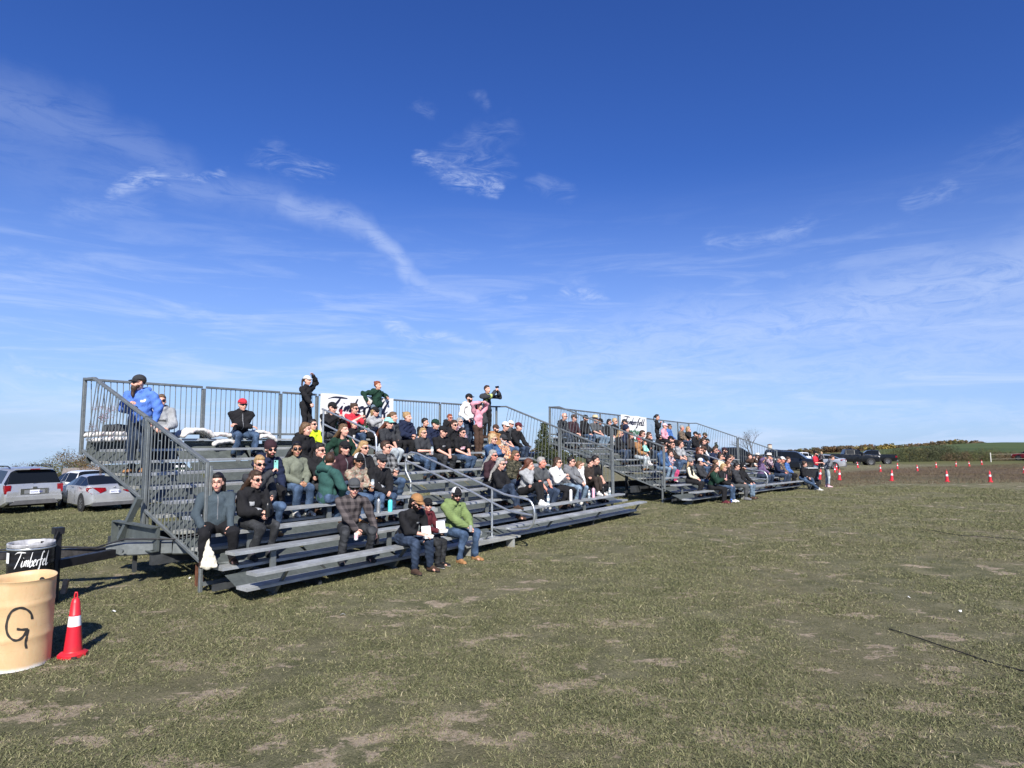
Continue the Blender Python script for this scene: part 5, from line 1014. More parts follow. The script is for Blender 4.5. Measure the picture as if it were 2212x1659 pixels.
# food trays
for k_, off, l_ in (('a48', (.02, .05), 'white open food box in the hands of the man in the tan cap'), ('a49', (.0, .06), 'white open food box on the lap of the boy in maroon')):
    p = (palm(k_, 0, .05)+palm(k_, 1, .05))/2+Vector((.03, -.02, -.02)); t = thing('food_box', l_, 'food box', p, (0, 0, .5), 'open food boxes'); PAPER = mat('paper_white', (.80, .80, .79), .6)
    b_ = MB(); b_.add([(-.07, -.05, 0), (.07, -.05, 0), (.07, .05, 0), (-.07, .05, 0), (-.085, -.065, .055), (.085, -.065, .055), (.085, .065, .055), (-.085, .065, .055)], [(0, 3, 2, 1), (0, 1, 5, 4), (1, 2, 6, 5), (2, 3, 7, 6), (3, 0, 4, 7)]); b_.build('tray', PAPER, t)
    b_ = MB(); b_.add([(-.085, .066, .056), (.085, .066, .056), (.08, .10, .19), (-.08, .10, .19), (-.085, .069, .056), (.085, .069, .056), (.08, .103, .19), (-.08, .103, .19)], [(0, 1, 2, 3), (7, 6, 5, 4), (2, 6, 7, 3)]); b_.build('lid', PAPER, t)
    S = Soup(True); rnd = random.Random(4)
    for _ in range(14): x, y = rnd.uniform(-.06, .06), rnd.uniform(-.04, .04); S.cap((x, y, .03), (x+rnd.uniform(-.03, .03), y+rnd.uniform(-.02, .02), .055), .008, .007)
    V, F = S.arr(); o = bpy.data.objects.new('chips', npmesh('chips', V, F, cloth('straw'), True)); COL.objects.link(o); o.parent = t
# tote bag hanging from the seated woman's hand
p = PP['a1']['wr'][0] if False else max(PP['a1']['wr'], key=lambda w: w.y*-1); p = palm('a1', 0, .08, 0)+Vector((.05, -.03, 0))
TOTE = mat('cotton_cream', (.66, .62, .50), .9, 0, f_cloth); t = thing('tote_bag', 'cream cotton tote bag hanging from the woman in the slate jacket', 'bag', p, (0, 0, .4))
S = Soup(); S.cap((0, 0, -.02), (.01, -.03, -.20), .012, .022); S.cap((.03, -.02, -.02), (.03, -.03, -.22), .010, .02); S.cap((.02, -.03, -.22), (.04, -.04, -.34), .035, .075, .5); S.cap((.04, -.04, -.34), (.05, -.05, -.46), .075, .11, .4, (1, .2, 0)); S.cap((-.04, -.05, -.50), (.14, -.05, -.50), .032, .032, .8)
defer('bag_body', S, TOTE, t, .012, folds(.6, .010, 3))
# cushions: white floral mattress pads on the top row
CUSH = mat('cushion_white', (.60, .575, .54), .9, 0, lambda nb, p, co, c: nb.put(p.inputs['Base Color'], nb.mix(nb.mapr(nb.noise(co, 9, 3, .6), .58, .66), (.60, .58, .55, 1), (.48, .34, .32, 1))))
def cushion(s0, s1, t, z, label, arch=.06, seed=1, drape=0.):
    th = thing('cushion', label, 'cushion', BMX[1] @ Vector((s0, t, z)), math.pi/2-BL[1]['az'], 'white cushions on the top row'); S = Soup(); n = 5; L = s1-s0
    for i in range(n):
        a = L*i/n+.03; c = L*(i+1)/n-.03; za = .06+arch*math.sin(math.pi*i/n); zc = .06+arch*math.sin(math.pi*(i+1)/n)
        for q in (-.10, .08, .26): S.cap((a, q, za-drape*(q < 0)), (c, q, zc-drape*(q < 0)), .075, .075, .62, (0, 1, 0))
    defer('cushion_pad', S, CUSH, th, .02, folds(1, .010, seed)); return th
zt = .43+RISE*9; tt = RUN*9+.02
cushion(.02, 1.05, tt, zt, 'white cushion at the left end corner behind the pickets', .03, 2, .10); cushion(1.72, 2.42, tt, zt, 'arched white cushion between the lettered hoodie and the red cap', .13, 3)
cushion(2.40, 3.0, tt, zt-.02, 'folded white cushion draped over the seat left of the red cap', .06, 4, .16); cushion(3.35, 3.95, tt, zt, 'white cushion right of the man in the red cap', .10, 5, .10)
t = thing('backpack', 'dark backpack lying on the corner cushion', 'backpack', BMX[1] @ Vector((.62, tt+.22, zt+.12)), .3); S = Soup(); S.cap((-.2, 0, .05), (.2, 0, .04), .11, .10); S.cap((-.05, 0, .10), (.15, 0, .09), .08, .06); defer('pack', S, cloth('char'), t, .02, folds(1, .012, 9))
# backpack worn on the side of the woman in pink
w = PP['a57']['M'] @ Vector((-.22, .04, 1.22)); t = thing('backpack', 'small black backpack hanging at the side of the woman in pink', 'backpack', w, R(60)); S = Soup(); S.cap((0, 0, .08), (0, 0, -.16), .10, .12, .7); S.cap((.0, -.08, -.02), (0, -.09, -.14), .06, .07, .6); defer('pack', S, cloth('char'), t, .018, folds(1, .010, 19)); S = Soup(); S.cap((0, .02, .1), (.10, .0, .28), .014); S.cap((.10, 0, .28), (.24, -.05, .20), .014); defer('strap', S, cloth('char'), t, .014)
# bags, pushchair and bundle at the far end
g_ = onground(3050+800/5.53, 1740+1035/5.53); t = thing('backpack', 'grey backpack with white trim standing on the grass by the last seat', 'backpack', g_, 0); S = Soup(); S.cap((0, 0, .16), (0, 0, .46), .20, .15, .7); S.cap((.02, -.13, .14), (.02, -.12, .28), .12, .10, .6); defer('pack', S, cloth('dgrey'), t, .024, folds(1, .014, 29)); b_ = MB(); b_.tube([(-.15, -.18, .02), (-.1, -.24, .2), (0, -.24, .34), (.12, -.22, .3)], .012, 6); b_.build('trim', WHITE, t); S = Soup(); S.cap((.26, 0, .12), (.28, 0, .3), .12, .10); defer('side_bag', S, cloth('black'), t, .024)
g_ = onground(3050+840/5.53, 1740+960/5.53); g_ = Vector((g_.x+.1, g_.y+.5, gz(g_.x, g_.y+.5))); t = thing('pushchair', 'black pushchair parked beside the end of the far stand', 'pushchair', g_, .2)
b_ = MB(); b_.box((-.45, -.22, .45), (.35, .22, .85)); b_.box((-.5, -.24, .84), (.42, .24, .90)); b_.box((-.35, -.2, .25), (.3, .2, .40)); b_.build('seat_shell', BLACK, t); b_ = MB(); b_.bar((-.4, -.23, .9), (-.45, -.23, 1.15), .03, .03); b_.bar((-.4, .23, .9), (-.45, .23, 1.15), .03, .03); b_.bar((-.45, -.23, 1.15), (-.45, .23, 1.15), .03, .03); b_.bar((-.35, 0, .1), (.3, 0, .5), .04, .04); b_.build('frame', GALV, t)
b_ = MB(); b_.box((-.3, -.245, .895), (.30, .2, .915)); b_.build('tray', WHITE, t)
for x in (-.38, .32):
    for y in (-.22, .22): b_ = MB(); b_.lathe([(.03, -.02), (.14, -.025), (.15, 0), (.14, .025), (.03, .02)], seg=14); b_.build('wheel', RUBBER, t, (x, y, .15), (math.pi/2, 0, 0))
t = thing('towel', 'crumpled cream towel on a far stand seat', 'towel', seatpt(2, 3010, 1860, 2), .4); S = Soup(); rnd = random.Random(2)
for _ in range(9): S.ell((rnd.uniform(-.22, .22), rnd.uniform(-.05, .08), rnd.uniform(.03, .12)), (.09, .06, .05))
defer('cloth', S, cloth('cream'), t, .022, folds(.6, .014, 39))

# ============================================================ CONES, DRUMS
def f_cone(nb, p, co, col): n = nb.noise(co, 5, 6, .7); nb.put(p.inputs['Base Color'], nb.mix(nb.mapr(n, .45, .75), (*col, 1), (.42, .035, .03, 1)))
CONE = mat('cone_red', (.62, .016, .032), .42, 0, f_cone); BAND = mat('cone_band', (.80, .80, .82), .35, 0, f_mottle(.07, 12))
b_ = MB(); cone0 = thing('traffic_cone', None, 'traffic cone'); n8 = [(.205*math.cos(R(22.5+45*i)), .205*math.sin(R(22.5+45*i))) for i in range(8)]
b_.prism(n8, 'z', 0, .035); b_.lathe([(.19, .034), (.17, .05), (.135, .055), (.130, .065)], seg=24); b_.box((.03, -.198, .004), (.10, -.192, .028), 1); b_.build('base', [CONE, RUBBER], cone0)
b_ = MB(); b_.lathe([(.128, .05), (.122, .08), (.092, .33)], seg=24, mi=0); b_.lathe([(.080, .44), (.082, .45), (.076, .455), (.062, .585), (.058, .59), (.045, .625), (.022, .632), (0, .632)], seg=24, mi=0); b_.build('cone_body', CONE, cone0)
b_ = MB(); b_.lathe([(.0925, .33), (.080, .44)], seg=24); b_.build('reflective_band', BAND, cone0)
b_ = MB(); b_.tube([(-.018, 0, .63), (-.02, 0, .66), (-.012, 0, .69), (.012, 0, .69), (.02, 0, .66), (.018, 0, .63)], .010, 8); b_.build('ring', CONE, cone0)
cone0.scale = (.67, .67, .93); cone0.location = onground(286, 2583); cone0.rotation_euler = (0, 0, R(20)); tag(cone0, 'red traffic cone with white band standing beside the big beige barrel', None, 'red traffic cones')
z5 = lambda x, y: (3200+x/2.6587, 1700+y/2.6587)
for x, y, l_, tl in ((1860, 528, 'nearest row cone furthest right, leaning slightly', .10), (1408, 525, 'second red cone from the right in the nearest row', .02), (828, 515, 'third red cone from the right in the nearest row', -.06), (280, 505, 'large red cone standing just right of the girl in pink boots', -.05), (72, 500, 'red cone half hidden by the black pushchair', -.16)):
    c = copy_tree(cone0); c.location = onground(*z5(x, y)); c.rotation_euler = (0, -tl, random.Random(x).uniform(0, 1)); c['label'] = l_
def topsolve(xs, ys, h, d0=None):
    r = ray(xs, ys); best = None; lo, hi = (380, 1300) if d0 is None else (int(d0*8.2), int(d0*12))
    for i in range(lo, hi):
        d = i/10; x, y, z = r.x*d/r.y, d, EYE+r.z*d/r.y; e = abs(z-(gz(x, y)+h))
        if best is None or e < best[0]-1e-4: best = (e, x, y)
    return Vector((best[1], best[2], gz(best[1], best[2])))
CD = dict(zip((230, 247, 470, 708, 885, 1095, 1292, 1497, 1637, 1768, 2206), (60, 75, 80, 72, 80, 74, 84, 90, 95, 98, 70)))
for i, (x, y, l_) in enumerate(((230, 375, 'small cone above the girl\'s back'), (247, 328, 'small cone seen between the girl and the black pickup'), (470, 310, 'small cone in front of the black pickup\'s front wheel'), (708, 362, 'small cone left of the third near cone'), (885, 348, 'far cone right of the third near cone'), (1095, 338, 'far cone in the grass midway below the dark bushes'),
        (1292, 328, 'far cone left of the second near cone'), (1497, 310, 'far cone right of the second near cone'), (1637, 303, 'far cone two left of the white fence post'), (1768, 290, 'far cone nearest the white fence post'), (2206, 355, 'far cone at the right edge under the fence rope'))):
    c = copy_tree(cone0); c.location = topsolve(*z5(x, y), .68, CD[x]); c.rotation_euler = (R(3)*math.sin(i*3), R(4)*math.sin(i), i); c['label'] = l_
# beige plastic barrel with a painted G
BC = Vector((-4.97, 6.61, 0)); BARL = mat('barrel_plastic', (.60, .40, .205), .5, 0, None)
def f_barrel(nb, p, co, col):
    x, y, z = nb.sep(co); n = nb.noise(nb.mapping(co, (3, 3, 1)), 4, 6, .7); sp = nb.noise(co, 40, 3, .6)
    c = nb.mix(nb.mapr(n, .4, .72, 0, .55), (*col, 1), (.68, .485, .28, 1)); c = nb.mix(nb.mapr(nb.noise(nb.mapping(co, (1, 1, 6)), 6, 5, .7), .58, .72, 0, .35), c, (.34, .21, .11, 1)); c = nb.mix(nb.mapr(nb.m('ADD', z, nb.m('MULTIPLY', n, .05)), .075, .02), c, (.78, .76, .72, 1)); nb.put(p.inputs['Base Color'], nb.mix(nb.mapr(sp, .66, .72, 0, .3), c, (.2, .13, .08, 1)))
BARL = mat('barrel_beige', (.60, .40, .21), .5, 0, f_barrel, Subsurface_Weight=.08)
def brad(z): return .296+.010*z+(.003 if abs(z-.30) < .022 or abs(z-.62) < .022 else 0)
bt = thing('barrel', 'big open beige plastic barrel spray-painted with a black G', 'barrel', BC, 0)
prof = [(brad(z), z) for z in (0, .012, .05, .12, .2, .275, .285, .30, .315, .325, .4, .5, .595, .605, .62, .635, .645, .7, .76, .81, .85)]+[(.310, .855), (.305, .853)]+[(brad(z)-.008, z) for z in (.8, .6, .4, .2, .02)]+[(0, .02)]
b_ = MB(); b_.lathe(prof, seg=72); o = b_.build('barrel_wall', BARL, bt)
for v in o.data.vertices:         # slightly buckled rim
    a = math.atan2(v.co.y, v.co.x); k_ = max(0, v.co.z-.6)/.3; v.co.x *= 1+.035*k_*math.sin(2*a+.8); v.co.y *= 1-.05*k_*math.sin(2*a+.5); v.co.z += .012*k_*math.sin(2*a-1)
def onbarrel(xs, ys, c, rx, ry, off=.004):
    r = ray(xs, ys); ox, oy = -c.x, -c.y; 
    for it in range(3):
        rr = (brad(max(0, min(.9, 0.45 if it == 0 else p.z))) if rx is None else rx); ax, ay = rr+off, rr+off
        A = (r.x/ax)**2+(r.y/ay)**2; Bq = 2*(ox*r.x/ax**2+oy*r.y/ay**2); Cq = (ox/ax)**2+(oy/ay)**2-1; disc = max(Bq*Bq-4*A*Cq, 0); t = (-Bq-math.sqrt(disc))/(2*A); p = Vector((r.x*t-c.x, r.y*t-c.y, EYE+r.z*t-c.z))
    return p
def paint_line(pts, w, name, m, parent, c, rx=None):
    S = spline(pts, 8); mb = MB(); n = len(S); V = []
    for i, p in enumerate(S):
        d = (S[min(i+1, n-1)]-S[max(i-1, 0)]).normalized(); nn_ = Vector((-d.y, d.x, 0))*w*.5*(.85+.3*math.sin(i*.7)*.3)
        V += [onbarrel(p.x+nn_.x, p.y+nn_.y, c, rx, rx), onbarrel(p.x-nn_.x, p.y-nn_.y, c, rx, rx)]
    mb.add(V, [(2*i, 2*i+1, 2*i+3, 2*i+2) for i in range(n-1)]); return mb.build(name, m, parent)
SPRAY = mat('spray_black', (.022, .020, .018), .7); cb = lambda L_: [(x/2.765, 2080+y/2.765) for x, y in L_]
paint_line(cb([(352, 990), (338, 930), (290, 885), (215, 868), (130, 905), (85, 985), (68, 1080), (88, 1165), (148, 1218), (212, 1212), (262, 1165), (298, 1100)]), 11.5, 'lettering', SPRAY, bt, BC)
paint_line(cb([(182, 1098), (240, 1104), (306, 1098)]), 11.5, 'lettering', SPRAY, bt, BC); paint_line(cb([(306, 1098), (292, 1180), (278, 1250), (288, 1310)]), 11.5, 'lettering', SPRAY, bt, BC)
def disc_on(xs, ys, rpx, name, m, parent, c):
    mb = MB(); V = [onbarrel(xs, ys, c, None, None, .003)]+[onbarrel(xs+rpx*math.cos(a), ys+rpx*.88*math.sin(a), c, None, None, .003) for a in [2*math.pi*i/16 for i in range(16)]]; mb.add(V, [(0, 1+i, 1+(i+1) % 16) for i in range(16)]); mb.build(name, m, parent)
disc_on(95/2.765, 2080+716/2.765, 15, 'hole', mat('barrel_hole', (.36, .17, .08), .8), bt, BC)
b_ = MB(); b_.lathe([(.03, 0), (0, 0)], seg=14); hz = b_.build('hole', RUBBER, bt, (.02, .285, .76), (R(90), 0, 0))
# black steel drum with liner and white lettering
DC = Vector((-6.34, 8.6, .02)); dt = thing('drum', 'black steel drum bin with a bag liner and white brush lettering', 'bin', DC, 0); dt.scale = (.87, .87, .95); DP = mat('drum_black', (.010, .010, .012), .28, 0, f_mottle(.5, 3))
pr = [(0, 0), (.285, 0), (.29, .01)]; 
for i in range(46):
    z = .02+.86*i/45; pr.append((.288+.010*(math.exp(-((z-.33)/.012)**2)+math.exp(-((z-.62)/.012)**2))+.0015*math.sin(z*90), z))
b_ = MB(); b_.lathe(pr, seg=48); b_.build('drum_wall', DP, dt)
LINER = mat('bin_liner', (.36, .36, .37), .3, 0, f_mottle(.35, 9)); b_ = MB(); rg = random.Random(5); V = []; n = 48; rows = [(.300, .862, .002), (.301, .88, .003), (.303, .90, .003), (.298, .915, .002), (.285, .905, .006), (.272, .84, .014), (.25, .76, .02), (.16, .72, .03), (0, .73, 0)]
for r_, z, j in rows: 
    for k_ in range(n): a = 2*math.pi*k_/n; rr = r_+j*math.sin(a*9+z*20)+rg.uniform(-j, j)*.5; V.append((rr*math.cos(a), rr*math.sin(a), z+rg.uniform(-j, j)))
b_.add(V, [(i*n+k_, i*n+(k_+1) % n, (i+1)*n+(k_+1) % n, (i+1)*n+k_) for i in range(len(rows)-1) for k_ in range(n)], 0, True); b_.build('liner', LINER, dt)
b_ = MB(); b_.lathe([(.302, .83), (.308, .842), (.302, .854)], seg=48); b_.build('rim_ring', PIPE, dt)
def drumtext():                   # brush lettering wrapped round the drum
    def fm(x, y): a = R(-92)+x*R(30.0); rr = .302; return (rr*math.cos(a), rr*math.sin(a), .615+y*.19)
    brush([[(x+.10*y, y) for x, y in s] for k_ in 'TimberfEl' for s in LET[k_]], fm, 'lettering', WHITE, dt, .12)
drumtext()
mb = MB(); V = []
for i in range(7):
    for z in (.66, .80): a = R(-128+i*2.6); V.append((.303*math.cos(a), .303*math.sin(a), z))
mb.add(V, [(2*i, 2*i+2, 2*i+3, 2*i+1) for i in range(6)]); mb.build('paper_notice', WHITE, dt)
# small wood block, litter, cables in the grass
g_ = onground(248, 2338); t = thing('wood_block', 'short weathered wood block in the shadow between barrel and drum', 'wood block', g_, .4); b_ = MB(); b_.bar((0, 0, -.03), (.03, .01, .20), .07, .09, bev=.01); b_.build('block', mat('raw_wood', (.42, .27, .16), .8, 0, f_mottle(.3, 12)), t)
for i, (x, y, l_) in enumerate(((445, 2413, 'scrap of paper on the grass right of the cone'), (750, 2280, 'scrap of paper under the front guard post'), (3575, 2356, 'pale scrap on the grass at the far right'), (1350, 2425, 'pale scrap in the middle of the grass'), (3780, 2412, 'broken white scrap in the right foreground'))):
    g_ = onground(x, y); b_ = MB(); b_.add([(-.03, -.012, .012), (.0, -.016, .03), (.035, -.008, .014), (.03, .014, .02), (-.004, .018, .034), (-.03, .012, .016)], [(0, 1, 4, 5), (1, 2, 3, 4)]); o = b_.build('paper_scrap', WHITE, None, g_, i*1.1); tag(o, l_, 'litter', 'paper scraps on the grass')
def cable(pts, label):
    P_ = [onground(*p) for p in pts]; Q = []
    for i in range(len(P_)-1):
        for k_ in range(12): q_ = P_[i].lerp(P_[i+1], k_/12); Q.append(Vector((q_.x+.01*math.sin(q_.x*9), q_.y, gz(q_.x, q_.y)+.016+.006*math.sin(q_.x*14))))
    b_ = MB(); b_.tube(Q, .007, 5); o = b_.build('cable', RUBBER); tag(o, label, 'cable', 'dark cables lying on the grass')
cable([(3500, 2480), (3700, 2548), (3900, 2610), (4060, 2655)], 'dark cable lying across the grass in the right foreground'); cable([(3640, 2088), (3800, 2112), (4060, 2132)], 'dark cable lying further back across the grass at the right')
flush()
# ============================================================ VEHICLES
GLASSC = mat('car_glass', (.008, .010, .013), .10, 0, None, spec=.2); CHROME = mat('chrome', (.55, .56, .58), .18, .95); PLATE = mat('plate', (.72, .74, .78), .4); TAIL = mat('tail_lamp', (.22, .006, .012), .12, 0, f_mottle(.4, 12)); HEADL = mat('head_lamp', (.75, .77, .80), .10, .3); GREYP = mat('grey_plastic', (.09, .09, .095), .6, 0, f_mottle(.15, 6)); PINK_ = mat('plate_ink', (.03, .06, .30), .5)
def paintm(n, c, met=.5): return mat('paint_'+n, c, .30 if sum(c) > .5 else .22, met, f_mottle(.06, 1.5), Coat_Weight=.6 if sum(c) > .5 else .15, Coat_Roughness=.06, spec=.5 if sum(c) > .5 else .25)
PT = dict(silver=((.46, .47, .48), .55), silver2=((.50, .51, .525), .5), white=((.72, .73, .74), 0), black=((.008, .009, .011), .1), blue=((.012, .022, .09), .3), red=((.20, .012, .02), .3), dark=((.015, .019, .028), .3))
SHAPES = {   # stations: x (front +), z sill, z belt, z top, half width low, half width belt, half width roof ; x measured from the centre
 'suv': dict(L=4.78, W=.985, wx=(1.42, -1.28), wr=.37, st=[(2.39, .50, .78, .80, .80, .74, .60), (2.30, .30, .95, .98, .92, .86, .74), (1.55, .26, 1.04, 1.08, .975, .92, .80), (1.15, .26, 1.08, 1.12, .985, .93, .80), (.40, .26, 1.12, 1.70, .985, .95, .66), (.0, .26, 1.12, 1.76, .985, .95, .69), (-.9, .26, 1.13, 1.79, .985, .95, .71), (-1.9, .28, 1.14, 1.77, .985, .95, .71), (-2.15, .34, 1.15, 1.70, .98, .94, .71), (-2.34, .42, 1.12, 1.18, .95, .92, .86), (-2.41, .46, .86, .88, .90, .88, .84)], glass=[(4, 5), (5, 6), (6, 7)], ws=(3, 4), rw=(8, 9)),
 'sedan': dict(L=4.64, W=.888, wx=(1.38, -1.32), wr=.32, st=[(2.32, .45, .62, .64, .62, .58, .48), (2.20, .22, .80, .83, .82, .76, .62), (1.45, .18, .90, .94, .88, .82, .70), (.95, .18, .94, .99, .888, .84, .72), (.10, .18, .96, 1.40, .888, .86, .56), (-.35, .18, .97, 1.455, .888, .86, .58), (-.95, .18, .98, 1.41, .888, .86, .57), (-1.70, .20, 1.03, 1.08, .885, .85, .74), (-2.15, .26, 1.05, 1.09, .86, .82, .70), (-2.30, .32, .96, 1.00, .80, .78, .66), (-2.34, .40, .70, .72, .74, .70, .60)], glass=[(4, 5), (5, 6)], ws=(3, 4), rw=(6, 7)),
 'hatch': dict(L=4.3, W=.90, wx=(1.30, -1.25), wr=.33, st=[(2.15, .45, .66, .68, .62, .58, .48), (2.05, .22, .86, .90, .84, .78, .64), (1.35, .20, .96, 1.00, .89, .84, .72), (.95, .20, .98, 1.03, .90, .85, .72), (.20, .20, 1.0, 1.48, .90, .87, .60), (-.5, .20, 1.0, 1.54, .90, .87, .62), (-1.3, .22, 1.02, 1.50, .90, .87, .62), (-1.95, .28, 1.05, 1.12, .86, .83, .74), (-2.12, .36, .85, .88, .80, .78, .68)], glass=[(4, 5), (5, 6)], ws=(3, 4), rw=(6, 7)),
 'pickup': dict(L=5.9, W=1.0, wx=(1.92, -1.75), wr=.40, st=[(2.95, .62, 1.02, 1.05, .86, .82, .74), (2.88, .42, 1.18, 1.22, .95, .90, .80), (2.0, .40, 1.24, 1.29, 1.0, .94, .84), (1.35, .40, 1.27, 1.32, 1.0, .95, .84), (.65, .40, 1.28, 1.86, 1.0, .96, .66), (.2, .40, 1.28, 1.93, 1.0, .96, .70), (-.75, .40, 1.28, 1.91, 1.0, .96, .70), (-.98, .40, 1.28, 1.32, 1.0, .97, .90), (-1.02, .44, 1.26, 1.28, 1.0, .97, .95), (-2.85, .48, 1.26, 1.28, .99, .97, .95), (-2.93, .56, 1.22, 1.24, .97, .95, .93)], glass=[(4, 5), (5, 6)], ws=(3, 4), rw=(6, 7)),
}
def vehicle(name, shape, colr, loc, heading, label, cat, group='vehicles parked in the field', scale=1., detail=False):
    D = SHAPES[shape]; root = thing(name, label, cat, loc, (0, 0, heading), group); root.scale = (scale,)*3; c_, met = PT[colr]; pm = paintm(colr, c_, met); st = D['st']
    def ring(s):                  # half section from sill to roof centre
        x, zs, zb, zt, wl, wb, wt = s; h = zb-zs; g = zt-zb
        return [(x, wl*.90, zs), (x, wl*.98, zs+.06), (x, wl, zs+h*.35), (x, wl, zs+h*.62), (x, wl*.985, zs+h*.80), (x, wb, zb), (x, wb*.97+wt*.03, zb+g*.07), (x, wt*1.02+.02*(g > .2), zb+g*.86), (x, wt*.93, zb+g*.965), (x, wt*.62, zt), (x, 0, zt+.008)]
    # densify stations for smooth surfaces
    paint = MB(); glass = {}; rs = [ring(s) for s in st]; nR = len(rs[0]); arch = []
    for i in range(len(rs)-1):
        for sg in (1, -1):
            A = [(x, y*sg, z) for x, y, z in rs[i]]; Bq = [(x, y*sg, z) for x, y, z in rs[i+1]]
            for j in range(nR-1):
                quad = [A[j], Bq[j], Bq[j+1], A[j+1]]; isg = None
                if (i, i+1) in D['glass'] and j == 6: isg = 'side_window'
                elif (i, i+1) == tuple(D['ws']) and j in (7, 8, 9): isg = 'windscreen'
                elif (i, i+1) == tuple(D['rw']) and j in (7, 8, 9): isg = 'rear_window'
                elif (i, i+1) in (tuple(D['ws']), tuple(D['rw'])) and j == 6 and shape in ('suv', 'hatch') : isg = 'side_window'
                elif (i, i+1) == tuple(D['ws']) and j == 6: isg = 'side_window'
                elif (i, i+1) == tuple(D['rw']) and j == 6 and shape != 'pickup': isg = 'side_window'
                if isg and isg != 'side_window':
                    glass.setdefault((isg, 0, 0), MB()).add([tuple(Vector(p)+Vector((.002 if isg == 'windscreen' else -.002, 0, .002))) for p in quad], [(0, 1, 2, 3)], 0, True)
                elif isg:
                    # inset pane with a painted surround
                    c = sum((Vector(p) for p in quad), Vector())/4; fx = .955; inn = [tuple(c+(Vector(p)-c)*(fx if isg == 'side_window' else .985)) for p in quad]; key = (isg, sg if isg == 'side_window' else 0, i if isg == 'side_window' else 0)
                    glass.setdefault(key, MB()).add([tuple(Vector(p)+Vector((0, .004*sg, .002))) for p in inn], [(0, 1, 2, 3)], 0, True)
                    paint.add(quad+inn, [(0, 1, 5, 4), (1, 2, 6, 5), (2, 3, 7, 6), (3, 0, 4, 7)], 0); paint.add([tuple(Vector(p)-Vector((0, .02*sg, .012))) for p in inn], [(0, 1, 2, 3)], 1)
                else: paint.add(quad, [(0, 1, 2, 3)], 0, True)
    for e in (0, -1):
        R_ = rs[e]; P_ = [(x, y, z) for x, y, z in R_]+[(x, -y, z) for x, y, z in R_[::-1][1:]]; paint.add(P_, [tuple(range(len(P_)))], 0)
    lo = [(s[0], s[4]*.88, s[1]) for s in st]; P_ = lo+[(x, -y, z) for x, y, z in lo[::-1]]
    for i in range(len(lo)-1): paint.add([lo[i], lo[i+1], (lo[i+1][0], -lo[i+1][1], lo[i+1][2]), (lo[i][0], -lo[i][1], lo[i][2])], [(0, 1, 2, 3)], 1)
    me = paint.mesh('body', [pm, RUBBER]); bm = bmesh.new(); bm.from_mesh(me); bmesh.ops.remove_doubles(bm, verts=bm.verts, dist=.0008); bm.to_mesh(me); bm.free()
    me.set_sharp_from_angle(angle=R(38)); o = bpy.data.objects.new('body', me); COL.objects.link(o); o.parent = root
    for (nm, _, _), g in glass.items(): g.build(nm, GLASSC, root)
    # wheels in dark arches
    wr = D['wr']; W = D['W']
    for x in D['wx']:
        for sg in (1, -1):
            b_ = MB(); b_.lathe([(0, 0), (wr+.075, 0)], seg=24); b_.lathe([(wr+.075, 0), (wr+.10, -.03)], seg=24); a_ = b_.build('wheel_arch', RUBBER, root, (x, sg*(W+.003), wr+.02), (sg*-math.pi/2, 0, 0))
            b_ = MB(); b_.lathe([(wr*.62, .10), (wr*.9, .115), (wr, .07), (wr, -.07), (wr*.9, -.115)], seg=26); w = b_.build('wheel', RUBBER, root, (x, sg*(W-.10), wr), (sg*-math.pi/2, 0, 0))
            b_ = MB(); b_.lathe([(0, .085), (wr*.16, .09), (wr*.2, .06), (wr*.52, .075), (wr*.60, .105), (wr*.64, .105)], seg=26)
            for k_ in range(8): a = 2*math.pi*k_/8; b_.bar((wr*.15*math.cos(a), wr*.15*math.sin(a), .095), (wr*.58*math.cos(a), wr*.58*math.sin(a), .10), .035, .02, up=(0, 0, 1))
            b_.build('rim', mat('steel_rim', (.30, .31, .32), .4, .7), w)
    xr = st[-1][0]; xf = st[0][0]; zb = st[-2][2]
    # lamps, plate, mirrors
    for sg in (1, -1):
        b_ = MB()
        if shape in ('suv', 'pickup'): x0 = st[-2][0]; b_.box((x0-.06, sg*st[-2][4]*.80, .82 if shape == 'suv' else .95), (x0+.16, sg*(st[-2][5]+.035), 1.14 if shape == 'suv' else 1.16))
        else: b_.add([(st[-2][0]-.05, sg*.30, .86), (st[-2][0]-.05, sg*.34, .98), (st[-2][0]+.0, sg*.80, 1.0), (st[-2][0]+.42, sg*.90, .97), (st[-2][0]+.36, sg*.91, .86), (st[-2][0]-.02, sg*.82, .74), (st[-2][0]-.05, sg*.50, .76)]+[(st[-2][0]+.10, sg*.36, .80), (st[-2][0]+.10, sg*.40, .92), (st[-2][0]+.12, sg*.72, .93), (st[-2][0]+.30, sg*.80, .90), (st[-2][0]+.28, sg*.80, .82), (st[-2][0]+.12, sg*.72, .74), (st[-2][0]+.10, sg*.55, .74)], [(0, 1, 2, 3, 4, 5, 6), (0, 7, 8, 1), (1, 8, 9, 2), (2, 9, 10, 3), (3, 10, 11, 4), (4, 11, 12, 5), (5, 12, 13, 6), (6, 13, 7, 0)])
        b_.build('tail_light', TAIL, root)
        b_ = MB(); x1 = st[1][0]; zh = st[1][2]-.20; b_.box((x1-.12, sg*st[1][4]*.62, zh), (x1+.055, sg*(st[1][4]*.985), zh+.15)); b_.build('headlight', HEADL, root)
        b_ = MB(); mx = st[3][0]-.30; b_.bar((mx, sg*(W-.02), st[3][2]+.06), (mx, sg*(W+.10), st[3][2]+.10), .05, .04); b_.box((mx-.06, sg*(W+.06), st[3][2]+.04), (mx+.05, sg*(W+.22), st[3][2]+(.20 if shape != 'pickup' else .28))); b_.build('mirror', pm if shape == 'sedan' or colr == 'white' else BLACK, root)
    b_ = MB(); b_.box((xr-.035, -.16, .70 if shape != 'sedan' else .74), (xr+.05 if shape != 'sedan' else xr+.10, .16, .85 if shape != 'sedan' else .88)); pl_ = b_.build('number_plate', PLATE, root)
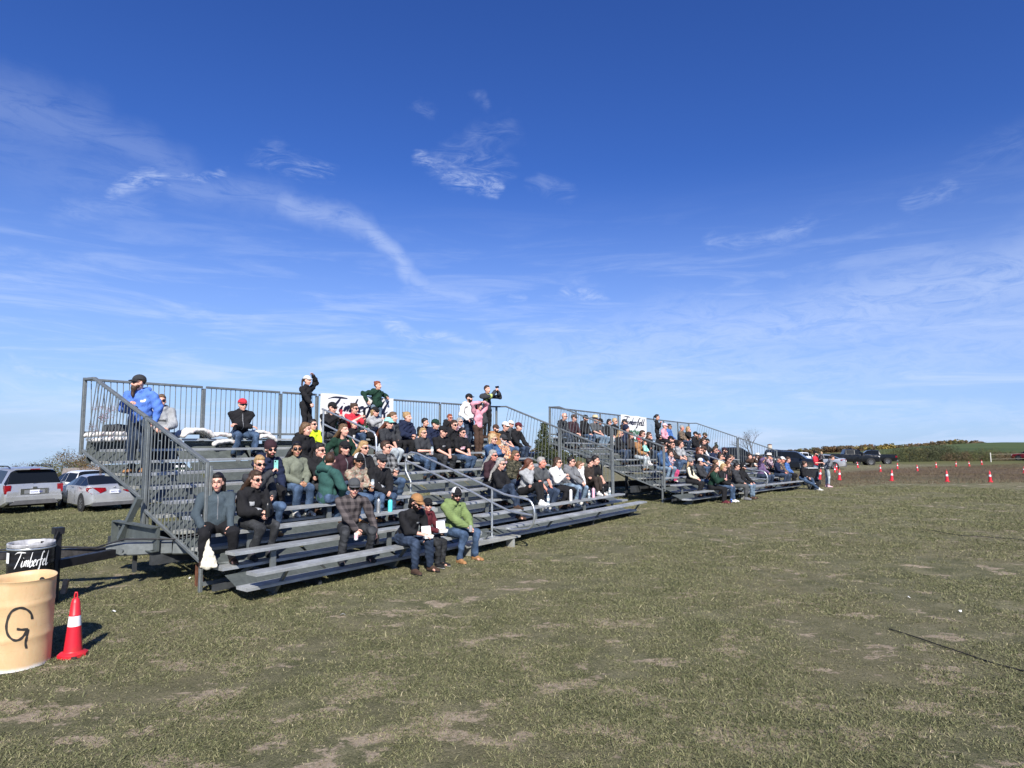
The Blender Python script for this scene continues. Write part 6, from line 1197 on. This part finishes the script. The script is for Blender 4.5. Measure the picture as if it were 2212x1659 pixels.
    if shape == 'suv' or shape == 'pickup':
        b_ = MB(); b_.box((xr-.10, -W*.92, .52 if shape == 'suv' else .42), (xr+.12, W*.92, .70 if shape == 'suv' else .60)); b_.build('rear_bumper', pm if shape == 'suv' else CHROME, root)
    if shape == 'suv': b_ = MB(); b_.prism([(-W*.80, .40), (W*.80, .40), (W*.66, .56), (-W*.66, .56)], 'x', xr-.115, xr+.1); b_.build('bumper_cladding', GREYP, root)
    b_ = MB(); b_.box((xf-.02, -.55, .50 if shape != 'pickup' else .70), (xf+.03, .55, .72 if shape != 'pickup' else 1.04)); b_.build('grille', BLACK, root)
    for z in ((.45, ) if shape != 'pickup' else (.52,)): b_ = MB(); b_.box((xf-.25, -W*.9, z-.08), (xf+.05, W*.9, z+.10)); b_.build('front_bumper', GREYP if colr != 'black' else BLACK, root)
    b_ = MB(); b_.box((xf+.05, -.15, .44), (xf+.058, .15, .56)); b_.build('number_plate', PLATE, root)
    for x in (st[4][0]-.30, st[4][0]-.30-(1.0 if shape != 'pickup' else .95)):
        for sg in (1, -1): b_ = MB(); b_.box((x-.10, sg*(W-.012), .93 if shape != 'pickup' and shape != 'suv' else 1.03), (x+.10, sg*(W+.022), .965 if shape != 'pickup' and shape != 'suv' else 1.07)); b_.build('door_handle', CHROME if colr in ('silver', 'silver2') else BLACK, root)
    for x in (st[4][0]+.35, st[4][0]-.62, st[4][0]-1.52):    # door shut lines
        for sg in (1, -1): b_ = MB(); b_.box((x-.006, sg*(W-.006), .34 if shape != 'pickup' else .5), (x+.006, sg*(W+.0022), st[4][2]-.16)); b_.build('door_gap', RUBBER, root)
    if shape == 'suv':
        for sg in (1, -1): b_ = MB(); b_.tube([(.45, sg*.66, 1.74), (.2, sg*.68, 1.82), (-1.6, sg*.70, 1.85), (-1.9, sg*.70, 1.79)], .022, 8); b_.build('roof_rail', BLACK, root)
        b_ = MB(); b_.box((-2.32, -.62, 1.72), (-2.08, .62, 1.765)); b_.build('spoiler', pm, root); b_ = MB(); b_.box((-2.33, -.16, 1.725), (-2.319, .16, 1.755)); b_.build('brake_light', TAIL, root)
        b_ = MB(); b_.box((-2.43, -.46, .78), (-2.40, .46, .99)); b_.build('tailgate_trim', CHROME, root)
        b_ = MB(); b_.box((-2.436, -.34, .80), (-2.431, .34, .94)); b_.build('plate_recess', mat('recess_silver', (.30, .31, .32), .4, .5), root); pl_.location = (-.005, 0, .09)
        b_ = MB(); b_.box((-2.44, -.07, 1.0), (-2.38, .07, 1.06)); b_.build('badge', CHROME, root)
        b_ = MB(); b_.bar((-2.36, .05, 1.20), (-2.33, -.42, 1.22), .02, .02); b_.build('wiper', RUBBER, root)
    if shape == 'sedan': b_ = MB(); b_.box((xr-.02, -W*.85, .26), (xr+.18, W*.85, .40)); b_.build('rear_valance', GREYP, root); b_ = MB(); b_.tube([(xr+.015, -.05, .97), (xr+.0, 0, .985), (xr+.015, .05, .97), (xr+.02, 0, .955), (xr+.015, -.05, .97)], .010, 6); b_.build('badge', CHROME, root)
    if shape == 'pickup':         # open load bed
        b_ = MB(); b_.box((-2.80, -.88, 1.288), (-1.10, .88, 1.294)); b_.build('load_bed', RUBBER, root)
        for sg in (1, -1): b_ = MB(); b_.box((-2.9, sg*.86, 1.27), (-1.05, sg*.975, 1.33)); b_.build('bed_rail', pm, root)
    if detail:
        Rm = Matrix.Translation((xr-.037 if shape != 'suv' else xr-.041, .14, .835 if shape != 'sedan' else .78)) @ Matrix.Rotation(-math.pi/2, 4, 'Z') @ Matrix.Rotation(math.pi/2, 4, 'X'); text_obj('plate_lettering', detail, .085, PINK_, root, Rm, extr=.0005, bold=.01, sx=1.0)
    return root
def parked(xs, d): return atdist(xs, d)
def offs(p, heading, dx, scale=1):        # move from a corner reference to the centre
    return Vector((p.x+dx[0]*math.cos(heading)-dx[1]*math.sin(heading), p.y+dx[0]*math.sin(heading)+dx[1]*math.cos(heading), 0))
def place_car(xs, d, heading, corner, *a, **k):
    p = atdist(xs, d); c = offs(p, heading, corner); c.z = gz(c.x, c.y); return c
h1 = R(143); c = place_car(40, 25.6, h1, (2.4*1.04, -.95*1.04)); vehicle('parked_suv', 'suv', 'silver', c, h1, 'silver SUV seen from the rear at the left edge of the field', 'car', scale=1.04, detail='CCHA 953')
h2 = R(140); c = place_car(374, 25.9, h2, (2.32, -.86)); vehicle('parked_car', 'sedan', 'silver2', c, h2, 'silver saloon car parked beside the silver SUV', 'car', detail='BAZV 986')
h3 = R(150); c = atdist(352, 36); vehicle('pickup_truck', 'pickup', 'white', c, h3, 'white pickup truck behind the silver saloon', 'pickup truck'); c = atdist(325, 42); vehicle('pickup_truck', 'pickup', 'dark', c, h3, 'dark pickup truck behind the white one on the left', 'pickup truck')
c = atdist(3343, 79); c.z = gz(c.x, c.y); vehicle('pickup_truck', 'pickup', 'black', c, R(-14), 'black crew cab pickup seen from the side on the right', 'pickup truck')
c = atdist(3425, 90); vehicle('pickup_truck', 'pickup', 'black', c, R(158), 'second black pickup with its tailgate showing behind the crew cab', 'pickup truck')
c = atdist(3118, 62); vehicle('parked_suv', 'suv', 'dark', c, R(-32), 'large dark SUV facing right behind the end of the far stand', 'car', scale=1.04)
c = atdist(3045, 66); vehicle('pickup_truck', 'pickup', 'dark', c, R(-32), 'dark pickup behind the right guard of the far stand', 'pickup truck')
c = atdist(3222, 66); vehicle('parked_car', 'sedan', 'silver', c, R(150), 'pale silver saloon between the dark SUV and the black pickup', 'car'); c = atdist(3168, 84); vehicle('parked_car', 'hatch', 'white', c, R(-20), 'white car roof just visible behind the dark SUV', 'car')
c = atdist(2120, 60); vehicle('parked_car', 'hatch', 'blue', c, R(-10), 'dark blue car seen through the pickets behind the near stand', 'car'); c = atdist(2835, 52); vehicle('parked_suv', 'suv', 'red', c, R(-8), 'dark red SUV behind the far stand handrail', 'car')
c = atdist(2880, 50); vehicle('parked_van', 'pickup', 'black', c, R(-12), 'black vehicle behind the right guard post of the far stand', 'pickup truck', scale=1.05); c = atdist(4052, 98); vehicle('parked_suv', 'suv', 'red', c, R(120), 'maroon SUV cut off by the right edge beyond the fence', 'car')
# ============================================================ TREES, SHRUBS, FENCE, BUILDINGS
BARK = mat('bark', (.055, .045, .038), .9, 0, f_mottle(.3, 9))
def leafm(n, lo, hi):
    def f(nb, p, co, col):
        a = nb.n('ShaderNodeAttribute', attribute_name='tint'); nb.put(p.inputs['Base Color'], nb.mix(a.outputs['Fac'], (*lo, 1), (*hi, 1)))
    return mat('leaf_'+n, hi, .7, 0, f, spec=.25)
LEAF = dict(olive=leafm('olive', (.040, .050, .018), (.13, .135, .05)), dark=leafm('dark', (.030, .038, .018), (.095, .098, .045)), brown=leafm('brown', (.06, .045, .025), (.17, .12, .065)), gold=leafm('gold', (.14, .10, .02), (.30, .23, .06)), rust=leafm('rust', (.075, .045, .02), (.19, .115, .05)), pinkr=leafm('pinkr', (.14, .05, .05), (.34, .17, .16)), cedar=leafm('cedar', (.022, .035, .012), (.085, .095, .035)))
def crown_mesh(name, W_, H_, n, size, leaf, seed, base=.15, clumps=16, taper=0., hollow=.35):
    r = np.random.default_rng(seed); cs = []
    for _ in range(clumps):
        z = r.uniform(base, 1); w = (1-taper*(z-base)/(1-base))*(math.sin(min(1, (z-base)/(1-base)+.25)*math.pi*.80)**.6 if taper < .5 else 1); a = r.uniform(0, 6.28); q = r.uniform(.2, 1)**.6*w*.5; cs.append((q*W_*math.cos(a), q*W_*math.sin(a), z*H_, r.uniform(.5, 1)*W_*.24*(1-taper*.7*z), r.uniform(0, 1)))
    cs = np.array(cs); k = r.integers(0, clumps, n); c = cs[k]; d = r.normal(0, 1, (n, 3)); d /= np.linalg.norm(d, axis=1)[:, None]; rad = (hollow+(1-hollow)*r.random(n)**.5)[:, None]*c[:, 3:4]
    P_ = c[:, :3]+d*rad*np.array((1, 1, .8)); P_[:, 2] = np.clip(P_[:, 2], .02*H_, None); nrm = d+r.normal(0, .6, (n, 3)); nrm /= np.linalg.norm(nrm, axis=1)[:, None]; u = np.cross(nrm, (0, 0, 1.)); u /= np.maximum(np.linalg.norm(u, axis=1), 1e-3)[:, None]; v = np.cross(nrm, u); s = size*r.uniform(.5, 1.3, n)[:, None]
    V = np.stack([P_-u*s, P_+v*s*.7, P_+u*s, P_-v*s*.7], 1).reshape(-1, 3); F = np.arange(n*4).reshape(-1, 4); me = npmesh(name, V, F, LEAF[leaf]); t = np.clip(.25+.45*c[:, 4]+r.normal(0, .22, n), 0, 1); at = me.attributes.new('tint', 'FLOAT', 'POINT'); at.data.foreach_set('value', np.repeat(t, 4).astype(np.float32)); return me
def trunk_mb(H_, W_, seed, nb_=7, r0=.1):
    rnd = random.Random(seed); b_ = MB(); b_.tube([(0, 0, -.2), (.02*W_, 0, H_*.35), (-.02*W_, .02*W_, H_*.8)], [r0, r0*.7, r0*.25], 7)
    for i in range(nb_):
        z = H_*rnd.uniform(.2, .7); a = rnd.uniform(0, 6.28); l = W_*rnd.uniform(.25, .42); b_.tube([(0, 0, z), (l*.5*math.cos(a), l*.5*math.sin(a), z+l*.35), (l*math.cos(a), l*math.sin(a), z+l*.9)], [r0*.4, r0*.25, r0*.08], 5)
    return b_
def plant(name, label, cat, loc, W_, H_, n, size, leaf, seed, group=None, **k):
    t = thing(name, label, cat, loc, seed*1.3, group); o = bpy.data.objects.new('crown', crown_mesh('crown', W_, H_, n, size, leaf, seed, **k)); COL.objects.link(o); o.parent = t
    trunk_mb(H_*.9, W_, seed, r0=.03+.012*H_).build('trunk', BARK, t); return t
def bare(name, label, loc, H_, W_, seed, r0=.10, depth=5):
    t = thing(name, label, 'tree', loc, 0); rnd = random.Random(seed); tr = MB(); tw = MB()
    def grow(p, d, l, r_, k):
        q = p+d*l; m_ = p.lerp(q, .5)+Vector((rnd.uniform(-1, 1), rnd.uniform(-1, 1), 0))*l*.08; (tr if k < 2 else tw).tube([p, m_, q], [r_, r_*.8, r_*.6], 5 if k < 3 else 3, cap=False)
        if k >= depth: return
        for _ in range(3 if k < 3 else 2+(rnd.random() < .5)):
            e = (d+Vector((rnd.uniform(-1, 1)*W_/H_, rnd.uniform(-1, 1)*W_/H_, rnd.uniform(-.25, .6)))*.75).normalized(); grow(p.lerp(q, rnd.uniform(.55, 1)), e, l*rnd.uniform(.62, .82), r_*.55, k+1)
    grow(Vector((0, 0, -.1)), Vector((0, 0, 1)), H_*.30, r0, 0); tr.build('trunk', BARK, t); tw.build('twigs', mat('twig_grey', (.10, .085, .075), .9), t); return t
# conifer behind the near stand, bare tree behind the far stand
plant('conifer_tree', 'dark green pointed conifer behind the right guard of the near stand', 'tree', atdist(2143, 50), 2.9, 3.9, 12000, .05, 'cedar', 3, taper=.95, clumps=110, base=.02)
plant('conifer_tree', 'smaller bushy conifer right of the pointed one', 'tree', atdist(2196, 52), 2.0, 2.2, 6000, .05, 'cedar', 4, taper=.8, clumps=50, base=.04)
bare('bare_tree', 'grey leafless tree with tangled twigs behind the far stand', atdist(2957, 62), 4.6, 5.6, 8, .12, 6)
plant('red_leaf_tree', 'reddish-leaved small tree behind the left end of the near stand', 'tree', atdist(408, 30), 1.3, 4.65, 2200, .022, 'pinkr', 5, clumps=26, base=.1, hollow=.1)
# left background: shrubs, shed, orange bush, tent
for i, (xs, d, W_, H_, lf, l_) in enumerate(((215, 62, 5, 2.2, 'brown', 'low brown shrub just right of the silver SUV roof'), (262, 58, 6, 2.8, 'olive', 'large olive shrub behind the dark pickup'), (310, 60, 6, 3.6, 'brown', 'tall brownish shrub left of the shed'), (345, 66, 5, 4.0, 'brown', 'thin greyish shrub behind the shed roof'), (285, 52, 4, 1.5, 'olive', 'low green shrub in front of the brown ones'), (150, 75, 7, 2.0, 'brown', 'distant brown shrub hidden behind the silver SUV'))):
    plant('shrub', l_, 'shrub', atdist(xs, d), W_, H_, 6500, .055, lf, 20+i, 'shrubs beyond the parked cars', clumps=34, base=.03, hollow=.2)
plant('shrub', 'orange-brown leafy bush beside the wooden shed', 'shrub', atdist(392, 44), 2.6, 2.1, 4500, .04, 'rust', 31, clumps=26, base=.03)
t = thing('shed', 'small grey weathered wooden shed with pitched roof', 'shed', atdist(345, 50), R(30)); t.scale = (.8, .8, .72); WOOD = mat('grey_wood', (.24, .21, .18), .85, 0, f_mottle(.3, 4)); b_ = MB(); b_.box((-1.5, -1.2, 0), (1.5, 1.2, 2.1)); b_.build('wall', WOOD, t)
b_ = MB(); b_.prism([(-1.45, 2.1), (1.45, 2.1), (0, 3.0)], 'x', -1.7, 1.7); b_.build('roof', mat('shed_roof', (.19, .165, .145), .85, 0, f_mottle(.25, 5)), t); b_ = MB(); b_.box((-1.1, -1.215, .5), (-.2, -1.205, 1.8)); b_.build('door', WHITE, t)
c = atdist(-125, 60); t = thing('tent', 'white peaked tent roof cut off by the left edge', 'tent', c, .4); b_ = MB(); b_.add([(-3, -3, 2.3), (3, -3, 2.3), (3, 3, 2.3), (-3, 3, 2.3), (0, 0, 4.1)], [(0, 1, 4), (1, 2, 4), (2, 3, 4), (3, 0, 4), (0, 3, 2, 1)]); b_.build('canopy', mat('canvas_white', (.74, .74, .73), .7), t)
for x in (-2.9, 2.9):
    for y in (-2.9, 2.9): b_ = MB(); b_.tube([(x, y, 0), (x, y, 2.3)], .04, 8); b_.build('leg', PIPE, t)
# pale storage tank and pole behind the far stand
t = thing('silo', 'pale round tank with rusty lid beyond the far stand', 'tank', atdist(3026, 150), 0); b_ = MB(); b_.lathe([(0, 0), (.5, 0), (.5, 2.9), (.48, 2.95)], seg=24); b_.build('tank_wall', mat('tank_beige', (.46, .41, .34), .8, 0, f_mottle(.2, 2)), t); b_ = MB(); b_.lathe([(.52, 2.94), (.52, 3.06), (0, 3.2)], seg=24); b_.build('lid', RUST, t)
# bushes in the middle distance on the right
bx = [(820, 172, 2.3, 'olive'), (900, 160, 3.0, 'olive'), (985, 150, 3.0, 'dark'), (1045, 146, 3.3, 'gold'), (1110, 150, 3.2, 'dark'), (1180, 150, 3.3, 'dark'), (1250, 146, 3.8, 'dark'), (1310, 145, 4.2, 'dark'), (1370, 150, 3.3, 'dark'), (1430, 165, 2.0, 'olive'), (1500, 175, 1.7, 'brown'), (1580, 178, 1.6, 'olive'), (1660, 180, 1.6, 'dark'), (1720, 178, 2.0, 'olive'), (1800, 178, 2.3, 'olive'), (1545, 170, 1.5, 'olive'), (1900, 182, 1.4, 'brown'), (1990, 185, 1.3, 'olive'), (2080, 188, 1.3, 'brown'), (2180, 190, 1.4, 'olive')]
pos = ['left end of the dark hedge', 'second from the left in the hedge', 'left middle of the hedge', 'golden part of the hedge', 'dark centre of the hedge', 'dark bush right of the centre', 'dark bush left of the tallest', 'tallest bush of the hedge', 'right end of the dark hedge', 'low bush right of the hedge', 'brown low bush below the green field', 'low olive bush left of the fence post', 'low dark bush near the fence post', 'bush next to the fence post on its left', 'bush just behind the white fence post', 'small olive bush below the field edge', 'brown bush right of the fence post', 'olive bush under the fence rope', 'brown bush under the fence rope', 'olive bush at the right edge']
for i, ((x, y, H_, lf), l_) in enumerate(zip(bx, pos)):
    xs = 3200+x/2.6587; d = 104+5*math.sin(i*2.3); plant('bush', l_, 'bush', atdist(xs, d), 4.4, H_*.62, 2600, .06, lf, 50+i, 'bushes along the meadow edge', clumps=34, base=.02, hollow=.15)
# treeline on the ridge: a few kinds, copied
def ordn(n): return '%d%s' % (n, 'th' if 10 < n % 100 < 14 else {1: 'st', 2: 'nd', 3: 'rd'}.get(n % 10, 'th'))
kinds = []
for k_, (lf, W_, H_, tp) in enumerate((('olive', 7, 7, 0.), ('brown', 7, 6.4, 0.), ('dark', 4.5, 8.2, .85), ('rust', 6, 6, 0.), ('gold', 6, 5.6, 0.), ('brown', 8, 7.2, .2))): kinds.append((lf, W_, H_, tp))
protos = {}; rnd = random.Random(11); words = {'olive': 'olive green tree', 'brown': 'brown half-bare tree', 'dark': 'dark pointed evergreen', 'rust': 'rust-coloured tree', 'gold': 'yellowish tree'}
top_y = [(3150, 1775), (3250, 1766), (3400, 1762), (3490, 1756), (3570, 1760), (3670, 1751), (3760, 1743), (3810, 1743), (3870, 1750), (3960, 1758), (4100, 1770)]
N_ = 96
for i in range(N_):
    xs = 3080+(3965-3080)*(i+rnd.uniform(-.3, .3))/(N_-1); d = rnd.uniform(340, 372) if i % 3 else rnd.uniform(372, 400); k_ = rnd.choice([0, 1, 1, 1, 5, 5, 1, 2, 0, 0, 5, 3, 0, 4, 1]); lf, W_, H_, tp = kinds[k_]; loc = atdist(xs, d)
    ty = np.interp(xs, [a for a, _ in top_y], [c for _, c in top_y])+rnd.uniform(-6, 3); r = ray(xs, ty); zt = EYE+r.z*d/r.y; h = zt-loc.z
    if k_ not in protos: t = plant('far_tree', None, 'tree', loc, W_, H_, 1500, .34, lf, 90+k_, clumps=24, base=.05, taper=tp, hollow=.2); protos[k_] = t
    else: t = copy_tree(protos[k_]); t.location = loc
    t.rotation_euler = (0, 0, rnd.uniform(0, 6)); s = max(.45, h/H_); t.scale = (s*rnd.uniform(.85, 1.25), s*1.1, s); t['group'] = 'trees on the far ridge'; t['category'] = 'tree'; t['label'] = '%s, %s from the left in the long ridge wood' % (words[lf], ordn(i+1))
# far dark wood seen through the gap behind the near stand and left
for i in range(26):
    xs = 1980+i*44 if i < 20 else -20+(i-20)*40; d = 240; k_ = (1, 0, 5, 1, 2)[i % 5]
    if k_ not in protos: continue
    t = copy_tree(protos[k_]); t.location = atdist(xs, d); t.rotation_euler = (0, 0, i); s = .62 if i < 20 else .5; t.scale = (s*1.2, s*1.2, s); t['group'] = 'trees far behind the stands'; t['label'] = '%s, %s from the left in the dark wood behind the stands' % (words[kinds[k_][0]], ordn((i-19 if i >= 20 else i+7)))
# electric fence on the right
fp = topsolve(3899, 1770, 1.35, 78); t = thing('fence', 'white wooden fence post with two pale ropes running off to the right', 'fence', fp, 0); b_ = MB(); b_.bar((0, 0, -.05), (-.03, 0, 1.35), .10, .10, bev=.01); b_.build('post', mat('post_white', (.62, .60, .54), .8, 0, f_mottle(.25, 9)), t)
for z in (1.12, .42):
    b_ = MB(); b_.tube([(0, -.06, z), (3.2, .3, z+.04), (6.5, .6, z+.10)], .012, 6); b_.build('rope', mat('rope_pale', (.46, .44, .34), .8), t)
b_ = MB(); b_.bar((6.5, .6, -.05), (6.5, .6, 1.4), .10, .10, bev=.01); b_.build('post', MATS['post_white'], t)
